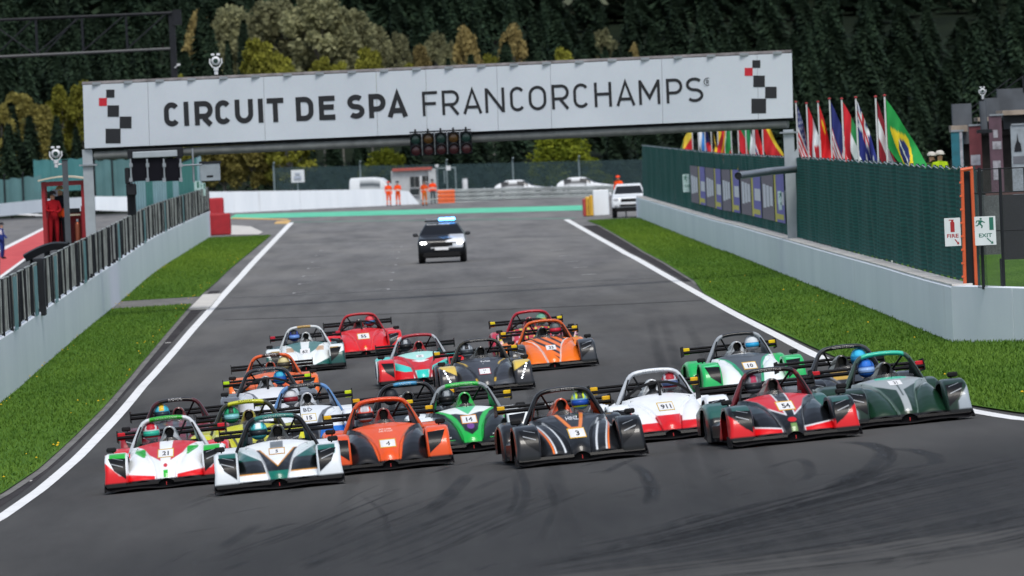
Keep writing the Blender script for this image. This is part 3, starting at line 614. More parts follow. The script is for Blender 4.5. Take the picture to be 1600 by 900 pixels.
# grassy bank behind the gate
P = [[(x, y, float(gz(x, y)) + max(0, (y - yc) * .012 + (x - 13) * .06)) for x in (float(rwall(y)) + .6, 14, 16, 20, 30, 60)] for y in np.linspace(yc - 2, 240, 24)]
mb = MB(); mb.grid(np.array(P)); o = mb.build('bank', m_grass, fixn=False); o.data.flip_normals() if o.data.polygons[0].normal.z < 0 else None; tag(o, kind='structure')

# ---------------------------------------------------------------- sign gantry over the track
DG = 264.0
SK = -7.0 / 21.4; Y0G = 265.0 + SK * 8.63
def DGf(px, py=200):
    d = ray(px, py); return Y0G / (1 - SK * d[0] / d[1])
def KGf(px): return ppm(DGf(px))
m_panel = surf('white_sign_panel', (.50, .55, .60), (.56, .61, .66), (1, 1, 1), .3, .45, bump=.02)
m_letter = mat('sign_black', (.012, .013, .016), .5); m_lred = mat('sign_logo_red', (.50, .012, .025), .5)
gl_ = pt(140, 500, 265); G = thing('sign_gantry', 'wide white sign gantry over the track reading CIRCUIT DE SPA FRANCORCHAMPS', 'gantry', (gl_.x, 265, float(gz(gl_.x, 265))))
def gp_(px, py, dy=0.0): return pt(px, py, DGf(px, py)) + Vector((0, dy, 0))
TL, TR, BL, BR = gp_(129, 133), gp_(1237.5, 83), gp_(132, 232), gp_(1239.5, 184)
edges_px = [0, .094, .26, .42, .49, .59, .665, .82, .952, 1]
for i in range(len(edges_px) - 1):
    s0, s1 = edges_px[i] + .0002, edges_px[i + 1] - .0002; a, b, c_, d_ = BL.lerp(BR, s0), BL.lerp(BR, s1), TL.lerp(TR, s1), TL.lerp(TR, s0); e = Vector((0, .45, 0)); mb = MB()
    mb.add([a, b, c_, d_, a + e, b + e, c_ + e, d_ + e], [(0, 1, 2, 3), (7, 6, 5, 4), (0, 4, 5, 1), (1, 5, 6, 2), (2, 6, 7, 3), (3, 7, 4, 0)]); loc_build(mb, 'sign_panel', m_panel, G)
mb = MB(); mb.tube([TL + Vector((0, .2, .03)), TR + Vector((0, .2, .03))], .085, 6); loc_build(mb, 'top_rail', mat('weathered_rail', (.16, .15, .15), .7, .3, var=.4), G)
mb = MB(); mb.tube([BL + Vector((0, .2, -.04)), BR + Vector((0, .2, -.04))], .06, 6); loc_build(mb, 'bottom_rail', m_dsteel, G)
for t in np.linspace(.02, .98, 22):
    mb = MB(); q = TL.lerp(TR, float(t)); mb.box(q + Vector((0, -.01, .03)), (.26, .10, .07)); loc_build(mb, 'rail_clip', m_galv, G)
beam = [gp_(148, 243.5, .25), gp_(1232, 193.5, .25)]
mb = MB(); mb.tube(beam, .13, 12); loc_build(mb, 'beam', mat('beam_paint', (.15, .16, .155), .6, var=.2), G, smooth=.8)
def post(pxt, pxb, w):
    a, b = gp_(*pxt, .25), gp_(*pxb, .25); mb = MB(); c = (a + b) / 2
    mb.tube([Vector((b.x, b.y, float(gz(b.x, b.y)) - .1)), Vector((b.x, b.y, a.z))], w, 4); return loc_build(mb, 'post', m_steel, G)
for (px_, pyb) in ((142, 365), (1240, 375)):
    q = gp_(px_, pyb, .25); top = gp_(px_ - (pyb - 236) * .045, 236, .25) if px_ < 500 else gp_(px_ - (pyb - 200) * .045, 205, .25); mb = MB(); g0 = float(gz(q.x, q.y)) + (1.36 if px_ < 500 else 1.05); mb.box((q.x, q.y, (g0 + top.z) / 2), (.31, .31, top.z - g0 + .1)); loc_build(mb, 'post', m_steel, G)
    mb = MB(); f = gp_(px_ - (pyb - 258) * .045 if px_ < 500 else px_ - 7, 258 if px_ < 500 else 207, .25); mb.box(f, (.55, .5, .05)); loc_build(mb, 'flange', m_galv, G)
mb = MB(); q = gp_(1247, 230, .1); mb.add([q, q + Vector((.02, 0, -.6)), q + Vector((-.42, 0, -.55)), q + Vector((0, .03, 0)), q + Vector((.02, .03, -.6)), q + Vector((-.42, .03, -.55))], [(0, 1, 2), (5, 4, 3), (0, 3, 4, 1), (1, 4, 5, 2), (2, 5, 3, 0)]); loc_build(mb, 'bracket', m_steel, G)
# spare pipe arm pointing at the track
mb = MB(); a, b = gp_(1140, 273, -6), gp_(1252, 263.5, -.2); mb.tube([a, a.lerp(b, .5) + Vector((0, 0, .03)), b], .115, 14, cap=False); loc_build(mb, 'pipe_arm', m_galv, G, smooth=.8)
mb = MB(); mb.tube([a + (b - a) * .004, a + (b - a) * .01], .105, 14); loc_build(mb, 'pipe_mouth', m_black if 'matt_black' in MATS else m_dsteel, G)
# lettering, fitted word by word to the sign (dir follows the sign's own slope)
fwd = (BR - BL).normalized(); upd = Vector((0, 0, 1))
def arcp(cx, cy, rx, ry, a0, a1, n=12): return [(cx + rx * math.cos(math.radians(a0 + (a1 - a0) * i / n)), cy + ry * math.sin(math.radians(a0 + (a1 - a0) * i / n))) for i in range(n + 1)]
def glyph(ch, w, t):
    l, r, b, p, m = t / 2, w - t / 2, t / 2, 1 - t / 2, w / 2; R_ = min((r - l) / 2, .42)
    if ch == 'I': return [[(m, 0), (m, 1)]]
    if ch == 'T': return [[(0, p), (w, p)], [(m, 0), (m, 1 - t)]]
    if ch == 'E': return [[(l, 0), (l, 1)], [(t, p), (w, p)], [(t, .53), (w * .93, .53)], [(t, b), (w, b)]]
    if ch == 'F': return [[(l, 0), (l, 1)], [(t, p), (w, p)], [(t, .50), (w * .9, .50)]]
    if ch == 'H': return [[(l, 0), (l, 1)], [(r, 0), (r, 1)], [(t, .52), (w - t, .52)]]
    if ch == 'N': return [[(l, 0), (l, 1)], [(r, 0), (r, 1)], [(l + t * .1, 1 - t * .3), (r - t * .1, t * .3)]]
    if ch == 'M': return [[(l, 0), (l, 1)], [(r, 0), (r, 1)], [(l, 1 - t * .4), (m, .28), (r, 1 - t * .4)]]
    if ch == 'A': return [[(t * .5, 0), (m, 1 - t * .2), (w - t * .5, 0)], [(w * .24, .27), (w * .76, .27)]]
    if ch == 'U': return [[(l, 1), (l, R_ + b)] + arcp(m, b + R_, R_, R_, 180, 360) + [(r, R_ + b), (r, 1)]]
    if ch == 'C': return [arcp(m, p - R_, R_, R_, 32, 180) + arcp(m, b + R_, R_, R_, 180, 328)]
    if ch == 'O': return [arcp(m, p - R_, R_, R_, 0, 180) + arcp(m, b + R_, R_, R_, 180, 360) + [(r, p - R_)]]
    if ch == 'D': return [[(l, 0), (l, 1)], [(t, p), (r - R_, p)] + arcp(r - R_, p - R_, R_, R_, 90, 0) + arcp(r - R_, b + R_, R_, R_, 0, -90) + [(t, b)]]
    if ch in 'PR':
        k = .26; o = [[(l, 0), (l, 1)], [(t, p), (r - k, p)] + arcp(r - k, p - k, k, k, 90, -90) + [(t, p - 2 * k)]]
        if ch == 'R': o.append([(w * .50, p - 2 * k - t * .3), (w - t * .5, 0)])
        return o
    if ch == 'S':
        k = (p - b) / 4; return [arcp(m, p - k, R_, k, 38, 180, 10) + arcp(m, p - k, R_, k, 180, 262, 8)[1:] + arcp(m, b + k, R_, k, 82, 0, 8) + arcp(m, b + k, R_, k, 0, -142, 12)[1:]]
def ribbon(mb, pl, t, fn):
    pl = [p for i, p in enumerate(pl) if i == 0 or math.hypot(p[0] - pl[i - 1][0], p[1] - pl[i - 1][1]) > 1e-3]; n = len(pl); P = [Vector((p[0], p[1])) for p in pl]; L_, R2 = [], []
    for i in range(n):
        d0 = (P[i] - P[i - 1]).normalized() if i else None; d1 = (P[i + 1] - P[i]).normalized() if i < n - 1 else None; d = ((d0 or d1) + (d1 or d0))
        d = d.normalized() if d.length > 1e-4 else (d1 or d0); nn = Vector((-d.y, d.x)); k = 1 / max(.45, abs(nn.dot(Vector((-(d1 or d0).y, (d1 or d0).x))))); L_.append(P[i] + nn * (t / 2 * k)); R2.append(P[i] - nn * (t / 2 * k))
    for i in range(n - 1): mb.add([fn(R2[i]), fn(R2[i + 1]), fn(L_[i + 1]), fn(L_[i])], [(0, 1, 2, 3)])
def sign_letter(ch, x0, x1, yb, cap, t):
    k = KGf(x0); a, b = gp_(x0, yb, -.014), gp_(x1, yb - (x1 - x0) * .0462, -.014); o = Vector(G.location); w = (b - a).length; h = cap / k; dr = (b - a).normalized(); mb = MB(); tt = t / cap
    for i, pl in enumerate(glyph(ch, w / h, tt)): ribbon(mb, pl, tt, lambda p: tuple(a - o + dr * (p.x * h) + Vector((0, -.002 * i, p.y * h))))
    mb.build('letter', m_letter, G, fixn=False)
for ch, x0, x1 in [('C', 65, 158), ('I', 182, 214), ('R', 247, 356), ('C', 370, 465), ('U', 487, 596), ('I', 626, 655), ('T', 678, 778), ('D', 850, 955), ('E', 987, 1083), ('S', 1157, 1258), ('P', 1284, 1385), ('A', 1393, 1516)]:
    sign_letter(ch, 240 + x0 / 3.81, 240 + x1 / 3.81, 90 + (406 - .0418 * (x0 - 198)) / 3.81, 37.6, 8.2)
for ch, x0, x1 in [('F', 68, 145), ('R', 168, 256), ('A', 274, 372), ('N', 388, 487), ('C', 515, 590), ('O', 610, 700), ('R', 728, 816), ('C', 838, 917), ('H', 945, 1033), ('A', 1055, 1153), ('M', 1172, 1280), ('P', 1312, 1395), ('S', 1413, 1500)]:
    sign_letter(ch, 640 + x0 / 3.265, 640 + x1 / 3.265, 90 + (298 - .0522 * (x0 - 78)) / 3.265, 38.3, 4.6)
sign_letter('R', 1103.6, 1107.6, 130.6, 6, 1.1)
mb = MB(); q = gp_(1105.5, 127.5, -.012); mb.tube([q + Vector((.11 * math.cos(a), 0, .11 * math.sin(a))) for a in np.linspace(0, 6.283, 17)], .010, 4); loc_build(mb, 'registered_ring', m_letter, G)
for (x0, y0, x1, y1, r) in [(166, 140, 179, 152.5, 0), (154.5, 153, 167, 165.5, 1), (168, 164.5, 186, 182.5, 0), (187, 182, 205.5, 200.5, 0), (165, 201, 188.5, 224, 0), (1175.5, 94, 1188, 106, 0), (1163.5, 106, 1176, 118.5, 1), (1177, 118, 1195, 136, 0), (1195.5, 135.5, 1213.5, 153.5, 0), (1174, 154, 1197, 177, 0)]:
    mb = MB(); cq = [gp_(x0, y1, -.010), gp_(x1, y1, -.010), gp_(x1, y0, -.010), gp_(x0, y0, -.010)]; mb.add(cq + [c_ + Vector((0, .03, 0)) for c_ in cq], [(0, 1, 2, 3), (7, 6, 5, 4), (0, 4, 5, 1), (1, 5, 6, 2), (2, 6, 7, 3), (3, 7, 4, 0)]); loc_build(mb, 'logo_square', m_lred if r else m_letter, G)
# start lights
SL = thing('start_lights', 'row of five unlit start light columns under the sign', 'traffic lights', gp_(688, 222, -.3))
m_lens_c = {0: mat('dark_green_lens', (.008, .03, .025), .25), 1: mat('dark_amber_lens', (.06, .03, .006), .25), 2: mat('dark_red_lens', (.035, .008, .010), .25)}
mb = MB(); mb.tube([gp_(640, 207, -.15), gp_(735, 202.5, -.15)], .025, 6); loc_build(mb, 'hanger_rail', m_dsteel, SL)
for i in range(5):
    x = 649.3 + i * 19.7; yo = -i * .9; cs = [gp_(x, 217.5 + yo, -.3), gp_(x + .8, 235 + yo, -.3)]
    for k, c in enumerate(cs):
        mb = MB(); mb.lathe([(.02, .16), (.15, .16), (.178, .12), (.178, -.10), (.16, -.12), (.155, -.04)], c, 18, 'y'); hs_ = loc_build(mb, 'lamp_housing', m_dsteel, SL, smooth=.6)
        mb = MB(); mb.lathe([(.001, -.06), (.08, -.055), (.155, -.03)], c, 18, 'y'); loc_build(mb, 'lens', m_lens_c[2 if k else (1 if i % 2 else 0)], SL, smooth=.8)
        mb = MB(); mb.tube([c + Vector((.18 * math.cos(a), -.12 - .10 * math.sin(a), .18 * math.sin(a))) for a in np.linspace(.2, 2.94, 9)], .012, 4); loc_build(mb, 'visor', m_dsteel, SL)
    mb = MB(); mb.box((cs[0] + cs[1]) / 2 + Vector((0, .12, 0)), (.34, .06, .68)); loc_build(mb, 'back_plate', m_dsteel, SL)
    mb = MB(); mb.tube([cs[0] + Vector((0, .15, .1)), cs[0] + Vector((0, .2, .30))], .03, 6); loc_build(mb, 'hanger', m_dsteel, SL)
    if i < 4: mb = MB(); q = cs[0] + Vector((.19, .1, -.15)); mb.box(q, (.03, .03, .7)); loc_build(mb, 'divider', m_galv, SL)
DGM = DGf(260)
# matrix board seen from behind, with side lamp, and grey box
MBD = thing('matrix_board', 'black matrix board hanging under the left end of the sign', 'sign board', gp_(243, 260, -.4))
pxbox(199, 232, 286, 247, DGM - .6, .3, m_dsteel, 'housing', MBD, .02); pxbox(207, 236, 277, 246, DGM - .72, .1, m_steel, 'tube_cover', MBD, .02)
for k in range(3): pxbox(204 + 26 * k, 247, 229.4 + 26 * k, 283, DGM - .6, .2, mat('board_black', (.005, .005, .009), .6, spec=.12), 'display_panel', MBD, .01)
for k in range(4):
    pxbox(203.3 + 26 * k, 248, 205.7 + 26 * k, 283, DGM - .68, .05, m_galv, 'strap', MBD)
    for yv in (258, 281): pxbox(201.8 + 26 * k, yv - 3, 207.2 + 26 * k, yv + 3, DGM - .71, .04, m_galv, 'clamp', MBD)
SLM = thing('side_lamp', 'black lamp cluster beside the matrix board', 'lamp', gp_(203, 284, -.6))
pxbox(195, 262, 203, 288, DGM - .6, .3, m_dsteel, 'upper_housing', SLM, .03); pxbox(197, 287, 213, 306, DGM - .6, .35, m_dsteel, 'lower_housing', SLM, .04); mb = MB(); mb.tube([gp_(206, 300, -.4), gp_(208, 336, -.4)], .12, 8); loc_build(mb, 'stem', m_dsteel, SLM)
GB = thing('equipment_box', 'grey equipment box on an arm right of the matrix board', 'box', gp_(328, 270, -.3))
pxbox(312, 255, 344, 283, DGM - .6, .3, mat('grey_box_paint', (.24, .28, .31), .5), 'case', GB, .02); pxbox(323, 274, 333, 277, DGM - .61, .02, m_dsteel, 'vent', GB); mb = MB(); mb.tube([gp_(284, 258.5, -.5), gp_(316, 257, -.5)], .03, 6); loc_build(mb, 'arm', m_galv, GB); mb = MB(); mb.tube([gp_(301, 232, -.35), gp_(303.5, 285, -.35)], .035, 6); loc_build(mb, 'drop_pole', m_galv, GB)
pxbox(311, 252, 345, 255.5, DGM - .62, .34, m_dsteel, 'lid', GB)

# ---------------------------------------------------------------- dome cameras
m_camw = mat('white_camera_plastic', (.58, .60, .62), .4)
def ptz(px, py, D, label, base_dz, arm=None, rp=7.2):
    S = thing('surveillance_camera', label, 'camera', pt(px, py, D)); k = ppm(D); r = rp / k
    mb = MB(); mb.lathe([(.01, -r * .8), (r * .6, -r * .75), (r, -r * .2), (r, r * .35), (r * .7, r * .9), (.01, r)], (0, 0, 0), 16, 'y'); mb.build('head', m_camw, S, smooth=.9)
    mb = MB(); mb.lathe([(.005, -r * .9), (r * .5, -r * .88), (r * .55, -r * .7)], (0, 0, 0), 14, 'y'); mb.build('lens', m_lens_c[0], S)
    for s in (-1, 1):
        mb = MB(); mb.tube([(s * r * 1.25, 0, r * .5), (s * r * 1.3, 0, -r * .5), (s * r * .7, 0, -r * 1.35), (0, 0, -r * 1.5)], r * .18, 6); mb.build('yoke_arm', m_camw, S)
        mb = MB(); mb.box((s * r * .6, 0, r * 1.35), (r * .8, r * .6, r * .5), bev=r * .1); mb.build('lamp', m_camw, S)
    mb = MB(); mb.lathe([(.01, -r * 3.0), (r * .42, -r * 3.0), (r * .42, -r * 2.2), (r * .55, -r * 2.1), (r * .55, -r * 1.5), (.01, -r * 1.45)], (0, 0, 0), 12); mb.build('base', m_camw, S)
    mb = MB(); mb.tube([(0, 0, -r * 2.9), (0, 0, -r * 2.9 - base_dz)], r * .35, 6); mb.build('stem', m_dsteel, S)
    if arm: mb = MB(); mb.tube([(0, 0, -r * 2.4), (arm, 0, -r * 2.3)], r * .2, 6); mb.build('arm', m_camw, S)
    return S
ptz(337, 95, DGf(337) + .2, 'white camera standing on top of the sign gantry', .25); ptz(87, 240, 262, 'white camera on an arm beside the red kiosk', .02, .24)
ptz(1535, 142, 283, 'pale camera on a post above the stepped concrete terrace', .25, rp=4.2)
PO = thing('steel_pole', 'dark grey steel pole in front of the red kiosk', 'pole', (0, 0, 0))
q = pt(107, 380, 262); t_ = pt(101.5, 251, 262); mb = MB(); mb.box((q.x, 262, (float(gz(q.x, 262)) + t_.z) / 2), (.17, .17, t_.z - float(gz(q.x, 262)))); mb.build('shaft', mat('slate_pole', (.055, .065, .075), .6), PO); mb = MB(); mb.box((q.x, 262, t_.z + .012), (.2, .2, .03)); mb.build('cap', m_dsteel, PO)

# ---------------------------------------------------------------- dark truss gantry, top left
DT = 420.0; TR_ = thing('truss_gantry', 'dark steel truss gantry over the pit lane', 'gantry', (pt(268, 60, DT).x, DT, float(gz(-8, DT))))
def tp(x, y, dy=0): return pt(x, y, DT) + Vector((0, dy, 0))
def bar(name, p, q, r, dy=0, m=None): mb = MB(); mb.tube([tp(*p, dy), tp(*q, dy)], r, 6); loc_build(mb, name, m or m_dsteel, TR_)
for dy in (0, 1.1):
    bar('top_chord', (-260, 42), (268, 20), .075, dy); bar('bottom_chord', (-260, 101), (266, 76), .075, dy, mat('chord_grey', (.06, .065, .07), .6) if dy == 0 else None)
    for x in (-160, -90, -20, 55, 127, 196): bar('upright', (x, 31 - x * .042), (x + 3, 90 - x * .05), .045, dy)
for (x0, x1, dn) in [(-160, -90, 1), (-90, -20, 0), (-20, 55, 1), (55, 127, 0), (127, 196, 0), (196, 262, 0)]:
    bar('diagonal', (x0, (31 if dn else 88) - x0 * .045), (x1, (88 if dn else 31) - x1 * .045), .04)
bar('diagonal', (-10, 88), (50, 30), .04, 1.1); bar('diagonal', (66, 86), (120, 27), .04, 1.1)
g0 = tp(268, 17); mb = MB(); mb.box((tp(270, 70).x, DT + .5, (g0.z + float(gz(-7, DT))) / 2), (.30, .9, g0.z - float(gz(-7, DT)))); loc_build(mb, 'post', m_dsteel, TR_)
pxbox(270, 15, 283, 39, DT, .8, m_dsteel, 'end_box', TR_)
mb = MB(); q = tp(279, 101); mb.box(q, (.16, .3, .10)); mb.tube([q, q + Vector((-.2, 0, -.15))], .03, 5); loc_build(mb, 'spot_lamp', m_camw, TR_)
# ---------------------------------------------------------------- far end of the straight
def long_wall(name, label, pxs, D0, h, th=.4, cat='wall', m=None, seg=6.0, endslope=False):
    W = thing(name, label, cat, (0, 0, 0)); P = []
    for i, p in enumerate(pxs):
        q = pt(*p, D0[i] if isinstance(D0, (list, tuple)) else D0); q.z = float(gz(q.x, q.y)) if False else q.z; P.append(q)
    for i in range(len(P) - 1):
        a, b = P[i], P[i + 1]; n = max(1, round((b - a).length / seg))
        for k in range(n):
            p, q = a.lerp(b, k / n + .0008), a.lerp(b, (k + 1) / n - .0008); e = Vector((0, th, 0)); h0 = h if not isinstance(h, list) else h[i] + (h[i + 1] - h[i]) * k / n; h1 = h if not isinstance(h, list) else h[i] + (h[i + 1] - h[i]) * (k + 1) / n
            V = [p + Vector((0, 0, -.3)), q + Vector((0, 0, -.3)), q + e + Vector((0, 0, -.3)), p + e + Vector((0, 0, -.3)), p + Vector((0, 0, h0)), q + Vector((0, 0, h1)), q + e + Vector((0, 0, h1)), p + e + Vector((0, 0, h0))]
            mb = MB(); mb.add(V, [(0, 3, 2, 1), (4, 5, 6, 7), (0, 1, 5, 4), (1, 2, 6, 5), (2, 3, 7, 6), (3, 0, 4, 7)]); mb.build('panel', m or m_wall, W)
    return W
long_wall('far_wall', 'long white wall across the far end of the straight', [(318, 329), (470, 327), (600, 324.5), (640, 324), (658, 324)], 611, [1.34, 1.34, 1.33, 1.15, .1])
long_wall('far_wall', 'white wall along the pit entry behind the red kiosk', [(-90, 344), (0, 331), (67, 325), (150, 322), (215, 324)], [560, 575, 590, 600, 600], [.55, .55, .60, .68, .75])
def netting(name, label, pxs, D, h, m, post_m, step, base=0.0, posts=True, pm='post', wav=.0):
    W = thing(name, label, 'fence', (0, 0, 0)); P = [pt(*p, D) for p in pxs]; n = 0; R_ = random.Random(hash(label) % 999)
    for i in range(len(P) - 1):
        a, b = P[i], P[i + 1]; k = max(1, round((b - a).length / step))
        for j in range(k):
            p, q = a.lerp(b, j / k), a.lerp(b, (j + 1) / k); G_ = [[tuple(p.lerp(q, t) + Vector((0, wav * math.sin(t * 6.28 + j), base + s * (h + wav * math.cos(t * 9 + j * 2) * .6)))) for s in (0, .5, 1)] for t in np.linspace(.004, .996, 6)]
            mb = MB(); mb.grid(np.array(G_)); mb.build('netting', m, W, fixn=False)
            if posts: mb = MB(); mb.tube([p + Vector((0, -.08, -.5)), p + Vector((0, -.08, base + h + .12)), p + Vector((.05, -.35, base + h + .35))], .065, 6); mb.build('post', post_m, W)
    return W
m_gpost = mat('grey_green_post', (.16, .21, .22), .6)
netting('debris_fence', 'dark green debris netting behind the far wall', [(430, 318), (700, 313), (1010, 305)], 626, 2.65, m_farmesh, m_gpost, 5.6)
m_tealfar = mesh_mat('faded_teal_netting', (.085, .19, .20), .9, .6); m_tealfar2 = mesh_mat('blue_teal_netting', (.055, .21, .22), .95, .6)
netting('windbreak_fence', 'low faded teal netting with dark posts left of the kiosk', [(-20, 327), (66, 318)], 625, 2.05, m_tealfar, m_dsteel, 1.4, wav=.12)
netting('windbreak_fence', 'tall blue-green netting behind the red kiosk', [(54, 300), (133, 297)], 632, 2.35, m_tealfar2, m_dsteel, 1.25, wav=.08, posts=False)
netting('windbreak_fence', 'faded teal netting between gantry post and matrix board', [(150, 322), (206, 320)], 628, 3.35, m_tealfar, m_dsteel, 1.4, wav=.1)
# armco
m_arm = mat('weathered_armco', (.24, .27, .28), .5, .5, var=.25, vscale=.8)
AR = thing('guard_rail', 'stacked steel guard rail at the far end of the track', 'guard rail', (0, 0, 0)); a, b = pt(676, 321, 612), pt(972, 314, 612)
for r_ in range(4):
    z = .14 + r_ * .29
    prof = [(0, -.13), (-.05, -.10), (-.08, -.06), (-.03, 0), (-.08, .06), (-.05, .10), (0, .13), (.02, .13), (.02, -.13)]
    mb = MB(); mb.v = []; n = len(prof)
    mb.add([(a.x, a.y + p[0], a.z + z + p[1]) for p in prof] + [(b.x, b.y + p[0], b.z + z + p[1]) for p in prof], [(i, (i + 1) % n, n + (i + 1) % n, n + i) for i in range(n)] + [tuple(range(n)), tuple(range(2 * n - 1, n - 1, -1))]); mb.build('rail', m_arm, AR)
for t in np.linspace(0.01, .99, 12): mb = MB(); q = a.lerp(b, float(t)); mb.box((q.x, q.y + .09, q.z + .55), (.1, .12, 1.3)); mb.build('post', m_galv, AR)
OB = thing('barrier', 'orange plastic barrier in front of the guard rail', 'barrier', pt(698, 321, 610))
for k in range(4): mb = MB(); mb.box((0, 0, .15 + k * .275), (1.24, .35, .26), bev=.05); mb.build('block', mat('orange_plastic', (.72, .13, .03), .55), OB)
# cabin, van and parked cars behind the far wall
m_cab = mat('off_white_cladding', (.40, .42, .43), .6); m_roofr = mat('red_roof_edge', (.36, .08, .06), .7); m_glass = mat('dark_window', (.015, .02, .025), .15, coat=.5)
DCB = 617; CB = thing('cabin', 'grey-white cabin with red roof edge behind the marshals', 'cabin', pt(646, 318, DCB)); k = ppm(DCB)
pxbox(612, 266, 676, 321, DCB, 3.0, m_cab, 'wall', CB); pxbox(613, 262.5, 675, 266.5, DCB - .3, 3.6, m_roofr, 'roof', CB); pxbox(670, 264, 682, 318, DCB - .2, 3.0, m_cab, 'side_panel', CB)
for (x0, y0, x1, y1) in [(641, 276, 647.5, 293), (648.5, 276, 655, 293), (660, 275, 665, 284), (666, 275, 671, 284), (641, 296, 655, 305)]:
    w_ = pxbox(x0, y0, x1, y1, DCB - .10, .08, m_glass, 'window', CB)
    pxbox(x0 - .6, y1, x1 + .6, y1 + .8, DCB - .16, .12, m_white if 'white_vinyl' in MATS else m_camw, 'sill', CB)
pxbox(656.5, 275, 659.5, 312, DCB - .12, .1, m_camw, 'door_frame', CB)
FP = thing('fence_portal', 'thin grey gate frame right of the cabin', 'gate', pt(698, 300, 622))
for (p, q) in (((683, 262), (684, 318)), ((711, 262), (713, 300)), ((683, 263), (712, 262)), ((694, 266), (695, 287))): mb = MB(); mb.tube([pt(*p, 622), pt(*q, 622)], .06, 6); loc_build(mb, 'bar', m_gpost, FP)
pxbox(697, 259, 704, 266, 621.5, .05, m_camw, 'notice', FP); pxbox(680, 257, 685, 261, 621.5, .2, m_camw, 'lamp', FP)
BRL = thing('white_drum', 'white drum standing by the netting right of the gate frame', 'drum', pt(727, 297, 620)); mb = MB(); mb.lathe([(.01, 0), (.2, 0), (.2, .75), (.17, .8), (.01, .8)], (0, 0, 0), 14); mb.build('barrel', m_camw, BRL, smooth=.6); mb = MB(); mb.lathe([(.01, .80), (.21, .80), (.21, .86), (.01, .86)], (0, 0, 0), 14); mb.build('lid', m_cab, BRL, smooth=.6)
SG = thing('notice_board', 'square white notice board on the far netting', 'sign', pt(465, 275, 620)); pxbox(455, 265.5, 475.5, 285, 620, .05, m_sign, 'board', SG); pxbox(461, 270, 469, 272.5, 619.9, .03, mat('faint_print', (.35, .40, .48), .6), 'print', SG); pxbox(459, 275.5, 471, 279.5, 619.9, .03, mat('faint_print', (.35, .40, .48), .6), 'print', SG)
mb = MB(); mb.tube([pt(465, 284, 620.1), pt(466, 306, 620.1)], .04, 6); loc_build(mb, 'post', m_gpost, SG)

def auto_body(name, prof, hw, sill, fn, root, m, r=.10, nx=25):
    prof = np.array(prof, float); s = np.concatenate([[0], np.cumsum(np.hypot(*np.diff(prof, axis=0).T))]); ss = np.linspace(0, s[-1], 110); py, pz = np.interp(ss, s, prof[:, 0]), np.interp(ss, s, prof[:, 1])
    for _ in range(2): py[1:-1] = (py[:-2] + 2 * py[1:-1] + py[2:]) / 4; pz[1:-1] = (pz[:-2] + 2 * pz[1:-1] + pz[2:]) / 4
    ty, tz = np.gradient(py), np.gradient(pz); L = np.hypot(ty, tz); ny, nz = -tz / L, ty / L; cs = np.sin(np.linspace(-math.pi / 2, math.pi / 2, nx)); P = np.zeros((nx, len(py), 3)); h = hw(pz)
    for i, c in enumerate(cs):
        e = np.maximum(0, np.abs(c) * h - (h - r)) / r; ins = r * (1 - np.sqrt(np.maximum(0, 1 - e * e))); P[i] = np.stack([c * h, py - ny * ins, pz - nz * ins], -1)
    mb = MB(); mb.grid(P)
    for sd in (0, -1):
        rows = [P[sd]]
        for t in (.25, .5, .75, 1.0):
            z = P[sd][:, 2] * (1 - t) + sill * t; z = np.minimum(z, P[sd][:, 2]); rows.append(np.stack([np.sign(P[sd][:, 0]) * hw(z), P[sd][:, 1], z], -1))
        mb.grid(np.array(rows))
    V = np.array(mb.v); C = fn(V[:, 0], V[:, 1], V[:, 2]); mb.c = list(map(tuple, C)); return mb.build(name, m, root, smooth=.6, paint=True)
def road_wheel(root, x, y, r, w):
    mb = MB(); mb.lathe([(r * .62, -w / 2), (r * .95, -w / 2), (r, -w * .35), (r, w * .35), (r * .95, w / 2), (r * .62, w / 2), (r * .62, -w / 2)], (0, 0, 0), 22, 'x'); t = mb.build('wheel', mat('tyre_rubber', (.014, .014, .015), .8), root, smooth=.6, loc=(x, y, r))
    mb = MB(); mb.lathe([(.01, w * .3), (r * .3, w * .32), (r * .6, w * .42), (r * .62, -w * .4), (.01, -w * .3)], (0, 0, 0), 18, 'x'); rr_ = mb.build('rim', mat('alloy_rim', (.35, .36, .38), .35, .8), t, smooth=.6)
    if x < 0: rr_.rotation_euler = (0, 0, math.pi)
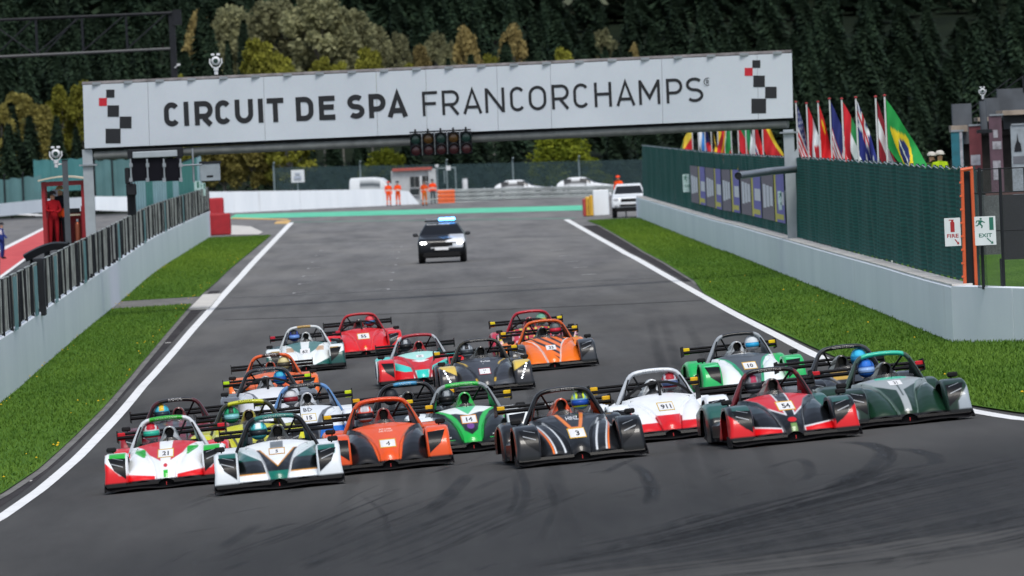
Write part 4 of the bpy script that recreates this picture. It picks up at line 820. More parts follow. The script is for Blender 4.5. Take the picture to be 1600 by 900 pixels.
# ---------------------------------------------------------------- trees
def quads_mesh(name, C, U_, V_2, col):
    n = len(C); P = np.stack([C - U_ - V_2, C + U_ - V_2, C + U_ * .6 + V_2, C - U_ * .6 + V_2], 1); me = bpy.data.meshes.new(name); me.vertices.add(4 * n); me.vertices.foreach_set('co', P.ravel()); me.loops.add(4 * n); me.loops.foreach_set('vertex_index', np.arange(4 * n)); me.polygons.add(n); me.polygons.foreach_set('loop_start', np.arange(0, 4 * n, 4)); me.update()
    a = me.color_attributes.new('Col', 'FLOAT_COLOR', 'POINT'); cc = np.ones((n, 4, 4), np.float32); cc[:, :, :3] = col[:, None]; a.data.foreach_set('color', cc.ravel()); return me
def leaf_mat(name, tint, trans=.3):
    m = bpy.data.materials.new(name); m.use_nodes = True; nt = m.node_tree; b = nt.nodes['Principled BSDF']; b.inputs['Roughness'].default_value = .75; b.inputs['Specular IOR Level'].default_value = .15
    at = nt.nodes.new('ShaderNodeAttribute'); at.attribute_name = 'Col'; oi = nt.nodes.new('ShaderNodeObjectInfo'); mr = nt.nodes.new('ShaderNodeMapRange'); mr.inputs[3].default_value = .72; mr.inputs[4].default_value = 1.28; nt.links.new(oi.outputs['Random'], mr.inputs[0])
    mx = nt.nodes.new('ShaderNodeMix'); mx.data_type = 'RGBA'; mx.blend_type = 'MULTIPLY'; mx.inputs[0].default_value = 1; mx.inputs[7].default_value = (*tint, 1); nt.links.new(at.outputs['Color'], mx.inputs[6])
    m2 = nt.nodes.new('ShaderNodeMix'); m2.data_type = 'RGBA'; m2.blend_type = 'MULTIPLY'; m2.inputs[0].default_value = 1; nt.links.new(mx.outputs[2], m2.inputs[6]); nt.links.new(mr.outputs[0], m2.inputs[7]); nt.links.new(m2.outputs[2], b.inputs['Base Color'])
    tr = nt.nodes.new('ShaderNodeBsdfTranslucent'); nt.links.new(m2.outputs[2], tr.inputs['Color']); ms = nt.nodes.new('ShaderNodeMixShader'); ms.inputs[0].default_value = trans; out = nt.nodes['Material Output']
    nt.links.new(b.outputs[0], ms.inputs[1]); nt.links.new(tr.outputs[0], ms.inputs[2]); nt.links.new(ms.outputs[0], out.inputs['Surface']); return m
m_bark = mat('bark', (.05, .042, .035), .9, var=.3, vscale=2); m_birch = mat('pale_bark', (.22, .21, .19), .9, var=.4, vscale=3)
def spruce(seed, h=18.0, n=5200):
    r = np.random.default_rng(seed); t = r.random(n) ** .8; z = h * (.06 + .94 * t); R_ = (h * .19) * (1 - t) ** .85 + .12; lay = np.floor(t * 26) / 26; ph = r.random(27)[np.clip((t * 26).astype(int), 0, 26)] * 6.28
    nb = 9; a = (np.floor(r.random(n) * nb) / nb) * 6.283 + ph + r.normal(0, .16, n); rad = R_ * np.sqrt(r.random(n)) * (.80 + .35 * np.sin(a * 3 + seed + t * 9)); zz = z - rad * .38 + r.normal(0, .10, n)
    C = np.stack([np.cos(a) * rad, np.sin(a) * rad, zz], -1); s = .13 + .22 * r.random(n); d = np.stack([np.cos(a), np.sin(a), -.55 + r.normal(0, .25, n)], -1); d /= np.linalg.norm(d, axis=1)[:, None]; sd = np.stack([-np.sin(a), np.cos(a), r.normal(0, .5, n)], -1); sd /= np.linalg.norm(sd, axis=1)[:, None]
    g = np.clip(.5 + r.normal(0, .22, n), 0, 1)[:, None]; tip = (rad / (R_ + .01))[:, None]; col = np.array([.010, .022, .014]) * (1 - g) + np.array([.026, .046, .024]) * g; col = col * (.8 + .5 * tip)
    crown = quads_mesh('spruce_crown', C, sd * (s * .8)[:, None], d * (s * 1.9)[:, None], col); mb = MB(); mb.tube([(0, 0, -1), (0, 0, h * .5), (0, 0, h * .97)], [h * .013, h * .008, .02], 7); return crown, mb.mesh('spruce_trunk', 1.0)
def leafy(seed, h=12.0, w=6.0, n=7000, c1=(.10, .09, .02), c2=(.22, .19, .04), base=.12, leaf=.17, up=1.0, twig=40):
    r = np.random.default_rng(seed); K_ = 80; ca = r.random(K_) * 6.28; ct = base + .12 + (.95 - base - .12) * r.random(K_) ** .8; env = np.sin(np.clip((ct - base) / (1 - base), 0, 1) ** .75 * math.pi) ** .6; cr = w / 2 * env * (.35 + .6 * r.random(K_))
    cc = np.stack([np.cos(ca) * cr, np.sin(ca) * cr, ct * h], -1); cs = w * (.06 + .09 * r.random(K_)); k = r.integers(0, K_, n); dv = r.normal(0, 1, (n, 3)); dv /= np.linalg.norm(dv, axis=1)[:, None]; dv *= (r.random(n) ** .45)[:, None]; dv[:, 2] *= 1.15 * up
    C = cc[k] + dv * cs[k][:, None]; s = leaf * (.5 + r.random(n)); u = r.normal(0, 1, (n, 3)); u /= np.linalg.norm(u, axis=1)[:, None]; v = np.cross(u, r.normal(0, 1, (n, 3))); v /= np.linalg.norm(v, axis=1)[:, None]
    g = np.clip(.45 + .5 * (r.random(K_)[k] - .5) + r.normal(0, .18, n) , 0, 1)[:, None]; col = np.array(c1) * (1 - g) + np.array(c2) * g
    crown = quads_mesh('crown', C, u * s[:, None], v * (s * 1.2)[:, None], col); mb = MB(); mb.tube([(0, 0, -1), (.05, 0, h * .3), (0, .05, h * .6), (.03, 0, h * .86)], [h * .016, h * .012, h * .007, .02], 7)
    for i in range(min(K_, twig)):
        z0 = max(.18, ct[i] * .62) * h; mid = (cc[i] * .55 + np.array([0, 0, z0]) * .45) + np.array([0, 0, .2]); mb.tube([(0, 0, z0), tuple(mid), tuple(cc[i])], [h * .006, h * .004, .012], 5, cap=False)
    return crown, mb.mesh('trunk', 1.0)
m_needle = leaf_mat('spruce_needles', (1, 1, 1), .1); m_leaf = leaf_mat('spring_leaves', (1, 1, 1), .35)
def tree_proto(cm, m, bark, name, label, group): return dict(crown=cm[0], trunk=cm[1], m=m, bark=bark, name=name, label=label, group=group)
def plant(p, x, y, sc, rz, zoff=0.0, label=None, tilt=0.0):
    o = thing(p['name'], label or p['label'], 'tree', (x, y, float(gz(x, y)) - .1 + zoff), p['group']); o.rotation_euler = (0, tilt, rz); o.scale = sc if isinstance(sc, tuple) else (sc, sc, sc); link('crown', p['crown'], p['m'], o); link('trunk', p['trunk'], p['bark'], o); return o
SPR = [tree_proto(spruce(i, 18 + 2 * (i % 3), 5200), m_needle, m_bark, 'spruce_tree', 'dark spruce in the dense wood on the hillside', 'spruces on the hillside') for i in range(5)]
OCH = [tree_proto(leafy(10 + i, 12, 6.5, 11000, tuple(k * 1.7 for k in c1), tuple(k * 1.7 for k in c2), leaf=.12), m_leaf, m_birch, 'birch_tree', lab, gr) for i, (c1, c2, lab, gr) in enumerate([
    ((.085, .078, .022), (.20, .175, .050), 'ochre spring birch in front of the dark spruces', 'ochre birches'), ((.085, .088, .016), (.20, .20, .030), 'yellow-green spring birch at the foot of the hillside', 'yellow-green birches'),
    ((.080, .082, .045), (.175, .175, .092), 'pale grey-green willow rising behind the sign', 'grey-green willows'), ((.11, .088, .035), (.23, .185, .075), 'tan spring birch with narrow crown behind the sign', 'tan birches')])]
SHR = [tree_proto(leafy(30 + i, 5.6, 6.0, 8000, (.07, .10, .010), (.25, .28, .025), base=.02, leaf=.09), m_leaf, m_bark, 'leafy_shrub', 'lime', 'lime green shrubs') for i in range(2)]
R = random.Random(11)
def plant_px(p, px, ytop, D, wpx=None, hmul=1.0, label=None):
    """tree standing at distance D whose top shows at photo pixel (px, ytop)"""
    t = pt(px, ytop, D); z0 = float(gz(t.x, D)); H_ = t.z - z0; co = [v.co for v in p['crown'].vertices]; top = p.setdefault('h', max(c.z for c in co)); ww = p.setdefault('w', max(c.x for c in co) - min(c.x for c in co)); s = H_ / top
    sx = s if wpx is None else (wpx / ppm(D)) / ww
    return plant(p, t.x, D, (sx, sx, s), R.uniform(0, 6.28), label=label)
# named trees in front
plant_px(SHR[0], 873, 203, 642, 135, label='lime green shrub behind the netting and parked cars'); plant_px(SHR[1], 600, 226, 640, 85, label='lime green shrub left of the cabin')
plant_px(SHR[1], 930, 262, 636, 60, label='low olive shrub behind the netting near the green fence')
for (px, y, D, w, k) in [(345, 150, 650, 95, 0), (300, 190, 655, 70, 1), (395, 175, 648, 80, 0), (450, 165, 646, 90, 1), (25, 140, 690, 85, 0), (60, 158, 686, 70, 0), (95, 128, 694, 75, 1), (125, 122, 692, 60, 1), (280, 112, 720, 40, 1), (0, 158, 684, 60, 0),
        (365, 2, 780, 110, 2), (430, -10, 775, 150, 2), (490, -15, 770, 150, 2), (545, 5, 772, 110, 2), (580, 30, 776, 80, 2), (405, 55, 740, 90, 1), (440, 80, 735, 60, 1), (500, 85, 735, 60, 1), (530, 92, 735, 50, 1), (575, 70, 730, 70, 1), (622, 45, 765, 55, 2), (655, 65, 745, 50, 3), (680, 45, 760, 60, 2), (725, 35, 745, 62, 3), (800, 32, 750, 62, 3), (700, 60, 755, 50, 2), (640, 95, 735, 60, 1), (990, 62, 742, 30, 3), (310, 10, 800, 60, 3), (765, 80, 740, 50, 1), (880, 70, 742, 55, 1), (940, 40, 800, 60, 2)]:
    plant_px(OCH[k], px, y, D, w)
for (px, y, D, w) in [(45, 178, 655, 70), (88, 178, 652, 55), (12, 190, 652, 60), (118, 195, 650, 50), (150, 150, 665, 60), (380, 28, 760, 58), (355, 60, 750, 40), (735, 82, 722, 60), (700, 88, 722, 40), (790, 62, 724, 75), (840, 64, 726, 55), (905, 68, 730, 75), (862, 80, 724, 50), (985, 78, 728, 45), (960, 85, 726, 45), (945, 70, 730, 50), (1040, 65, 735, 60), (1090, 45, 740, 70), (1130, 40, 742, 70), (1160, 60, 738, 50), (520, 195, 655, 55), (560, 205, 655, 55), (480, 200, 658, 60), (640, 185, 660, 70), (690, 190, 662, 70), (740, 195, 660, 70), (790, 190, 664, 60), (960, 195, 660, 70), (1010, 185, 664, 80), (1060, 180, 668, 70), (400, 200, 660, 60), (230, 130, 672, 60), (190, 120, 670, 60)]:
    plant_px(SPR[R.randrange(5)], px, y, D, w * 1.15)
# hillside rows of spruce, nearest first
n = 0
for row, (D, ytop, jit, step) in enumerate([(690, 120, 40, 40), (730, 75, 40, 40), (790, 38, 40, 42), (860, 5, 40, 44), (940, -30, 40, 44)]):
    px = -240 + row * 13
    while px < 1880:
        yt = ytop + R.uniform(-jit, jit); dens = 1.0
        if row < 3 and px > 1180: yt += (28 if row == 0 else -8)
        if row < 2 and 330 < px < 1180: dens = 0.0
        if row == 2 and 340 < px < 640: dens = 0.0
        if row < 1 and px < 330: dens = .5
        if R.random() < dens: plant_px(SPR[R.randrange(5)], px, yt, D + R.uniform(-12, 12), R.uniform(62, 95)); n += 1
        px += step * R.uniform(.75, 1.25)
# the far wood that closes the view: one mass
cs, cU, cV, cc = [], [], [], []
rr = np.random.default_rng(5); src = SPR[0]['crown']; nv = len(src.vertices); co = np.zeros(nv * 3); src.vertices.foreach_get('co', co); co = co.reshape(-1, 4, 3); colr = np.zeros(nv * 4); src.color_attributes['Col'].data.foreach_get('color', colr); colr = colr.reshape(-1, 4, 4)
sel = rr.choice(len(co), 650, replace=False); PV, PC = [], []
for i in range(1150):
    Y = rr.uniform(950, 1330); X = rr.uniform(-.080, .108) * Y; a = rr.random() * 6.28; s = rr.uniform(.8, 1.25); ca, sa = math.cos(a) * s, math.sin(a) * s; q = co[sel]; P = np.stack([q[..., 0] * ca - q[..., 1] * sa, q[..., 0] * sa + q[..., 1] * ca, q[..., 2] * s], -1)
    ctr = P.mean(1, keepdims=True); P = ctr + (P - ctr) * 2.4 + np.array([X, Y, float(gz(X, Y))]); br = rr.random() < .06; PV.append(P); PC.append(colr[sel] * (np.array([5, 3.2, 4.0, 1]) if br else np.array([1, 1, 1, 1]) * rr.uniform(.75, 1.3)))
PV = np.concatenate(PV).reshape(-1, 3); PC = np.concatenate(PC).reshape(-1, 4); nq = len(PV) // 4; me = bpy.data.meshes.new('far_wood'); me.vertices.add(len(PV)); me.vertices.foreach_set('co', PV.ravel()); me.loops.add(len(PV)); me.loops.foreach_set('vertex_index', np.arange(len(PV))); me.polygons.add(nq); me.polygons.foreach_set('loop_start', np.arange(0, len(PV), 4)); me.update()
a_ = me.color_attributes.new('Col', 'FLOAT_COLOR', 'POINT'); a_.data.foreach_set('color', PC.astype(np.float32).ravel()); tag(link('far_wood', me, m_needle), 'dense dark conifer wood covering the upper hillside', 'wood', kind='stuff')
# ================================================================ people (one skinned body each)
def skin_mesh(name, pts, edges, rad, sub=2, root=0):
    me = bpy.data.meshes.new(name); me.from_pydata([tuple(p) for p in pts], edges, [])
    o = bpy.data.objects.new(name, me); COL.objects.link(o)
    sk = o.modifiers.new('skin', 'SKIN'); sk.use_smooth_shade = True
    for i, v in enumerate(me.skin_vertices[0].data):
        r = rad[i]; v.radius = r if isinstance(r, tuple) else (r, r); v.use_root = (i == root)
    ss = o.modifiers.new('sub', 'SUBSURF'); ss.levels = sub; ss.render_levels = sub
    dg = bpy.context.evaluated_depsgraph_get(); out = bpy.data.meshes.new_from_object(o.evaluated_get(dg))
    bpy.data.objects.remove(o); bpy.data.meshes.remove(me)
    out.name = name; return out
def paint_mesh(me, fn):
    n = len(me.vertices); co = np.zeros(n * 3); me.vertices.foreach_get('co', co); co = co.reshape(-1, 3)
    c = np.ones((n, 4), np.float32); c[:, :3] = fn(co[:, 0], co[:, 1], co[:, 2])
    a = me.color_attributes.get('Col') or me.color_attributes.new('Col', 'FLOAT_COLOR', 'POINT'); a.data.foreach_set('color', c.ravel())
    return me
def fill(n, c): return np.tile(np.array(lin(c)), (n, 1))
m_cloth = mat('clothing', rough=.85, attr=True, var=.12, vscale=12.0, spec=.2)
m_paint = mat('car_paint', rough=.35, attr=True, var=.03, vscale=6.0, coat=.28, spec=.22)
m_helm = mat('helmet_shell', rough=.55, attr=True, var=.08, coat=.05, spec=.2)
m_carbon = mat('black_carbon', (.006, .006, .007), .55, var=.2, coat=.05, spec=.08)
m_black = mat('matt_black', (.007, .007, .008), .6, spec=.25)
m_rubber = mat('tyre_rubber', (.014, .014, .015), .8)
m_rim = mat('dark_rim', (.06, .06, .065), .4, .8)
m_lens = mat('headlight_lens', (.007, .008, .010), .35, coat=.06, spec=.12)
m_led = mat('white_led', (.8, .85, .9), .3, emit=(.9, .95, 1), estr=2.0)
m_ledoff = mat('grey_light_bar', (.18, .20, .22), .4)
m_white = mat('white_vinyl', (.75, .76, .77), .5, var=.04)
m_ink = mat('black_ink', (.01, .01, .012), .5)
m_yelv = mat('yellow_vinyl', (.70, .42, .03), .5, var=.04)
m_red = mat('red_strap', (.45, .02, .02), .6)
m_screen = mat('tinted_screen', (.05, .055, .06), .1, alpha=.45)

# ================================================================ race car geometry (design coordinates, nose at -Y)
def smc(y, ys, vs_):
    yy = np.linspace(ys[0] - .001, ys[-1] + .001, 600); k = np.interp(yy, ys, vs_); kk = np.pad(k, 12, 'edge')
    return np.interp(y, yy, np.convolve(kk, np.ones(25) / 25, 'valid'))
TY = [-1.875, -1.865, -1.84, -1.78, -1.65, -1.5, -1.3, -1.1, -.9, -.7, -.5, -.35, -.22]
def t_hull(y): return smc(y, TY, [.13, .18, .23, .285, .355, .42, .485, .545, .60, .645, .682, .70, .70])
def t_pan(y): return smc(y, TY, [.13, .16, .195, .245, .315, .385, .455, .515, .555, .575, .58, .575, .57])
def w_hull(y): return smc(y, [-1.875, -1.7, -1.4, -1.1, -.9, -.7, -.5, -.35, -.22], [.125, .135, .165, .215, .265, .33, .42, .49, .52])
def H(x, y):
    u = np.abs(x); w = w_hull(y)
    a = t_hull(y) - .07 * np.minimum(u / w, 1) ** 2 - 2.0 * np.maximum(u - w, 0) + .010 * np.exp(-((u - w) / .018) ** 2)
    xc = (w + .55) / 2; hw_ = np.maximum((.55 - w) / 2, .03)
    b = t_pan(y) - np.where(u < xc, .085, .10) * np.clip((u - xc) / hw_, -1.2, 1.2) ** 2
    b = np.where(u < w * .6, -1, b); k = .012; d = np.clip(.5 + .5 * (a - b) / k, 0, 1)
    return np.where(b < -.5, a, b * (1 - d) + a * d + k * d * (1 - d))
def HW(v): return np.interp(v, [.10, .17, .38, .52, .60, .64, .68], [.125, .132, .185, .25, .32, .42, .55])
def shear(P):
    P = np.array(P, float); P[..., 2] -= .03 * (P[..., 1] + 1.95) ; return P
CXS = np.linspace(-.556, .556, 131)
CYS = -1.875 + 1.655 * np.concatenate([np.linspace(0, .03, 10)[:-1], np.linspace(.03, .2, 22)[:-1], np.linspace(.2, 1, 86)])
GX, GY = np.meshgrid(CXS, CYS); COWL = np.stack([GX, GY, H(GX, GY)], -1)
def cowl_y(x, z):
    x = np.asarray(x, float); out = np.zeros_like(x)
    for i in range(len(x)):
        h = H(np.full(len(CYS), x[i]), CYS); h = np.maximum.accumulate(h) + np.arange(len(h)) * 1e-6
        out[i] = np.interp(z[i], h, CYS)
    return out
FPROF = np.array([(-1.885, .09), (-1.882, .15), (-1.872, .22), (-1.852, .30), (-1.815, .38), (-1.755, .455), (-1.66, .52), (-1.54, .562), (-1.40, .583), (-1.25, .588), (-1.08, .57), (-.93, .53), (-.82, .46), (-.74, .35), (-.70, .22), (-.69, .12)])
RPROF = np.array([(.34, .12), (.36, .28), (.42, .42), (.54, .54), (.72, .62), (.95, .655), (1.2, .66), (1.45, .64), (1.7, .60), (1.86, .57), (1.87, .40), (1.86, .22)])
def arch(prof, x0, x1, wc, wr, r=.055, nx=26, flare=.0):
    """wheel pod: rounded shell over the wheel, side skirts down to the wheel opening"""
    s = np.concatenate([[0], np.cumsum(np.hypot(*np.diff(prof, axis=0).T))]); ss = np.linspace(0, s[-1], 70)
    py, pz = smc(ss, s, prof[:, 0]), smc(ss, s, prof[:, 1]); ty, tz = np.gradient(py), np.gradient(pz); L = np.hypot(ty, tz); ny, nz = -tz / L, ty / L
    hw_ = (x1 - x0) / 2; xc = (x0 + x1) / 2; ds = hw_ * np.sin(np.linspace(-math.pi / 2, math.pi / 2, nx)) ; cols = []
    cy, cz = wc
    def skirt(xx):
        dy, dz = py - cy, pz - cz; d = np.hypot(dy, dz); k = np.minimum(wr / np.maximum(d, 1e-3), .97)
        qy, qz = cy + dy * k, np.maximum(cz + dz * k, .07); qz = np.minimum(qz, pz - .005)
        return np.stack([np.full_like(py, xx), qy, qz], -1)
    cols.append(skirt(x0))
    for d in ds:
        e = max(0, abs(d) - (hw_ - r)) / r; ins = r * (1 - math.sqrt(max(0, 1 - e * e)))
        f = flare * np.clip((.3 - pz) / .25, 0, 1) * (1 if d > 0 else 0) * (d / hw_)
        cols.append(np.stack([xc + d + f, py - ny * ins, pz - nz * ins], -1))
    cols.append(skirt(x1))
    return np.array(cols)           # [col, row, 3]
FEN = arch(FPROF, .538, .872, (-1.22, .275), .315, flare=.03)
REN = arch(RPROF, .50, .862, (1.12, .29), .325, r=.08)
def fender_y(z):
    n = 9; return smc(z, FPROF[:n, 1], FPROF[:n, 0])
def mirror_pts(P): Q = P.copy(); Q[..., 0] *= -1; return Q
# hoop
HP = [(.57, .56), (.51, .685), (.45, .80), (.40, .895), (.37, .945), (.335, .985), (.285, 1.012), (.22, 1.026), (.11, 1.036), (0, 1.039)]
hpath = [(-x, .14 + .02 * (z - .5), z) for x, z in HP] + [(x, .14 + .02 * (z - .5), z) for x, z in HP[-2::-1]]
hp2 = []
for i in range(len(hpath) - 1):
    for k in range(4): hp2.append(tuple(Vector(hpath[i]).lerp(Vector(hpath[i + 1]), k / 4)))
hp2.append(hpath[-1])

def mb_from_grid(P, cap=None):
    mb = MB(); mb.grid(P); return mb
BASE = {}
def base_mesh(name, mb, smooth=.7):
    mb.v = list(map(tuple, shear(np.array(mb.v)))); BASE[name] = mb.mesh('base_' + name, smooth, True); return BASE[name]
DES = {}
def reg(name, mb, smooth=.7):
    DES[name] = np.array(mb.v, float); base_mesh(name, mb, smooth)
mb = MB(); mb.grid(COWL)
# rear lip of the cowl turned down into the cockpit
lip = np.array([COWL[-1], COWL[-1] + [0, .02, -.03], COWL[-1] + [0, .0, -.14]]); mb.grid(lip)
reg('cowl', mb, .9)
mb = MB(); mb.grid(FEN); reg('fender_r', mb, .8)
mb = MB(); mb.grid(mirror_pts(FEN)); reg('fender_l', mb, .8)
mb = MB(); mb.grid(REN)
mb.add([tuple(p) for p in REN[:, 0]], [tuple(range(len(REN)))]); reg('rear_r', mb, .8)
mb = MB(); mb.grid(mirror_pts(REN)); mb.add([tuple(p) for p in mirror_pts(REN)[:, 0]], [tuple(range(len(REN)))]); reg('rear_l', mb, .8)
mb = MB(); mb.tube(hp2, .033, 12, flat=1.8); reg('hoop', mb, 3.14)
# air scoop
def scoop_ring(y, zt, r, wb, zb, n=24):
    R_ = []
    for k in range(n):
        a = math.pi * (k / (n - 1)); R_.append((r * math.cos(a), zt - r + r * math.sin(a)))
    R_ = [(wb, zb)] + R_ + [(-wb, zb)]
    return [(x, y, z) for x, z in R_]
def ell(y, zc, rx, rz, n=24):
    R_ = [(rx * math.cos(math.pi * k / (n - 1)), zc + rz * max(math.sin(math.pi * k / (n - 1)), 0)) for k in range(n)]
    return [(x, y, z) for x, z in [(rx * .8, zc - rz)] + R_ + [(-rx * .8, zc - rz)]]
rings = [ell(.30, .825, .045, .05), ell(.16, .825, .058, .062), ell(.13, .825, .066, .070), scoop_ring(.14, .915, .085, .165, .66), scoop_ring(.30, .92, .10, .20, .62), scoop_ring(.8, .85, .12, .26, .58), scoop_ring(1.4, .70, .12, .3, .55)]
mb = MB(); mb.grid(np.array(rings)); mb.add(rings[0], [tuple(range(len(rings[0])))]); reg('scoop', mb, .9)
for nm, s in (('gusset_l', -1), ('gusset_r', 1)):
    mb = MB(); P = [(s * .39, .16, .92), (s * .535, .12, .60), (s * .42, .55, .60)]; Q = [(p[0] - s * .012, p[1], p[2]) for p in P]
    mb.add(P + Q, [(0, 1, 2), (5, 4, 3), (0, 3, 4, 1), (1, 4, 5, 2), (2, 5, 3, 0)]); reg(nm, mb, .5)
for nm, s in (('l', -1), ('r', 1)):
    mb = MB(); mb.box((s * .50, .05, .49), (.11, .62, .20), bev=.03); reg('cside_' + nm, mb, .7)
    mb = MB(); mb.box((s * .66, -.12, .26), (.36, 1.1, .28), bev=.06); reg('pod_' + nm, mb, .7)
    mb = MB(); mb.box((s * .745, 1.66, .835), (.115, .07, .115), bev=.01); reg('caps_' + nm, mb, .5)
mb = MB(); mb.box((0, 1.02, .42), (.98, 1.36, .34), bev=.08); reg('tub', mb, .7)
def plain(name, mb, smooth=.6, sh=True):
    if sh and mb.v: mb.v = list(map(tuple, shear(np.array(mb.v))))
    BASE[name] = mb.mesh('base_' + name, smooth)
# splitter
nx = 45; xs = np.linspace(-.885, .885, nx); G = []
def split_row(y, dz):
    return [(x, y + .05 * math.cos(x / .885 * 1.57) + (.03 if abs(x) > .8 else 0), .028 + dz + .020 * (1 - math.cos(x * 7.2)) * .5 + (.03 * max(0, (abs(x) - .82) / .065))) for x in xs]
G = [split_row(-1.2, .03), split_row(-1.85, .03), split_row(-2.0, .012), split_row(-2.01, 0.0), split_row(-1.85, -.005), split_row(-1.2, -.005)]
mb = MB(); mb.grid(np.array(G))
lipz = [[(x, -1.872, .128), (x, -1.89, .09), (x, -1.87, .045)] for x in np.linspace(-.86, .86, 40) if abs(x) > .10]
for sgn in (-1, 1): mb.grid(np.array([r for r in lipz if r[0][0] * sgn > 0]))
mb.box((0, -1.80, .085), (.24, .04, .09))
for s in (-1, 1): mb.prism([(-2.0, .03), (-1.55, .03), (-1.55, .17), (-1.8, .15), (-1.97, .07)], s * .885, s * .897, axis='x')
plain('splitter', mb, .5, False)
mb = MB(); mb.box((0, .25, .085), (1.56, 3.1, .07), bev=.02); mb.box((0, 1.86, .16), (1.3, .2, .16), bev=.02)
mb.box((0, -.05, .36), (.86, .9, .44)); mb.box((0, .42, .50), (.9, .12, .24)); plain('floor', mb, .5, False)
mb = MB()
for (z, y, c, th) in ((.812, 1.70, .30, .052), (.872, 1.84, .20, .042)):
    prof = [(-c / 2, 0), (-c * .42, th * .5), (-c * .1, th * .62), (c * .3, th * .2), (c / 2, -.004), (c * .2, -th * .35), (-c * .2, -th * .5), (-c * .44, -th * .35)]
    mb = MB(); mb.prism([(y + a, z + b) for a, b in prof], -.80, .80, axis='x'); plain('wing_main' if c > .25 else 'wing_flap', mb, .6)
for nm, s in (('wing_end_l', -1), ('wing_end_r', 1)):
    mb = MB(); mb.prism([(1.5, .76), (1.98, .74), (2.0, .915), (1.62, .925)], s * .800, s * .812, axis='x'); plain(nm, mb)
for nm, s in (('l', -1), ('r', 1)):
    mb = MB(); mb.prism([(1.55, .5), (1.78, .5), (1.86, .80), (1.66, .80)], s * .22, s * .228, axis='x'); plain('wing_post_' + nm, mb)
    mb = MB(); mb.tube([(s * .375, .10, .935), (s * .44, -.05, .79), (s * .50, -.2, .60)], .013, 6); plain('stay_' + nm, mb, 1.0)
mb = MB(); mb.tube([(.30, .16, 1.0), (.12, .62, .72), (.06, .9, .60)], .016, 6); plain('brace', mb, 1.0)
mb = MB(); mb.tube([(-.24, .16, 1.01), (-.18, .7, .68)], .013, 6); plain('brace2', mb, 1.0)
for nm, s in (('mirror_l', -1), ('mirror_r', 1)):
    mb = MB(); mb.box((s * .785, -1.02, .640), (.145, .07, .072), bev=.018); mb.box((s * .765, -1.0, .60), (.02, .03, .08)); plain(nm, mb, .6)
for nm, x, y, r, w in (('wheel_f', .705, -1.22, .272, .20), ('wheel_r', .69, 1.12, .285, .26)):
    mb = MB(); mb.lathe([(r * .62, -w / 2), (r * .9, -w / 2), (r * .98, -w * .4), (r, -w * .25), (r, w * .25), (r * .98, w * .4), (r * .9, w / 2), (r * .62, w / 2), (r * .6, 0), (r * .62, -w / 2)], (0, 0, 0), 24, 'x'); plain(nm, mb, .6, False)
    mb = MB(); mb.lathe([(.02, -.02), (.06, .0), (r * .35, .02), (r * .62, w * .46), (r * .60, -w * .46), (.02, -.02)], (0, 0, 0), 20, 'x'); plain(nm + '_rim', mb, .6, False)
mb = MB(); mb.tube([(-.53, -.12, .60), (-.44, -.22, .70), (-.30, -.34, .80), (-.14, -.42, .85), (0, -.44, .862), (.14, -.42, .85), (.30, -.34, .80), (.44, -.22, .70), (.53, -.12, .60)], .022, 8); mb.tube([(0, -.44, .862), (0, -.52, .76), (0, -.58, .66)], .022, 8)
plain('halo', mb, 1.0)
mb = MB(); P = []
for k in range(15):
    x = -.36 + .72 * k / 14; y = -.26 - .10 * math.cos(x / .36 * 1.4); z = .70 - .07 * (x / .52) ** 2
    P.append([(x, y, z - .01), (x, y + .025, z + .045)])
mb.grid(np.array(P)); plain('windscreen', mb, 1.0)
mb = MB(); mb.tube([(.02, -.42, .68), (.02, -.42, .76)], .006, 5); plain('aerial', mb)
mb = MB(); mb.box((.0, -1.895, .085), (.010, .02, .05)); plain('tow_strap', mb)
def patch(cs, n=7, off_=.008, yf=None):
    """quad in front-view (x, z) pressed onto a surface y=f"""
    A, B, C_, D_ = [np.array(c, float) for c in cs]; P = np.zeros((n, n, 3))
    for i in range(n):
        for j in range(n):
            s, t = i / (n - 1), j / (n - 1); p = (A * (1 - s) + B * s) * (1 - t) + (D_ * (1 - s) + C_ * s) * t; P[i, j] = (p[0], 0, p[1])
    P[..., 1] = yf(P[..., 0].ravel(), P[..., 2].ravel()).reshape(n, n) - off_; return P
fy = lambda x, z: fender_y(z)
for nm, s in (('lamp_l', -1), ('lamp_r', 1)):
    mb = MB(); mb.grid(patch([(s * .815, .515), (s * .565, .50), (s * .572, .205), (s * .735, .335)], n=9, yf=fy)); plain(nm, mb, 1.0)
    mb = MB(); mb.grid(patch([(s * .775, .445), (s * .605, .385), (s * .605, .368), (s * .775, .428)], 5, .013, fy)); plain(nm + '_led', mb, 1.0)
    mb = MB(); mb.grid(patch([(s * .755, .52), (s * .60, .475), (s * .60, .467), (s * .755, .512)], 5, .013, fy)); plain(nm + '_trim', mb, 1.0)
    mb = MB()
    for k in range(6):
        cx_, cz_ = s * (.775 - .022 * k), .50 - .052 * k; ring = [(cx_ + .018 * math.cos(a * .785), cz_ + .018 * math.sin(a * .785)) for a in range(8)]
        yv = fender_y(np.array([p[1] for p in ring])) - .014; mb.add([(p[0], yv[i], p[1]) for i, p in enumerate(ring)], [tuple(range(8))])
    plain(nm + '_dots', mb, 1.0)
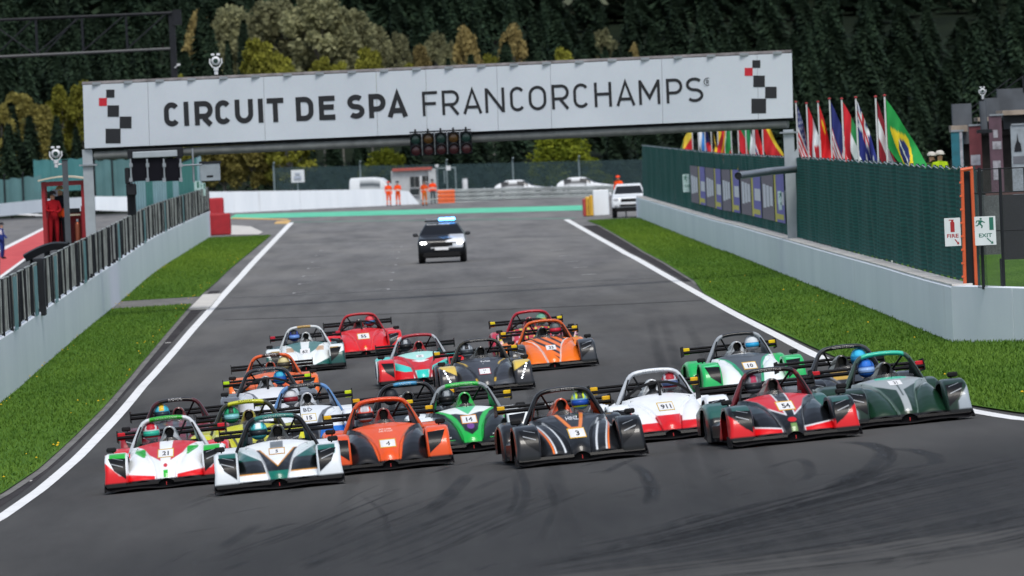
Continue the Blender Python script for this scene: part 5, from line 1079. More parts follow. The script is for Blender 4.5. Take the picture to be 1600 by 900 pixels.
# driver, seated, arms forward to the wheel
PJ = [(0, .30, .20), (0, .32, .40), (0, .30, .56), (0, .27, .665), (0, .25, .72), (-.16, .28, .60), (-.23, .12, .46), (-.16, -.12, .47), (.16, .28, .60), (.23, .12, .46), (.16, -.12, .47), (-.1, .1, .18), (.1, .1, .18)]
PE = [(0, 1), (1, 2), (2, 3), (3, 4), (2, 5), (5, 6), (6, 7), (2, 8), (8, 9), (9, 10), (0, 11), (0, 12)]
DRV = skin_mesh('driver', PJ, PE, [(.15, .11), (.16, .11), (.13, .09), .06, .055, .065, .05, .04, .065, .05, .04, .08, .08])
mb = MB(); pr = []
for k in range(34):
    a = math.pi * k / 33; r = .124 * math.sin(a) ** .9; z = -.145 * math.cos(a) if a > 1.57 else -.118 * math.cos(a); pr.append((r + 1e-4, z))
mb.lathe(pr, (0, 0, 0), 44)
V = np.array(mb.v); V[:, 1] *= 1.12; V[:, 1] -= np.where((V[:, 2] < .0) & (V[:, 1] < 0), .018, 0); mb.v = list(map(tuple, V)); HELM = mb.mesh('helmet', 3.14, True)

# ================================================================ one car
def setcol(base, des, fn):
    me = base.copy(); c = np.ones((len(des), 4), np.float32); x, y, z = des[:, 0], des[:, 1], des[:, 2]
    c[:, :3] = fn(x, y, z); me.color_attributes['Col'].data.foreach_set('color', c.ravel()); return me
def layers(n, base, ops, x, y, z):
    acc = np.zeros((n, 3)); e = .0055; J = [(0, 0), (e, 0), (-e, 0), (0, e), (0, -e), (e * .7, e * .7), (-e * .7, e * .7), (e * .7, -e * .7), (-e * .7, -e * .7)] if ops else [(0, 0)]
    for (dx, dz) in J:
        c = fill(n, base); xx, zz = x + dx, z + dz; u = np.abs(xx)
        for (m, col) in ops: c[m(u, zz, xx, y)] = lin(col)
        acc += c
    return acc / len(J)
CARS = {}
def race_car(key, label, L, px=None, bar=None, yaw=0.0, shift=(0, 0)):
    if px: q = unp(*px)
    else:
        lo, hi = 90.0, 260.0; d = ray(*bar)
        def f(D):
            p = np.array([0, 0, CZ]) + d * (D / d[1]); return p[2] - float(gz(p[0], p[1])) - .978
        for _ in range(40):
            m_ = (lo + hi) / 2
            if f(m_) > 0: lo = m_
            else: hi = m_
        p = np.array([0, 0, CZ]) + d * (lo / d[1]); q = Vector((p[0] + math.sin(math.radians(yaw)) * 2.1, p[1] - 2.1, 0)); q.z = float(gz(q.x, q.y))
    a = math.radians(yaw); hd = Vector((math.sin(a), -math.cos(a), 0)); c = q - hd * 1.95
    def gp(v): return Vector((v.x, v.y, float(gz(v.x, v.y))))
    fr, rr = gp(c + hd * 1.2), gp(c - hd * 1.2); sd = Vector((hd.y, -hd.x, 0)); sd = -sd
    lf, rt = gp(c - sd * .7), gp(c + sd * .7)
    yv = (rr - fr).normalized(); xv = (rt - lf).normalized(); zv = xv.cross(yv).normalized(); yv = zv.cross(xv)
    o = gp(c) ; mw = Matrix(((xv.x, yv.x, zv.x, o.x), (xv.y, yv.y, zv.y, o.y), (xv.z, yv.z, zv.z, o.z), (0, 0, 0, 1)))
    T = thing('race_car', label, 'race car', mw, 'open-cockpit race cars on the track')
    CARS[key] = T; base = L['base']; ops = L.get('cowl', []) + [(lambda u, v, x, y: (v < .160) & (y < -1.6), '0b0c0e')]; side = L.get('side', -1)
    def P(name, bname, fn, m=m_paint): return link(name, setcol(BASE[bname], DES[bname], fn), m, T)
    cowl = P('nose_cowl', 'cowl', lambda x, y, z: layers(len(x), base, ops, x, y, z))
    link('windscreen', BASE['windscreen'].copy() if False else BASE['windscreen'], m_screen, cowl)
    link('aerial', BASE['aerial'], m_black, cowl)
    fb = L.get('fender', base); fo = L.get('fops', []) + [(lambda u, v, x, y: v < .150, '0b0c0e')]; led = L.get('led', 1)
    for s, sd_ in (('l', -1), ('r', 1)):
        fe = P('front_fender', 'fender_' + s, lambda x, y, z: layers(len(x), fb, fo, x, y, z))
        lm = link('headlight', BASE['lamp_' + s], m_lens, fe) if led != 3 else fe
        if led in (1, 2): link('light_bar', BASE['lamp_' + s + '_led'], m_led if led == 1 else m_ledoff, fe); link('trim_strip', BASE['lamp_' + s + '_trim'], m_ledoff, fe)
        if led == 3: tag(link('light_dots', BASE['lamp_' + s + '_dots'], m_led, fe), kind='stuff')
        link('mirror', BASE['mirror_' + s], m_black, fe)
        P('rear_fender', 'rear_' + s, lambda x, y, z: layers(len(x), L.get('rear', fb), L.get('rops', []), x, y, z))
        for wn_, (wx, wy, wz) in (('wheel_f', (.705, -1.22, .272)), ('wheel_r', (.69, 1.12, .285))):
            w = link('wheel', BASE[wn_], m_rubber, T, (wx * sd_, wy, wz)); r_ = link('rim', BASE[wn_ + '_rim'], m_rim, w); r_.rotation_euler = (0, 0, 0 if sd_ > 0 else math.pi)
    P('engine_cover', 'tub', lambda x, y, z: fill(len(x), L.get('tub', '101012')))
    for s in 'lr':
        P('cockpit_side', 'cside_' + s, lambda x, y, z: fill(len(x), L.get('tub', '101012'))); P('side_pod', 'pod_' + s, lambda x, y, z: fill(len(x), L.get('tub', '101012')))
        P('gusset', 'gusset_' + s, lambda x, y, z: fill(len(x), L.get('gusset', '161618'))); link('forward_stay', BASE['stay_' + s], m_black, T)
    hl, hm = L.get('hoop', ('121214', '121214')); hw2 = L.get('hoopw', .27)
    hoop = P('roll_hoop', 'hoop', lambda x, y, z: layers(len(x), hl, [(lambda u, v, x, y: u < hw2, hm)], x, y, z))
    if L.get('text'):
        v, fs = text_mesh(L['text'], .01, 1); sc = .022 * L.get('tsz', 1.0); w = v[:, 0].max() * sc
        k = min(1.0, .40 / w); X = (v[:, 0] * sc - w / 2) * k; Zc = np.interp(np.abs(X), [0, .11, .22, .285], [1.039, 1.036, 1.026, 1.012]) - .012
        me = bpy.data.meshes.new('lettering'); me.from_pydata([(X[i], .14 + .01 - .056, Zc[i] + v[i, 1] * sc - .03 * 2.04) for i in range(len(v))], [], fs)
        link('lettering', me, mat('ink_' + L.get('tcol', 'FFFFFF'), L.get('tcol', 'FFFFFF'), .5), hoop)
    sb = L.get('scoop', base)
    sc_ = P('air_scoop', 'scoop', lambda x, y, z: layers(len(x), sb, [(lambda u, v, x, y: ((u / .075) ** 2 + ((v - .822) / .078) ** 2 < .93) & (y < .35), '050506')] + ([(lambda u, v, x, y: (y < .2) & (u < .12 - .35 * (v - .72)), L['scoopface'])] if L.get('scoopface') else []), x, y, z)); sc_.location.x = -side * .03
    wing = link('rear_wing', BASE['wing_main'], m_carbon, T); link('wing_flap', BASE['wing_flap'], m_carbon, wing)
    link('end_plate', BASE['wing_end_l'], m_carbon, wing); link('end_plate', BASE['wing_end_r'], m_carbon, wing); link('wing_post', BASE['wing_post_l'], m_carbon, wing); link('wing_post', BASE['wing_post_r'], m_carbon, wing)
    if L.get('caps'):
        for s in 'lr': link('wing_cap', setcol(BASE['caps_' + s], DES['caps_' + s], lambda x, y, z: fill(len(x), L['caps'])), m_paint, wing)
    if L.get('wtext'):
        v, fs = text_mesh(L['wtext'], .01, 1); sc = .030; w = v[:, 0].max() * sc; xo = L.get('wx', 0)
        me = bpy.data.meshes.new('lettering'); me.from_pydata([(xo + v[i, 0] * sc - w / 2, 1.735, .850 + v[i, 1] * sc - .03 * 3.67) for i in range(len(v))], [], fs); link('lettering', me, m_white, wing)
    link('splitter', BASE['splitter'], m_carbon, T); link('floor', BASE['floor'], m_black, T); link('tow_strap', BASE['tow_strap'], m_red, T)
    for bn in ('brace', 'brace2'):
        br = link('brace', BASE[bn], m_black, T)
        if side > 0: br.scale.x = -1
    if L.get('halo'): link('cockpit_arch', BASE['halo'], m_black, T)
    if L.get('num'):
        nz = L.get('nz', .49); wq, hq = L.get('nsz', (.105, .052)); yf = lambda x, z: cowl_y(x, z)
        if L.get('ncol'):
            mb = MB(); mb.grid(shear(patch([(-wq - .012, nz - hq - .012), (wq + .012, nz - hq - .012), (wq + .012, nz + hq + .012), (-wq - .012, nz + hq + .012)], 9, .006, yf))); mb.build('number_plate_border', mat('vinyl_' + L['ncol'], L['ncol'], .5), cowl, fixn=False)
        mb = MB(); mb.grid(shear(patch([(-wq, nz - hq), (wq, nz - hq), (wq, nz + hq), (-wq, nz + hq)], 9, .009, yf))); pl = mb.build('number_plate', m_white, cowl, fixn=False)
        v, fs = text_mesh(L['num'], .03, 2); sc = hq * 1.15; X = v[:, 0] * sc * 1.35; X = X - X.max() / 2; Z = nz - sc / 2 + v[:, 1] * sc
        Yv = cowl_y(X, Z) - .013; me = bpy.data.meshes.new('race_number'); me.from_pydata([tuple(p) for p in shear(np.stack([X, Yv, Z], -1))], [], fs); link('race_number', me, m_ink, cowl)
    for (tx, cx_, cz_, h_, col_, st) in L.get('decals', []):
        v, fs = text_mesh(tx, .012, 1); X = v[:, 0] * h_ * st; X = X - X.max() / 2 + cx_; Z = cz_ + v[:, 1] * h_
        me = bpy.data.meshes.new('lettering'); me.from_pydata([tuple(p) for p in shear(np.stack([X, cowl_y(X, Z) - .010, Z], -1))], [], fs); link('lettering', me, mat('ink_' + col_, col_, .5), cowl)
    # driver: a person of their own inside the cockpit
    hs = L.get('helmet', ('D0D0D0', 'A02020', '141820')); D_ = thing('person', L['who'], 'person', mw @ Matrix.Translation((side * .235, 0, -.06)), 'drivers in the race cars')
    body = DRV.copy(); paint_mesh(body, lambda x, y, z: fill(len(x), L.get('suit', '17181c'))); link('body', body, m_cloth, D_)
    hm_ = HELM.copy()
    def hc(x, y, z):
        c = fill(len(x), hs[0]); c[(z > .045)] = lin(hs[1]); c[(np.abs(np.abs(x) - .075) < .012) & (z > .03)] = lin(hs[0]); c[(np.abs(x) < .04) & (z > .04) & (y < .02)] = lin(hs[3] if len(hs) > 3 else hs[1]); c[(np.abs(z + .068) < .010)] = lin(hs[1]); c[z < -.075] = lin(hs[0]); c[(y < -.045) & (z < .034) & (z > -.058)] = lin('0a0b0d'); c[(y < -.055) & (z < .024) & (z > -.048)] = lin(hs[2]); return c
    paint_mesh(hm_, hc); link('helmet', hm_, m_helm, D_, (0, .21, .84))
    return T
# ================================================================ liveries (front view: u=|x|, v=height)
hull = lambda u, v, x, y: u < HW(v)
pan = lambda u, v, x, y: u >= HW(v)
def A(*fs): return lambda u, v, x, y: np.logical_and.reduce([f(u, v, x, y) for f in fs])
def O(*fs): return lambda u, v, x, y: np.logical_or.reduce([f(u, v, x, y) for f in fs])
def lo(p, q): k = (q[1] - p[1]) / (q[0] - p[0]); return lambda u, v, x, y: v < p[1] + k * (u - p[0])
def hi(p, q): k = (q[1] - p[1]) / (q[0] - p[0]); return lambda u, v, x, y: v >= p[1] + k * (u - p[0])
def U(a, b): return lambda u, v, x, y: (u >= a) & (u < b)
def V_(a, b): return lambda u, v, x, y: (v >= a) & (v < b)
def arc(d0, d1): return lambda u, v, x, y: (u - HW(v) >= d0) & (u - HW(v) < d1) & (v < .66)
def parc(a, w, top=.60): return lambda u, v, x, y: (np.abs(u - (a + .16 * ((v - .13) / .45) ** 2)) < w) & (v < top) & (u >= HW(v))
wing_V = A(hull, hi((.05, .40), (.40, .60)), lambda u, v, x, y: u > .075 + .10 * (v - .45))
wing_Vo = A(hull, hi((.04, .375), (.40, .575)), lambda u, v, x, y: u > .055 + .10 * (v - .45))
low_band = A(U(.16, 1), lo((.16, .205), (.55, .255)))
low_bando = A(U(.15, 1), lo((.15, .222), (.55, .272)))
f_low = O(A(lo((.60, .20), (.87, .46))), A(U(0, .66), V_(0, .26)))
f_lowo = O(A(lo((.60, .215), (.87, .475))), A(U(0, .66), V_(0, .275)))
f_top = A(U(.565, .80), V_(.465, .58))
EU = dict(text='RADICAL CUP EUROPE', tcol='E8E8E8')
RD = dict(text='RADICAL', tcol='E8E8E8', tsz=1.7)
LIV = {}
LIV['21'] = dict(base='E9EDF0', num='21', ncol='C9A23A', nz=.52, cowl=[(wing_V, 'C8202C'), (low_band, 'D8141C'), (A(pan, V_(.48, .60), U(.30, .46), hi((.28, .45), (.46, .56))), '10A830'), (A(U(0, .034), V_(.17, .28)), '1DB02E'), (lambda u, v, x, y: (u ** 2 + (v - .345) ** 2 < .03 ** 2), 'C23038')],
    fender='E9EDF0', fops=[(f_low, 'D8141C'), (f_top, '18A82C')], rear='D02028', rops=[(V_(0, .5), 'E4E8EA')], hoop=('CBD1D6', '2A9A2C'), hoopw=.245, scoop='AEB6BC', gusset='A9D8B4', caps='C41E2A', helmet=('C9CDD2', 'B02030', '2FA890'), suit='1d2238',
    who='person in white helmet with red top driving the red, white and green car numbered 21', **EU)
LIV['5'] = dict(base='E6EBEE', num='5', ncol='B98A30', nz=.545, nsz=(.10, .035), cowl=[(A(pan, V_(.26, .62)), '0C1012'), (A(pan, V_(.44, .62)), '0F5A52'), (A(pan, hi((.25, .44), (.55, .60))), 'CFD8DA'), (A(hull, U(0, .30), lo((.05, .40), (.25, .60)), V_(.1, .58)), 'C98A28'), (A(hull, U(0, .30), lo((.05, .38), (.25, .575)), V_(.1, .575)), '101214'), (A(hull, V_(.1, .275)), '0C6B5C'), (A(U(0, .09), V_(.59, .68)), '6B7076'),
    (A(pan, V_(.245, .262)), 'C98A28'), (arc(-.012, .018), 'C9CED2')],
    fender='DDE4E8', fops=[(A(U(.565, .80), V_(.44, .57)), '0E5C52')], rear='D8DEE2', hoop=('15171A', '1F6E66'), scoop='4A5054', scoopface='08090A', gusset='4C7A78', helmet=('2F8F94', '5CC0C8', '20262c', 'D8E4EA'), suit='2a3034', caps=None,
    who='person in teal and white helmet driving the white, black and teal car numbered 5', **EU)
LIV['4'] = dict(base='E2531A', num='4', ncol='D8A018', nz=.40, nsz=(.105, .05), cowl=[(A(pan), '0E0F12'), (arc(-.01, .03), 'D8602C')], fender='E2531A', fops=[(A(U(.58, .80), lambda u, v, x, y: np.abs(v - (.50 + .12 * (u - .7))) < .006), 'F0C8B8')], rear='D8501C', led=0,
    hoop=('C24E22', 'D0481C'), hoopw=.33, scoop='A8281C', scoopface='5A1414', gusset='9A9EA4', caps='E0B020', helmet=('E0533A', 'C9CDD4', '1a1e26', 'A8ACB4'), suit='c8402a', decals=[('BITCOIN', 0.0, .595, .022, 'F0D8CC', 1.4), ('DEUTSCH', 0.0, .565, .022, 'F0D8CC', 1.4)],
    who='person in red and grey helmet driving the orange and black car numbered 4')
LIV['14'] = dict(base='0F1516', num='14', ncol='D08A30', nz=.50, cowl=[(A(hull, V_(.60, .8)), 'E6EEEC'), (A(hull, V_(.56, .8), hi((0, .56), (.3, .63))), 'E6EEEC'), (A(hull, U(0, .16), hi((0, .575), (.16, .70))), '4AC084'), (arc(-.075, .012), '17B045'), (A(hull, hi((0, .14), (1, .14)), lo((0, .27), (.13, .36)), V_(.1, .40), arc(-.2, .02)), '17B045'), (A(hull, V_(.1, .26)), '17B045'), (A(pan, lo((.2, .20), (.55, .24))), '0B1A16'), (lambda u, v, x, y: (u / .055) ** 2 + ((v - .40) / .045) ** 2 < 1, '6A3A8A')],
    fender='E2E8EA', fops=[(A(V_(0, .30)), '0F2A20')], rear='E4EAEC', rops=[(V_(0, .52), '18A848')], led=0, hoop=('8A9094', '1FA83A'), hoopw=.25, scoop='22B84A', gusset='4CBF7C', caps='E0B81C', helmet=('22262a', '4a5056', '0c0e10', '8a9096'), suit='16191c',
    decals=[('LiveStreto', .34, .20, .022, '1FB050', 1.3), ('mposter', .38, .245, .02, 'D8DCDC', 1.3), ('LiveStreto', -.34, .20, .022, '1FB050', 1.3), ('mposter', -.38, .245, .02, 'D8DCDC', 1.3)],
    who='person in dark chrome helmet driving the green, black and white car numbered 14', **EU)
LIV['3'] = dict(base='16181B', num='3', ncol='D8A828', nz=.415, nsz=(.105, .058), cowl=[(parc(.215, .012), 'D4DADE'), (parc(.345, .010), 'D4DADE'), (A(parc(.375, .012)), 'E8701C'), (A(hull, lambda u, v, x, y: np.abs(u - (.055 + .55 * (v - .47))) < .026, V_(.47, .72)), 'E07A24'), (A(hull, U(0, .085), V_(.462, .50)), 'E07A24'), (A(hull, V_(.60, .72), U(.20, .9)), '3a3e44')],
    fender='17191C', rear='1A1C1F', hoop=('17181B', '17181B'), scoop='D24A1C', gusset='B8481c', caps='E0B020', side=1, helmet=('6FA8C0', 'C8E020', '1d4aa0', '30383c'), suit='b8481c', decals=[('HINZ', 0.01, .60, .05, 'D0D4DA', 1.0)], wtext='allwedumont', wx=.0,
    who='person in yellow-green helmet driving the black and orange striped car numbered 3', **EU)
LIV['911'] = dict(base='E8ECEF', num='911', ncol='C8A838', nz=.50, cowl=[(A(U(.10, 1), V_(0, .275)), 'CE1620'), (A(hull, V_(.1, .375)), 'D01820'), (A(pan, arc(0, .02), V_(.1, .35)), '8E1018')], fender='E8ECEF', fops=[(A(V_(0, .285)), 'CE1620'), (A(U(.55, .62), V_(0, .45)), 'CE1620')], rear='E2E6EA',
    hoop=('C4CAD0', 'D6DBDF'), scoop='DDE2E6', gusset='C0C6CC', caps='E0B020', side=1, halo=True, helmet=('b8c0cc', '9a2430', '506088'), suit='8c2430', text='RADICAL CUP EUROPE', tcol='202428',
    who='person in red and silver helmet driving the white and red car numbered 911')
LIV['54'] = dict(base='0E1013', num='54', ncol='D8A828', nz=.52, cowl=[(wing_Vo, 'D8DCE0'), (wing_V, 'CC2A34'), (A(U(0, .07), V_(.56, .72)), '2A3036'), (low_bando, 'D8DCE0'), (low_band, 'D4121A'), (A(pan, V_(.45, .62), U(.28, .5)), '2C3A40'), (lambda u, v, x, y: (u / .06) ** 2 + ((v - .325) / .032) ** 2 < 1, 'C8141C'), (A(U(0, .042), V_(.15, .275)), '6A8A50'), (arc(-.008, .012), '6A6F74')],
    fender='101316', fops=[(f_low, 'D4121A'), (f_top, '2C5652')], rear='14191C', rops=[(V_(.45, 1), '2A5A54')], hoop=('6A2A30', '15161A'), hoopw=.33, scoop='8E4A50', scoopface='0C0A0B', gusset='B0202A', caps=None, helmet=('5a5e64', '80848c', '20242a', 'a03050'), suit='2c2d30',
    who='person in grey helmet driving the black and red car numbered 54', **EU)
LIV['31'] = dict(base='10301F', num='31', nz=.61, nsz=(.09, .032), cowl=[(A(hull, hi((.04, .50), (.35, .60))), '9AA2A4'), (A(U(0, .05), V_(.20, .60)), '9AA2A4'), (A(U(0, .012), V_(.42, .60)), '2b3a34'), (A(hull, V_(.665, .72), U(.0, .22)), '35B896'), (A(pan, hi((.30, .52), (.50, .58))), '7f8a8a'), (arc(-.012, .012), '6A8078')],
    fender='122C20', fops=[(A(U(.70, 1), lo((.70, .26), (.85, .46)), V_(.1, .5)), '9AA4AC')], rear='143222', led=2, hoop=('3C5048', '2FB89C'), hoopw=.30, scoop='20242a', scoopface='0a0b0c', gusset='22302a', caps='C41E2A', helmet=('1c4c9c', '2a6cc8', '88a8d8'), suit='16191e', text=None,
    who='person in blue helmet driving the dark green car with turquoise hoop numbered 31')
LIV['gold'] = dict(base='1A1C20', nz=.5, cowl=[(A(hull, V_(.55, .7), U(.08, .3)), 'C09830'), (arc(0, .03), '7a7e84')], fender='1C1E22', rear='6a7076', hoop=('3a3d42', '15171a'), scoop='202226', scoopface='0b0b0c', side=1, caps='1a1a1c', helmet=('2a98c8', '3cb4e0', '1c70a0'), suit='2a2c30',
    who='person in bright blue helmet driving the black and gold car behind the dark green one', **EU)
LIV['10'] = dict(base='E4EAEC', num='10', ncol='D8A828', nz=.475, cowl=[(A(hull, lambda u, v, x, y: (u > .02 + .75 * (v - .55)) | (v < .55)), '4A5056'), (A(hull, hi((.24, .50), (.50, .70))), '4A5056'), (arc(-.03, .025), '1F9A6E'), (A(hull, V_(.69, .8)), 'E4EAEC')], fender='1FAE5C', fops=[], rear='1FAE5C', led=0, side=1,
    hoop=('9AA0A6', '1A1C1F'), scoop='B4BAC0', gusset='8a9098', caps='E4C41C', helmet=('D4D8DE', 'C8CED4', '2a98c8'), suit='1b2a3c', who='person in white helmet driving the white and green car numbered 10')
LIV['10']['fops'] = [(A(U(.58, .82), lambda u, v, x, y: np.abs(v - (.525 - .10 * (u - .7))) < .008), '7AD8A8')]
LIV['maroon'] = dict(base='4A4E54', cowl=[(A(hull, U(.05, .16)), '6A2A34'), (A(pan), '7a2430')], fender='8A1E28', rear='5a1c24', hoop=('4A2228', '1a1618'), scoop='6E1A22', gusset='5a2028', caps=None, helmet=('3aa0b8', '48b4cc', '20303a', 'D8B030'), suit='4a1c22', wtext='PILA', wx=.0,
    who='person in light blue and yellow helmet driving the maroon car', **RD)
LIV['yellow'] = dict(base='C8C828', cowl=[(A(hull, U(0, .07)), '1a1a14'), (arc(-.04, .0), '2a2a1c')], fender='C4C426', rear='A8A824', hoop=('33342a', 'B8BC30'), hoopw=.27, scoop='B8B040', scoopface='3a2410', gusset='6a6a30', caps=None, helmet=('1c7a58', '28a070', '7ab8c0', '20302c'), suit='1e4a3c', text='RADICAL', tcol='2a2c10', tsz=1.7,
    who='person in green helmet driving the yellow car')
LIV['15'] = dict(base='DDE3E8', num='15', ncol='C8B060', nz=.50, cowl=[(A(U(.1, 1), V_(0, .33)), '1E6AC0'), (A(hull, V_(.1, .36)), 'D8DEE4'), (arc(-.085, .0), '5A5E62'), (A(hull, V_(.1, .40), U(0, .11)), '15171a')], fender='DCE2E8', fops=[(V_(0, .35), '1E6AC0')], rear='DCE2E8', led=2, hoop=('5C86B8', '1a1c20'), scoop='C4CAD2', gusset='b8c4d4', caps='C8D820', helmet=('a8aab0', 'c0c2c6', '7a1c24'), suit='2a2c34',
    decals=[('BD', .0, .60, .06, '3a3e44', 1.4)], who='person in grey helmet driving the white and blue car numbered 15', **EU)
LIV['black'] = dict(base='1A1B1E', cowl=[(pan, '24262a')], fender='1c1d20', rear='24262a', hoop=('1b1c20', '3C8CB8'), hoopw=.17, scoop='1a1b1e', scoopface='08090a', gusset='1c1e22', caps='E0A818', helmet=('202328', '2c3036', '0c0d10'), suit='15161a', text='RADICAL', tcol='D8E8F0', tsz=1.4, wtext='LANDSBERG', wx=-.05,
    who='person in black helmet driving the black car with light blue hoop label')
LIV['whitenose'] = dict(base='DDE0E4', cowl=[(arc(-.05, .0), '5c6066'), (pan, 'c8ccd2')], fender='5c6066', rear='64686e', hoop=('2c2f34', '24262b'), scoop='9aa0a8', gusset='c06a4a', caps='B8E020', side=1, halo=True, helmet=('2060a8', '38a0c0', '1c4c98'), suit='1c3c78', text='RADICAL CUP EUROPE', tcol='C8CCD0',
    who='person in blue helmet driving the car with plain white nose')
LIV['orange'] = dict(base='DE6A38', cowl=[(pan, 'D8601c')], fender='E06820', rear='E07028', hoop=('D05A28', '2A1c18'), hoopw=.17, scoop='C8481c', scoopface='4a1c10', gusset='B85028', caps=None, side=1, helmet=('b0a878', 'c8c090', '3a3830'), suit='7a3a20', text='RADICAL', tcol='F0F0F0', tsz=1.7, wtext='PILA', wx=-.1,
    who='person in beige helmet driving the plain orange car')
LIV['62'] = dict(base='E2E8E8', num='62', nz=.475, nsz=(.11, .06), cowl=[(wing_V, '4E7A78'), (A(pan, V_(.48, .58), U(.25, .42)), 'C8A888'), (A(U(.16, 1), lo((.16, .14), (.55, .30))), '1E5A54')], fender='E2E8E8', fops=[(lo((.54, .32), (.87, .42)), '1C4E4A'), (A(U(.56, .76), V_(.44, .53)), 'A88848')], led=0, rear='DDE3E4', rops=[(V_(.52, 1), '2c4c4c')], hoop=('C9CED0', 'A8874A'), hoopw=.15, scoop='CDD2D4', gusset='b8bec0', caps='C0283C', helmet=('3c4a9a', '22262c', '6a90d0'), suit='202a50', text='RADICAL', tcol='2a2418', tsz=1.2,
    who='person in dark and blue helmet driving the white and dark green car numbered 62')
LIV['55'] = dict(base='D42026', num='55', nz=.50, nsz=(.13, .06), ncol='D8A828', cowl=[(arc(-.012, .012), 'D85A5C'), (A(hull, U(0, .02), V_(.20, .27)), 'C88A28')], fender='D41C22', fops=[], rear='CC1c22', led=2, hoop=('A02028', 'A81c26'), scoop='A01c24', scoopface='1c0c0e', gusset='8a1820', caps=None, side=1, halo=True, helmet=('c03038', 'd05058', '2a6a98'), suit='b01c24',
    who='person in red helmet driving the all red car numbered 55', text=None)
LIV['turq'] = dict(base='C81820', num='54', nz=.60, nsz=(.075, .028), cowl=[(A(hull, hi((0, .50), (.40, .62))), 'A8E0D8'), (A(hull, V_(.48, .52), lambda u, v, x, y: np.abs(v - (.485 + .3 * u)) < .02), 'E4E8EA'), (A(pan, V_(.30, .50), hi((.15, .24), (.55, .36)), lo((.15, .36), (.55, .52))), '3CCAC0'), (A(hull, V_(.1, .32)), '30C4B8'), (A(U(.12, .18), V_(.12, .30)), 'D8DEE0'), (arc(-.02, .03), 'B0424A')],
    fender='CE1C22', led=0, fops=[], rear='E0E4E6', rops=[(A(lambda u, v, x, y: v > .58), '50C8C0')], hoop=('AEB4BA', '9A2430'), hoopw=.31, scoop='A81c24', gusset='7ac8c4', caps=None, helmet=('4a5058', '383c42', '14161a', '9aa0a6'), suit='202226', text=None,
    who='person in dark grey helmet driving the red and turquoise car')
LIV['7'] = dict(base='34363C', num='7', ncol='8A1A24', nz=.43, nsz=(.10, .05), cowl=[(arc(0, .035), 'C8A840'), (A(pan, V_(.30, .55)), '2A2C31'), (A(pan, lo((.15, .22), (.55, .27))), '4A4E54'), (A(hull, V_(.1, .35)), '3C4045')], fender='2C2D32', fops=[(hi((.56, .40), (.86, .56)), 'D0B454')], led=3, rear='26282c', hoop=('3A3830', '17181b'), scoop='33363a', scoopface='0a0a0b', gusset='26282c', caps='E0B820', helmet=('7a838c', 'a8b0b8', '30363c', '20242a'), suit='17181b',
    decals=[('Vortex', .05, .605, .035, 'E0E2E6', 1.3), ('S', -.0, .565, .02, 'E0E2E6', 1.3)], who='person in silver helmet driving the dark grey and gold car numbered 7', **EU)
st33 = lambda u, v, x, y: (np.sin((x * .75 + v * 1.1) * 42) > .25)
LIV['33'] = dict(base='E8701C', num='33', nz=.47, nsz=(.10, .048), cowl=[(A(hull, st33, lambda u, v, x, y: x > -.06 - (v - .4)), '1A1412'), (A(hull, V_(.1, .15)), '1a1412'), (arc(-.022, .012), 'D8D4D0')], fender='33373C', fops=[(A(U(.60, .80), lambda u, v, x, y: np.abs(v - (.50 + .2 * (u - .7))) < .008), 'A8B0B8')], led=2, rear='E07820', hoop=('C8581c', 'C0541c'), scoop='15171a', scoopface='08090a', gusset='7a3a18', caps='E8C020', side=1, helmet=('4a5052', '5c6466', 'b8283c'), suit='1c1d20', text=None,
    who='person in grey helmet with red visor driving the orange tiger-striped car numbered 33')
LIV['multi'] = dict(base='C0283C', cowl=[(A(hull, lambda u, v, x, y: np.sin(x * 40) * np.sin(v * 50) > .3), 'D8C840'), (A(pan, lambda u, v, x, y: np.sin(x * 35 + 1) * np.sin(v * 30) > .2), 'D8A8B8')], fender='C8A0A8', fops=[(lambda u, v, x, y: np.sin(x * 40) * np.sin(v * 35 + 1) > .15, 'C8B830'), (lambda u, v, x, y: np.sin(x * 33 + 2) * np.sin(v * 41) > .45, '502848')], led=0, rear='B83048', hoop=('9A1c2c', 'B01c2c'), scoop='A82434', gusset='8a1c28', caps='E8D020', side=1, halo=True, helmet=('88b098', '60a088', 'b8a040'), suit='902030', text=None,
    who='person in pale green helmet driving the red multicoloured car behind the tiger-striped one')
race_car('21', 'red, white and green open-cockpit race car numbered 21', LIV['21'], px=(261, 764), yaw=-.8)
race_car('5', 'white race car with black and teal nose panels numbered 5', LIV['5'], px=(438, 766), yaw=.4)
race_car('4', 'orange race car with black nose panels numbered 4', LIV['4'], px=(612, 736), yaw=1.8)
race_car('14', 'bright green, black and white race car numbered 14', LIV['14'], px=(742, 707), yaw=2.2)
race_car('3', 'black race car with orange and white stripes numbered 3', LIV['3'], px=(912, 723), yaw=4.2)
race_car('911', 'white race car with red lower nose numbered 911', LIV['911'], px=(1054, 688), yaw=4.0)
race_car('54', 'black and red race car numbered 54 with white number plate', LIV['54'], px=(1246, 692), yaw=5.2)
race_car('31', 'dark green race car with turquoise roll hoop numbered 31', LIV['31'], px=(1424, 664), yaw=5.2)
race_car('gold', 'black and gold race car half hidden behind the dark green car', LIV['gold'], bar=(1322, 541), yaw=5.0)
race_car('10', 'white and green race car with yellow wing tips numbered 10', LIV['10'], bar=(1157, 521), yaw=4.0)
race_car('maroon', 'dark maroon race car behind the red, white and green car', LIV['maroon'], bar=(279, 624), yaw=-.5)
race_car('yellow', 'yellow race car behind the white and teal car', LIV['yellow'], bar=(389, 627), yaw=.3)
race_car('15', 'white and blue race car numbered 15', LIV['15'], bar=(480, 601), yaw=2.0)
race_car('black', 'plain black race car with light blue label on its hoop', LIV['black'], bar=(638, 599), yaw=1.5)
race_car('whitenose', 'race car with plain white nose and grey fenders', LIV['whitenose'], bar=(420, 576), yaw=1.0)
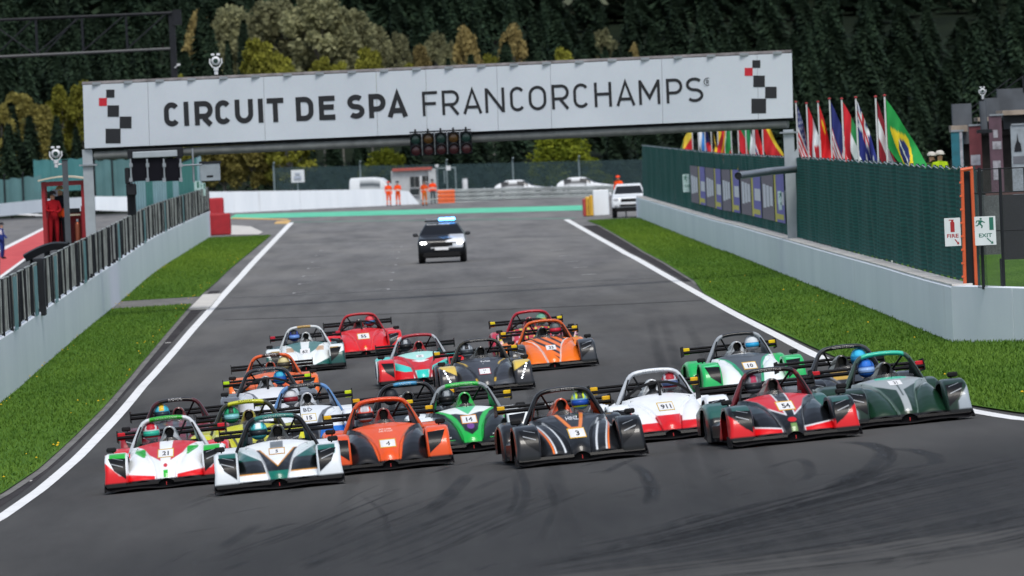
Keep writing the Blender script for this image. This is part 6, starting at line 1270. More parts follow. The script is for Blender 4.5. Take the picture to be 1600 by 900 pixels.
race_car('orange', 'plain orange race car behind the white-nosed one', LIV['orange'], bar=(427, 554), yaw=.8)
race_car('62', 'white and dark green race car numbered 62', LIV['62'], px=(479, 582), yaw=-.2)
race_car('55', 'all red race car numbered 55', LIV['55'], px=(573, 558), yaw=2.5)
race_car('turq', 'red race car with turquoise nose stripes', LIV['turq'], px=(663, 602), yaw=1.6)
race_car('7', 'dark grey race car with gold fenders numbered 7', LIV['7'], px=(763, 615), yaw=2.0)
race_car('33', 'orange race car with black tiger stripes numbered 33', LIV['33'], px=(868, 578), yaw=3.2)
race_car('multi', 'red race car with multicoloured patterned fenders behind the tiger-striped one', LIV['multi'], bar=(831, 486), yaw=3.0)
# ================================================================ standing people
def standing(kind=0):
    P = [(0, 0, .94), (0, 0, 1.12), (0, .01, 1.34), (0, 0, 1.47), (0, -.01, 1.55), (0, -.015, 1.66), (-.10, 0, .90), (-.11, -.01, .50), (-.12, .02, .09), (-.12, -.14, .045), (.10, 0, .90), (.11, -.02, .50), (.12, .02, .09), (.13, -.14, .045), (-.19, .01, 1.40), (-.25, .02, 1.12), (-.20, -.10, .92), (.19, .01, 1.40), (.25, .02, 1.12), (.20, -.10, .92), (-.17, -.15, .85), (.17, -.15, .85)]
    if kind == 1: P[15], P[16], P[20] = (-.24, -.05, 1.14), (-.08, -.26, 1.12), (-.02, -.30, 1.14); P[18], P[19], P[21] = (.24, -.05, 1.14), (.08, -.24, 1.08), (.02, -.29, 1.10)
    if kind == 2: P[18], P[19], P[21] = (.30, .0, 1.16), (.24, -.14, 1.02), (.20, -.20, 1.0); P[7], P[8], P[9] = (-.15, -.05, .5), (-.17, -.02, .09), (-.18, -.17, .045)
    E_ = [(0, 1), (1, 2), (2, 3), (3, 4), (4, 5), (0, 6), (6, 7), (7, 8), (8, 9), (0, 10), (10, 11), (11, 12), (12, 13), (2, 14), (14, 15), (15, 16), (16, 20), (2, 17), (17, 18), (18, 19), (19, 21)]
    return skin_mesh('person', P, E_, [(.16, .12), (.155, .11), (.17, .11), .062, .075, (.092, .105), .10, .072, .05, .045, .10, .072, .05, .045, .075, .052, .042, .075, .052, .042, .035, .035])
STAND = [standing(0), standing(1), standing(2)]
def person(label, loc, rz, kind, cols, h=1.75, group=None, extra=None):
    """cols: head, top, trousers, boots"""
    o = thing('person', label, 'person', loc, group); o.rotation_euler = (0, 0, rz); o.scale = (h / 1.76,) * 3; me = STAND[kind].copy()
    def fn(x, y, z):
        c = fill(len(x), cols[1]); c[(z < .96) & (np.abs(x) < .19)] = lin(cols[2]); c[z < .12] = lin(cols[3]); c[(z > 1.50)] = lin('b98d74'); c[(z > 1.675) | ((z > 1.57) & (y > .02))] = lin(cols[0])
        if extra: extra(c, x, y, z)
        return c
    paint_mesh(me, fn); link('body', me, m_cloth, o)
    if kind != 9:
        mb = MB(); mb.lathe([(.125, 1.665), (.128, 1.69), (.115, 1.735), (.07, 1.775), (.01, 1.785)], (0, -.015, 0), 14); mb.box((0, -.13, 1.672), (.16, .09, .012)); mb.build('cap', mat('cap_' + cols[0], cols[0], .8), o, smooth=.6)
    return o
hv = lambda c, x, y, z: c.__setitem__((np.abs(z - .35) < .04) | (np.abs(z - 1.12) < .03), lin('C8CCC0'))
OR = ('C83A1C', 'F0501C', 'F05A20', '1c1c20')
for (px, py, rz, kd, lab, cols) in [(608, 322.5, .3, 0, 'person in orange overalls left of a second one, facing the track', OR), (622.5, 322, -.4, 1, 'person in orange overalls with folded arms beside the white wall end', ('2a2426', 'F0501C', 'F05A20', '1c1c20')), (664, 322, .5, 2, 'person in dirty orange overalls beside the orange barrier', ('3a2c28', 'D8501C', 'C8702c', '2a2620')), (677, 319, .1, 0, 'person in orange jacket and grey trousers behind the guard rail end', ('2a2a2c', 'F0481C', '4a5458', '202224'))]:
    q = unp(px, py); person(lab, (q.x, q.y, q.z), rz, kd, cols, 1.76, extra=hv)
# kiosk with two officials
DKI = 268.0; kk = ppm(DKI); q = pt(100, 384, DKI); KI = thing('marshal_kiosk', 'red open-fronted kiosk with curved cream roof beside the pit lane', 'kiosk', q)
m_kred = mat('kiosk_red', (.30, .012, .018), .45); m_cream = mat('cream_roof', (.52, .47, .36), .6)
xl, xr = pt(69, 330, DKI).x - q.x, pt(131, 330, DKI).x - q.x; zt = pt(100, 283, DKI).z - q.z
mb = MB(); mb.box(((xl + xr) / 2, .8, -.06), (xr - xl + .3, 2.0, .12)); mb.build('floor_deck', m_dsteel, KI)
for (x, y) in ((xl, 0), (xr, 0), (xl, 1.6), (xr, 1.6)): mb = MB(); g_ = float(gz(q.x, DKI)) - q.z; mb.box((x, y, g_ / 2 - .06), (.12, .12, -g_ - .1)); mb.build('leg', m_dsteel, KI)
for (x, y) in ((xl, 0), (xr, 0), (xl, 1.6), (xr, 1.6)): mb = MB(); mb.box((x, y, zt / 2), (.11, .10, zt)); mb.build('corner_post', m_kred, KI)
mb = MB(); mb.box(((xl + xr) / 2, 0, zt - .07), (xr - xl + .1, .12, .14)); mb.build('lintel', m_kred, KI)
mb = MB(); P = [[((xl + xr) / 2 + (xr - xl + .28) * (t - .5), y, zt + .02 + .10 * math.sin(t * math.pi)) for t in np.linspace(0, 1, 9)] for y in (-.3, 1.9)]; P2 = [[(a_[0], a_[1], a_[2] + .05) for a_ in r_] for r_ in P]; mb.grid(np.array([P[0], P2[0], P2[1], P[1], P[0]])); mb.build('roof', m_cream, KI, smooth=.6)
mb = MB(); mb.box((xl + .06, .8, zt * .22), (.06, 1.5, zt * .44)); mb.build('side_panel', m_kred, KI); mb = MB(); mb.box((xr - .06, .8, zt * .30), (.06, 1.5, zt * .60)); mb.build('side_panel', m_kred, KI)
mb = MB(); mb.box(((xl + xr) / 2, 1.6, zt * .25), (xr - xl, .05, zt * .5)); mb.build('back_panel', m_kred, KI)
mb = MB(); mb.box((xl + .34, 1.5, zt - .36), (.22, .02, .22)); mb.build('notice', mat('paper', (.55, .58, .68), .7), KI)
mb = MB(); mb.box((xr - .32, .5, zt * .47), (.4, .4, .05)); mb.build('desk', m_cream, KI); mb = MB(); mb.box((xr - .32, .42, zt * .47 + .13), (.36, .25, .15), bev=.02); mb.build('console', m_dsteel, KI)
FE = thing('fire_extinguisher', 'copper-coloured fire extinguisher standing in the kiosk', 'fire extinguisher', (q.x + xr - .22, DKI + .1, q.z)); mb = MB(); mb.lathe([(.01, 0), (.09, .02), (.09, .62), (.07, .70), (.03, .74), (.01, .74)], (0, 0, 0), 14); mb.build('cylinder', mat('copper', (.28, .08, .04), .35, .6), FE, smooth=.6); mb = MB(); mb.box((0, -.02, .78), (.06, .10, .08)); mb.build('valve', m_galv, FE)
person('person in red overalls and dark cap inside the red kiosk', (pt(85, 380, DKI + .25).x, DKI + .25, q.z), .35, 1, ('1c1416', '9c1620', '8c121c', '201818'), 1.72)
person('person with fair hair and dark jacket with orange cloth inside the red kiosk', (pt(97, 380, DKI + .6).x, DKI + .6, q.z), 2.6, 0, ('b8a070', '14161e', '12131a', '101014'), 1.86, extra=lambda c, x, y, z: c.__setitem__((np.abs(z - .98) < .12) & (y > 0), lin('E0501c')))
q = unp(4, 405); person('person in blue overalls standing in the pit lane', (q.x, q.y, q.z), 1.2, 2, ('1a1820', '24367c', '1e2c66', '15151a'), 1.72, extra=lambda c, x, y, z: c.__setitem__((z > 1.2) & (z < 1.42) & (np.abs(x) > .12), lin('D8D8E0')))
CN = thing('pit_canopy', 'flat black curved canopy in front of the red kiosk', 'canopy', pt(72, 400, 260)); G_ = []
for s in (0, 1):
    G_.append([tuple(pt(36 + 70 * t, 400 - 20 * math.sin(min(1, t * 1.15) * math.pi * .55) - (0 if s == 0 else 2.5), 260 - 2 * (1 - s)) - CN.location) for t in np.linspace(0, 1, 12)])
G_.append([(a_[0], a_[1] + 2.5, a_[2] - .12) for a_ in G_[1]]); G_.append([(a_[0], a_[1] + 2.5, a_[2] - .22) for a_ in G_[0]]); G_.append(G_[0])
mb = MB(); mb.grid(np.array(G_)); mb.build('roof', m_dsteel, CN, smooth=.6)
zc0 = float(gz(CN.location.x, 260)) - CN.location.z
for dx in (-.5, .6): mb = MB(); mb.tube([(dx, 1.2, -.0), (dx, 1.2, zc0)], .05, 8); mb.build('leg', m_dsteel, CN)
# red blocks at the end of the pit wall
m_rblk = mat('red_barrier_cover', (.36, .012, .020), .55, var=.15)
for (x0, y0, x1, y1, D, lab) in [(326, 334, 361, 367.5, yLW1 - 1.0, 'lower red crash barrier block at the end of the pit wall'), (317, 310, 350, 336, yLW1 + 8, 'upper red crash barrier block behind the lower one')]:
    S = thing('crash_barrier', lab, 'barrier', pt((x0 + x1) / 2, y1, D)); k = ppm(D); w, h = (x1 - x0) / k, (y1 - y0) / k
    if lab[0] == 'u': h = pt(333, y0, D).z - float(gz(-8, D)); S.location.z = float(gz(-8, D))
    mb = MB(); mb.box((0, .6, h / 2), (w, 1.2, h), bev=.06); mb.build('block', m_rblk, S, smooth=.5); mb = MB(); mb.box((0, .6, h + .004), (w * .96, 1.1, .03), bev=.01); mb.build('lid', m_rblk, S)
    for s in (-1, 1): mb = MB(); mb.box((s * w * .25, -.012, h * .5), (.05, .03, h * .9)); mb.build('seam', m_rblk, S)
# barrier, white block and pickup at the end of the right wall
q = unp(919.5, 338); YB = thing('crash_barrier', 'yellow and red crash barrier at the end of the white block', 'barrier', q); k = ppm(q.y)
for (x0, x1, zt_, m) in [(-.28, -.12, .98, mat('barrier_red', (.40, .05, .05), .6)), (-.12, .12, 1.08, mat('barrier_yellow', (.62, .36, .04), .6)), (.12, .30, 1.16, mat('barrier_yellow', (.62, .36, .04), .6))]:
    mb = MB(); mb.box(((x0 + x1) / 2, .8, zt_ / 2), (x1 - x0 - .01, 1.8, zt_), bev=.05); mb.build('segment', m, YB)
mb = MB(); mb.box((.02, -.12, .5), (.03, .02, .9)); mb.build('strap', m_dsteel, YB)
q1, q2 = unp(928, 337), unp(962, 339); WB = thing('concrete_block', 'white concrete block wall left of the white pickup', 'wall', q1); mb = MB(); mb.box(((q2.x - q1.x) / 2, .3, .70), (q2.x - q1.x, .5, 1.42), bev=.03); mb.build('block', m_wall, WB); mb = MB(); mb.box(((q2.x - q1.x) / 2, .3, 1.42), (q2.x - q1.x - .1, .4, .03)); mb.build('coping', m_cap, WB)

# ---------------------------------------------------------------- police car
q = unp(692, 411); PC_ = thing('police_car', 'black and white police car with flashing blue roof light', 'police car', (q.x, q.y + .9, float(gz(q.x, q.y + .9)))); PC_.rotation_euler = (0, 0, math.radians(-1.2))
prof = [(-.92, .30), (-.98, .45), (-.98, .72), (-.94, .86), (-.80, .95), (-.3, 1.02), (.18, 1.06), (.40, 1.22), (.78, 1.46), (1.0, 1.52), (1.6, 1.56), (2.4, 1.52), (3.0, 1.42), (3.25, 1.05), (3.32, .6), (3.28, .32)]
def hwp(z): return np.interp(z, [.2, .35, .8, 1.0, 1.15, 1.5, 1.6], [.84, .90, .92, .90, .86, .66, .62])
def pcol(x, y, z):
    c = fill(len(x), '14171d'); w = (x > .30 + .3 * np.sin(z * 7)) & (z > .55) & (y < .2); c[w & (z > .80)] = lin('D8DCE2'); c[(z > .96) & (z < 1.07) & (y < .25) & (x > .25)] = lin('C4CAD2'); c[(y > .2) & (y < .80) & (z > 1.075) & (z < 1.465) & (np.abs(x) < hwp(z) - .055)] = lin('0c0f14'); c[(z > 1.47)] = lin('2a2e34'); c[(y < -.7) & (z > .62) & (z < .78) & (np.abs(x) < .42)] = lin('07080a'); c[(y > .95) & (z > 1.08) & (z < 1.44) & (np.abs(x) > .5)] = lin('0c0f14'); c[(x > .3) & (x < .84) & (z > .60) & (z < .72) & (y < -.5)] = lin('CCD2DA'); c[z < .42] = lin('0a0b0d'); c[(y > .9) & (z < 1.0) & (np.abs(x) > .8)] = lin('C8CED6'); return c
auto_body('body', prof, hwp, .28, pcol, PC_, m_paint)
for s in (-1, 1):
    mb = MB(); mb.box((s * .70, -.93, .79), (.30, .10, .12), bev=.03); h_ = mb.build('headlight', mat('car_headlamp', (.5, .52, .55), .2, coat=1), PC_); 
    for dx in (-.06, .07): mb = MB(); mb.lathe([(.001, -.03), (.05, -.02), (.05, .02)], (s * .70 + dx, -.985, .79), 12, 'y'); mb.build('bulb', mat('lit_headlamp', (1, 1, 1), .3, emit=(1, .98, .92), estr=9.0), h_)
    mb = MB(); mb.box((s * 1.01, .38, 1.10), (.20, .12, .14), bev=.04); mb.tube([(s * .86, .42, 1.05), (s * .98, .40, 1.06)], .02, 6); mb.build('mirror', mat('mirror_shell', (.03, .032, .036), .3), PC_)
    for y in (-.05, 2.6): road_wheel(PC_, s * .80, y, .35, .23)
mb = MB(); mb.box((0, -.85, .34), (1.5, .24, .26), bev=.06); mb.build('lower_bumper', m_black, PC_); mb = MB(); mb.box((0, 1.2, .30), (1.5, 3.6, .16), bev=.03); mb.build('underbody', m_black, PC_); mb = MB(); mb.box((0, -1.0, .56), (.52, .03, .11)); mb.build('number_plate', m_white, PC_); mb = MB(); mb.box((0, -.985, .73), (.84, .05, .13), bev=.01); mb.build('grille', m_black, PC_); mb = MB(); mb.box((.06, -1.0, .60), (.95, .015, .05)); mb.build('bumper_strip', mat('silver_strip', (.45, .46, .48), .4), PC_)
LB = MB(); LB.box((-.36, 1.35, 1.655), (.50, .28, .09), bev=.02); lbo = LB.build('light_bar', mat('clear_bar', (.20, .22, .24), .3), PC_); mb = MB(); mb.box((.22, 1.35, 1.66), (.64, .28, .115), bev=.03); mb.build('blue_light', mat('flashing_blue', (.5, .75, 1), .3, emit=(.06, .36, 1.0), estr=6.0), lbo); mb = MB(); mb.box((-.04, 1.35, 1.595), (1.2, .2, .05)); mb.build('bar_foot', m_black, lbo)
put_text('POLITIE', PC_, -.10, .74, 1.455, .05, m_white, .42, .02, center=False); put_text('POLICE', PC_, -.55, .74, 1.455, .05, m_white, .38, .02)
# ---------------------------------------------------------------- pickup
q = unp(985, 340.5); PK = thing('pickup', 'white pickup parked behind the end of the green fence', 'pickup truck', (q.x + .05, q.y + 3.0, float(gz(q.x, q.y)))); PK.rotation_euler = (0, 0, math.radians(3)); PK.rotation_euler = (0, 0, math.radians(-2))
prof = [(-.70, .48), (-.78, .62), (-.78, .85), (-.72, 1.05), (-.55, 1.12), (.25, 1.20), (.42, 1.28), (.95, 1.72), (1.15, 1.79), (2.1, 1.80), (2.6, 1.74), (2.75, 1.2), (4.2, 1.16), (4.22, .6), (4.2, .45)]
def hwk(z): return np.interp(z, [.3, .5, 1.0, 1.2, 1.75, 1.85], [.88, .92, .92, .90, .70, .66])
def kcol(x, y, z):
    c = fill(len(x), 'DDE2E6'); c[(y > .38) & (y < 1.0) & (z > 1.27) & (z < 1.70) & (np.abs(x) < hwk(z) - .07)] = lin('15191d'); c[(y > 1.0) & (y < 2.6) & (z > 1.25) & (z < 1.68) & (np.abs(x) > .62)] = lin('15191d'); c[z < .56] = lin('17191b'); return c
auto_body('body', prof, hwk, .45, kcol, PK, m_paint); 
for nm, b_, d_ in (('grille', (0, -.765, .93), (.86, .05, .18)), ('lower_grille', (0, -.785, .66), (1.0, .05, .12))): mb = MB(); mb.box(b_, d_, bev=.02); mb.build(nm, m_black, PK)
mb = MB(); mb.box((0, -.62, .44), (1.5, .26, .22), bev=.05); mb.build('lower_bumper', m_black, PK); mb = MB(); mb.box((0, -.80, .76), (.5, .02, .09)); mb.build('number_plate', m_white, PK)
for s in (-1, 1):
    mb = MB(); mb.box((s * .70, -.72, .98), (.30, .12, .17), bev=.04); mb.build('headlight', mat('car_headlamp'), PK); mb = MB(); mb.box((s * .70, -.78, .66), (.18, .06, .1), bev=.02); mb.build('fog_lamp', mat('car_headlamp'), PK); mb = MB(); mb.box((s * 1.0, .6, 1.28), (.18, .12, .2), bev=.04); mb.build('mirror', mat('white_shell', (.6, .62, .64), .4), PK)
    for y in (.05, 3.2): road_wheel(PK, s * .80, y, .40, .25)
q = pt(967.5, 320, yRW1 + 6); person('person in orange jacket and hood behind the white pickup', (q.x, q.y, float(gz(q.x, q.y)) + .55), -.5, 2, ('F0481c', 'F0501C', 'E0501c', '202020'), 1.7)
S = thing('platform_step', 'low grey step that the person behind the pickup stands on', 'step', (q.x, q.y, float(gz(q.x, q.y)))); mb = MB(); mb.box((0, 0, .50), (.8, .8, .06)); mb.build('tread', m_galv, S)
for (sx, sy) in ((-1, -1), (1, -1), (-1, 1), (1, 1)): mb = MB(); mb.box((sx * .35, sy * .35, .235), (.05, .05, .47)); mb.build('leg', m_galv, S)
# parked cars seen over the guard rail
def parked(px, D, lab, w=1.0):
    q = pt(px, 305, D); S = thing('parked_car', lab, 'car', (q.x, D, float(gz(q.x, D)) - .02)); S.rotation_euler = (0, 0, math.radians(82))
    prof = [(-2.0, .3), (-2.05, .55), (-1.95, .72), (-1.1, .85), (-.75, .92), (-.15, 1.30), (.2, 1.38), (1.0, 1.38), (1.6, 1.20), (1.95, .95), (2.05, .6), (2.0, .3)]; hwc = lambda z: np.interp(z, [.2, .5, .9, 1.38], [.80, .86, .84, .62])
    def cc_(x, y, z): c = fill(len(x), 'DDE1E4'); c[(z > .93) & (z < 1.28) & (np.abs(x) > .5) & (y > -.5) & (y < 1.5)] = lin('20262a'); c[(z > .93) & (z < 1.3) & (np.abs(x) < .66) & ((y < -.15) | (y > 1.2))] = lin('20262a'); return c
    auto_body('body', prof, hwc, .28, cc_, S, m_paint)
    for s in (-1, 1):
        for y in (-1.25, 1.3): road_wheel(S, s * .76, y, .31, .2)
        mb = MB(); mb.box((s * .66, -1.98, .66), (.3, .1, .14), bev=.03); mb.build('headlight', mat('car_headlamp'), S)
parked(817, 619, 'white hatchback showing over the guard rail left of the lime shrub'); parked(915, 619, 'white car roof showing over the guard rail beside the lime shrub')
q = pt(592, 302, 621); S = thing('camper_van', 'white camper van with green skirt behind the far white wall', 'van', (q.x, 621, float(gz(q.x, 621)) - .1)); S.rotation_euler = (0, 0, math.radians(78))
prof = [(-1.3, .35), (-1.35, .8), (-1.25, 1.2), (-.95, 1.35), (-.6, 1.75), (-.3, 2.02), (.3, 2.12), (1.9, 2.12), (2.0, 1.9), (2.02, .4)]; hwv = lambda z: np.interp(z, [.2, .6, 1.5, 2.1], [.86, .92, .90, .78])
auto_body('body', prof, hwv, .35, lambda x, y, z: np.where((z < 1.1)[:, None], np.array(lin('8a9898')), np.where(((z > 1.35) & (z < 1.8) & (np.abs(x) > .7) & (y > -.3) & (y < 1.2))[:, None], np.array(lin('39444a')), np.array(lin('D8DDE0')))), S, m_paint)
for s in (-1, 1):
    for y in (-.6, 1.4): road_wheel(S, s * .8, y, .33, .2)

# ---------------------------------------------------------------- flags
def flag(px, ytop, D, w, h, droop, fn, label, ybot=262, side=1, seed=0, extra=0.0):
    t = pt(px, ytop, D); g0 = float(gz(t.x, D)); S = thing('flag_pole', label, 'flag', (t.x, D, g0)); H_ = t.z - g0
    mb = MB(); mb.tube([(0, 0, -.1), (0, 0, H_)], .024, 8); mb.build('pole', mat('white_pole', (.55, .56, .57), .4), S); mb = MB(); mb.lathe([(.01, 0), (.045, .02), (.045, .05), (.01, .07)], (0, 0, H_ - .02), 10); mb.build('finial', mat('finial_red', (.30, .03, .03), .5), S)
    nu, nv = 44, 30; a = math.radians(droop); P = np.zeros((nu, nv, 3)); C = np.zeros((nu, nv, 3)); R_ = random.Random(seed); ph = R_.uniform(0, 6)
    for i in range(nu):
        s = i / (nu - 1)
        for j in range(nv):
            v = j / (nv - 1); q = s * w; fold = .13 * min(1, s * 3) * math.sin(s * 9 + v * 1.5 + ph); sag = .5 + .5 * v
            P[i, j] = (side * (q * math.cos(a) + .05 * math.sin(s * 9 + ph + v * 3) * s + .035 + (.12 * math.sin(v * 5 + ph) * s)), fold * 1.6 + .12 * s * math.sin(v * 6 + ph), H_ - .08 - v * h * (1 - .15 * s) - q * math.sin(a) + .04 * math.sin(s * 6 + v * 4))
            C[i, j] = lin(fn(s, v))
    mb = MB(); mb.grid(P, C); mb.build('cloth', mat('flag_cloth', rough=.8, attr=True, var=.08), S, smooth=3.14, paint=True, fixn=False); return S
W_, Rd, Bl = 'D8DCE0', 'C01828', '182060'
def usa(s, v): return '1c2a6a' if s < .42 and v < .54 and (math.sin(s * 60) * math.sin(v * 50) < .6) else (W_ if s < .42 and v < .54 else (Rd if int(v * 13) % 2 == 0 else W_))
def canada(s, v): return Rd if s < .25 or s > .75 or (abs(s - .5) + abs(v - .5) * .8 < .17) else W_
def china(s, v): return 'E0C020' if (s - .17) ** 2 + (v - .27) ** 2 < .008 else 'C8141c'
def malay(s, v): return '1a2468' if s < .5 and v < .55 else (Rd if int(v * 12) % 2 == 0 else W_)
def uae(s, v): return Rd if s < .26 else ('1a7a40' if v < .33 else W_ if v < .66 else '14161a')
def aus(s, v):
    if s < .5 and v < .5:
        a_, b_ = s * 2, v * 2
        if abs(a_ - .5) < .09 or abs(b_ - .5) < .12: return Rd
        if abs(a_ - .5) < .16 or abs(b_ - .5) < .22 or abs(a_ - b_) < .12 or abs(a_ + b_ - 1) < .12: return W_
        return '1a2468'
    for (a_, b_) in ((.25, .78), (.75, .2), (.75, .8), (.62, .45), (.88, .4)):
        if (s - a_) ** 2 + ((v - b_) * .6) ** 2 < .0016: return W_
    return '1a2674'
def qatar(s, v): return W_ if s < .32 + .06 * (1 if int(v * 18) % 2 else -1) else '6a1430'
def austria(s, v): return W_ if .34 < v < .66 else '8c1428'
def brazil(s, v):
    d = math.hypot((s - .5) * 1.43, v - .5)
    if d < .24: return 'D8DCE0' if abs((v - .5) - .35 * (s - .5) + .03) < .025 else '1c2a70'
    return 'E0C41c' if abs(s - .5) / .42 + abs(v - .5) / .40 < 1 else '108a3c'
def tri(a, b, c, vert=True): return lambda s, v: (a, b, c)[min(2, int((s if vert else v) * 3))]
for i, (px, yt, D, w, h, dr, fn, lab) in enumerate([(1243.5, 160, 222, 1.7, 1.45, 72, usa, 'stars and stripes flag hanging right beside the gantry post'), (1260, 162, 221, 1.7, 1.45, 74, canada, 'red and white flag with maple leaf on white pole'), (1278, 160, 220, 1.8, 1.5, 74, china, 'plain red flag with small yellow star'), (1296, 155, 219, 1.8, 1.45, 72, malay, 'red and white striped flag with blue corner'), (1315, 155, 218, 1.8, 1.4, 68, uae, 'flag with red hoist and green, white and black bands'),
        (1337, 153, 217, 1.9, 1.45, 70, aus, 'navy flag with stars and a red and white cross corner'), (1368, 152, 216, 1.8, 1.45, 72, austria, 'dark red flag with a white middle band'), (1382, 150, 215, 1.9, 1.2, 62, brazil, 'green flag with yellow diamond and blue disc')]):
    flag(px, yt, fence_D(px) + 14, w, h, dr, fn, lab, seed=i)
for i, (px, yt, w, h, dr, fn, lab, sd) in enumerate([(1081, 196, 1.8, 1.1, 55, lambda s, v: 'C01c28' if v > .5 else ('D8C040' if s < .4 else '6aa050'), 'red flag with yellow and green upper half at the far end of the row', -1), (1090, 188, 1.7, 1.1, 72, lambda s, v: '2a7ac8' if s > .25 else 'D8DCE0', 'light blue flag in the row behind the green fence', 1), (1100, 184, 1.6, 1.1, 78, lambda s, v: (W_, Bl, Rd)[int((s * 3 + v * 2)) % 3], 'red, white and blue diagonal flag in the row', 1), (1110, 184, 1.6, 1.1, 80, tri('1a1c20', 'D8B020', Rd), 'black, yellow and red flag in the row', 1),
        (1120, 183, 1.8, 1.2, 66, lambda s, v: 'E0B81c' if v > .25 else Rd, 'yellow flag with red top edge in the row', 1), (1133, 183, 1.9, 1.2, 78, tri(Rd, 'E0B020', Rd, False), 'red and yellow banded flag in the row', -1), (1141, 182, 2.1, 1.2, 74, tri('1a8a48', W_, 'D8801c'), 'green, white and orange flag in the row', -1), (1152, 182, 2.0, 1.3, 62, lambda s, v: Rd if v > .3 else ('18804a' if s < .5 else W_), 'large red flag with green corner in the row', 1), (1164, 181, 1.6, 1.2, 76, tri('18804a', W_, Rd), 'green, white and red flag in the row', 1),
        (1175, 180, 1.6, 1.2, 78, lambda s, v: '1c2c70', 'plain dark blue flag in the row', 1), (1177, 179, 2.0, 1.3, 78, lambda s, v: 'B8141c' if v < .8 else (W_ if v < .9 else Bl), 'dark red flag with white and blue lower edge in the row', 1), (1190, 178, 1.9, 1.3, 64, lambda s, v: 'D8C030' if v < .3 else 'B0141c', 'red flag with yellow top nearest the gantry post', 1)]):
    flag(px, yt, fence_D(px) + 40, w, h, dr, fn, lab, side=sd, seed=20 + i)

# ---------------------------------------------------------------- terrace with banners, right edge
m_terr = mat('grey_terrace', (.075, .085, .098), .8, var=.25, vscale=1.5); m_ledge = mat('pale_ledge', (.30, .25, .20), .85, var=.25); m_hedge = mat('dark_cladding', (.022, .018, .016), .8, var=.4, vscale=4); DTR = 285
TE = thing('terrace', 'stepped grey concrete terrace on the bank with hanging banners', 'terrace', pt(1560, 300, DTR))
for (x0, y0, x1, y1, D, dep, m, nm) in [(1489, 162, 1519, 225, DTR, .5, m_terr, 'parapet'), (1539, 153, 1562, 190, DTR + 4, .5, m_terr, 'parapet'), (1559, 137, 1660, 182, DTR + 5, .5, m_terr, 'parapet'), (1598, 120, 1601, 145, DTR + 5, .1, m_dsteel, 'stanchion'), (1486, 196, 1512, 206, DTR - .6, 1.0, m_ledge, 'ledge'), (1528, 183, 1562, 189, DTR - .3, 2.0, m_ledge, 'ledge'), (1566, 171, 1660, 178, DTR - .8, 3.0, m_ledge, 'ledge'), (1490, 206, 1660, 330, DTR + .6, .6, m_hedge, 'facade'), (1528, 188, 1660, 210, DTR + .4, .6, m_hedge, 'facade'), (1568, 177, 1660, 200, DTR + .2, .6, m_terr, 'facade')]:
    pxbox(x0, y0, x1, y1, D, dep, m, nm, TE)
for (p, q_) in (((1490, 190), (1580, 122)), ((1500, 192), (1600, 118))): mb = MB(); mb.tube([pt(*p, DTR + 6), pt(*q_, DTR + 6)], .02, 5); loc_build(mb, 'cable', m_dsteel, TE)
PB = thing('camera_post', 'dark post under the pale camera on the terrace', 'post', (0, 0, 0)); mb = MB(); mb.tube([pt(1535, 158, 283), pt(1538, 205, 283)], .12, 8); mb.build('shaft', m_terr, PB); mb = MB(); q = pt(1538, 205, 283); mb.box(q, (.5, .3, .12)); mb.build('foot', m_dsteel, PB)
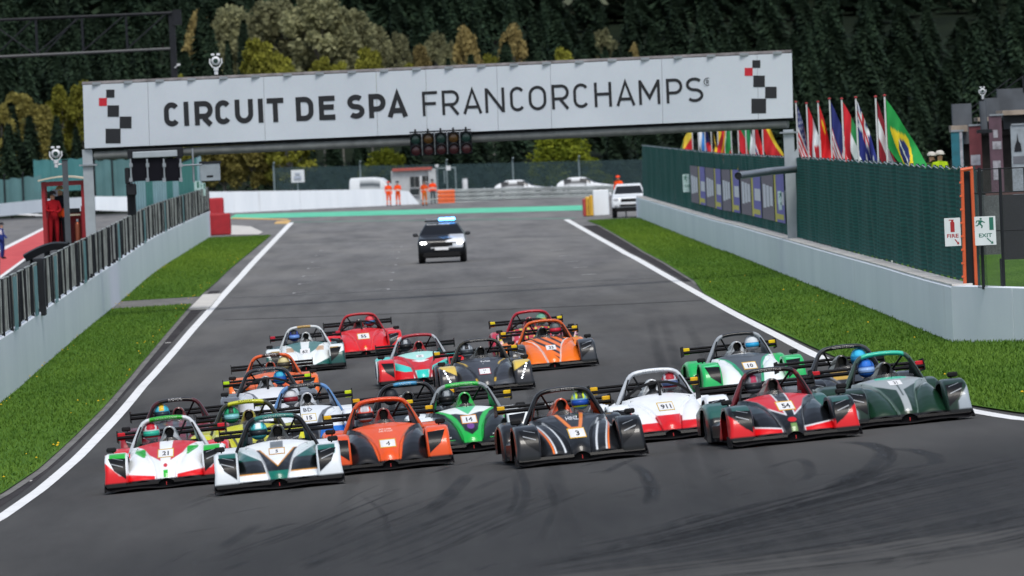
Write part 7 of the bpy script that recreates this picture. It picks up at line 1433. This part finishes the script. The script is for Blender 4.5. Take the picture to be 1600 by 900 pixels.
for (x0, y0, x1, y1, col, pr, lab) in [(1487, 206, 1505, 262, (.012, .13, .17), 0, 'narrow turquoise banner hanging on the terrace'), (1515, 197, 1534, 266, (.13, .028, .035), 1, 'dark red banner with white lettering hanging on the terrace'), (1547, 181, 1567, 300, (.10, .055, .075), 2, 'mauve banner with pale picture hanging on the terrace'), (1581, 195, 1640, 310, (.26, .30, .33), 3, 'pale banner with dark tower picture hanging on the terrace')]:
    B = thing('hanging_banner', lab, 'banner', pt((x0 + x1) / 2, y1, DTR - 1.2)); D = DTR - 1.2
    pxbox(x0, y0, x1, y1, D, .03, mat('banner_cloth_%d' % pr, col, .7, var=.25), 'sheet', B); pxbox(x0 - 1, y0 - 3, x1 + 1, y0 - .3, D - .04, .1, m_galv, 'top_bar', B); pxbox(x0 - 1, y1 + .2, x1 + 1, y1 + 1.6, D - .04, .1, m_galv, 'bottom_bar', B)
    pale = mat('banner_print_pale', (.30, .30, .33), .7, var=.4, vscale=5)
    if pr == 0: pxbox(x1 - 5, y0, x1 - .5, y1, D - .015, .01, pale, 'edge_print', B)
    if pr == 1:
        pxbox(x0 + 2, y1 - 24, x1 - 2, y1 - 8, D - .015, .01, pale, 'print', B)
    if pr == 2: pxbox(x0 + 5, y0 + 22, x0 + 12, y0 + 34, D - .015, .01, pale, 'print', B); pxbox(x0 + 4, y0 + 40, x1 - 2, y0 + 52, D - .015, .01, pale, 'print', B); pxbox(x0 + 5, y0 + 70, x1 - 3, y0 + 100, D - .015, .01, pale, 'print', B)
    if pr == 3:
        mb = MB(); o_ = pt(1590.5, 232, D - .02); mb.add([o_ + Vector(v_) for v_ in ((-.13, 0, -.1), (.13, 0, -.1), (.10, 0, .15), (.03, 0, .25), (0, 0, .52), (-.03, 0, .25), (-.09, 0, .12))], [(0, 1, 2, 3, 4, 5, 6)]); loc_build(mb, 'tower_picture', m_dsteel, B)
        pxbox(x0 + 2, y0 + 48, x1, y0 + 60, D - .015, .01, mat('banner_print_grey', (.12, .13, .15), .7), 'print', B)
for (px, h, kd, lab) in [(1469, 1.75, 0, 'person in yellow hi-vis vest standing above the green fence'), (1456, 1.7, 2, 'person in dark clothes with yellow vest left of the other hi-vis one')]:
    q = pt(px, 262, 236); zt_ = pt(px, 236 if kd == 0 else 238, 236).z; person(lab, (q.x, 236, zt_ - h), .4, kd, ('b8b4ac', '9cb81c' if kd == 0 else '3c4a1c', '1a1c22', '101012'), h)
q = pt(1462, 262, 236); P = [[(x, y, zt_ - 1.75 - .02) for x in (q.x - 12, q.x + 4)] for y in (233.5, 262)]
mb = MB(); a_, b_ = P[0][0], P[1][1]; g0 = float(gz(q.x, 236)); mb.box((23.2, 247.5, (g0 + a_[2]) / 2 - .3), (18, 28, a_[2] - g0 + .6)); tag(mb.build('raised_bank', m_grass), kind='structure')
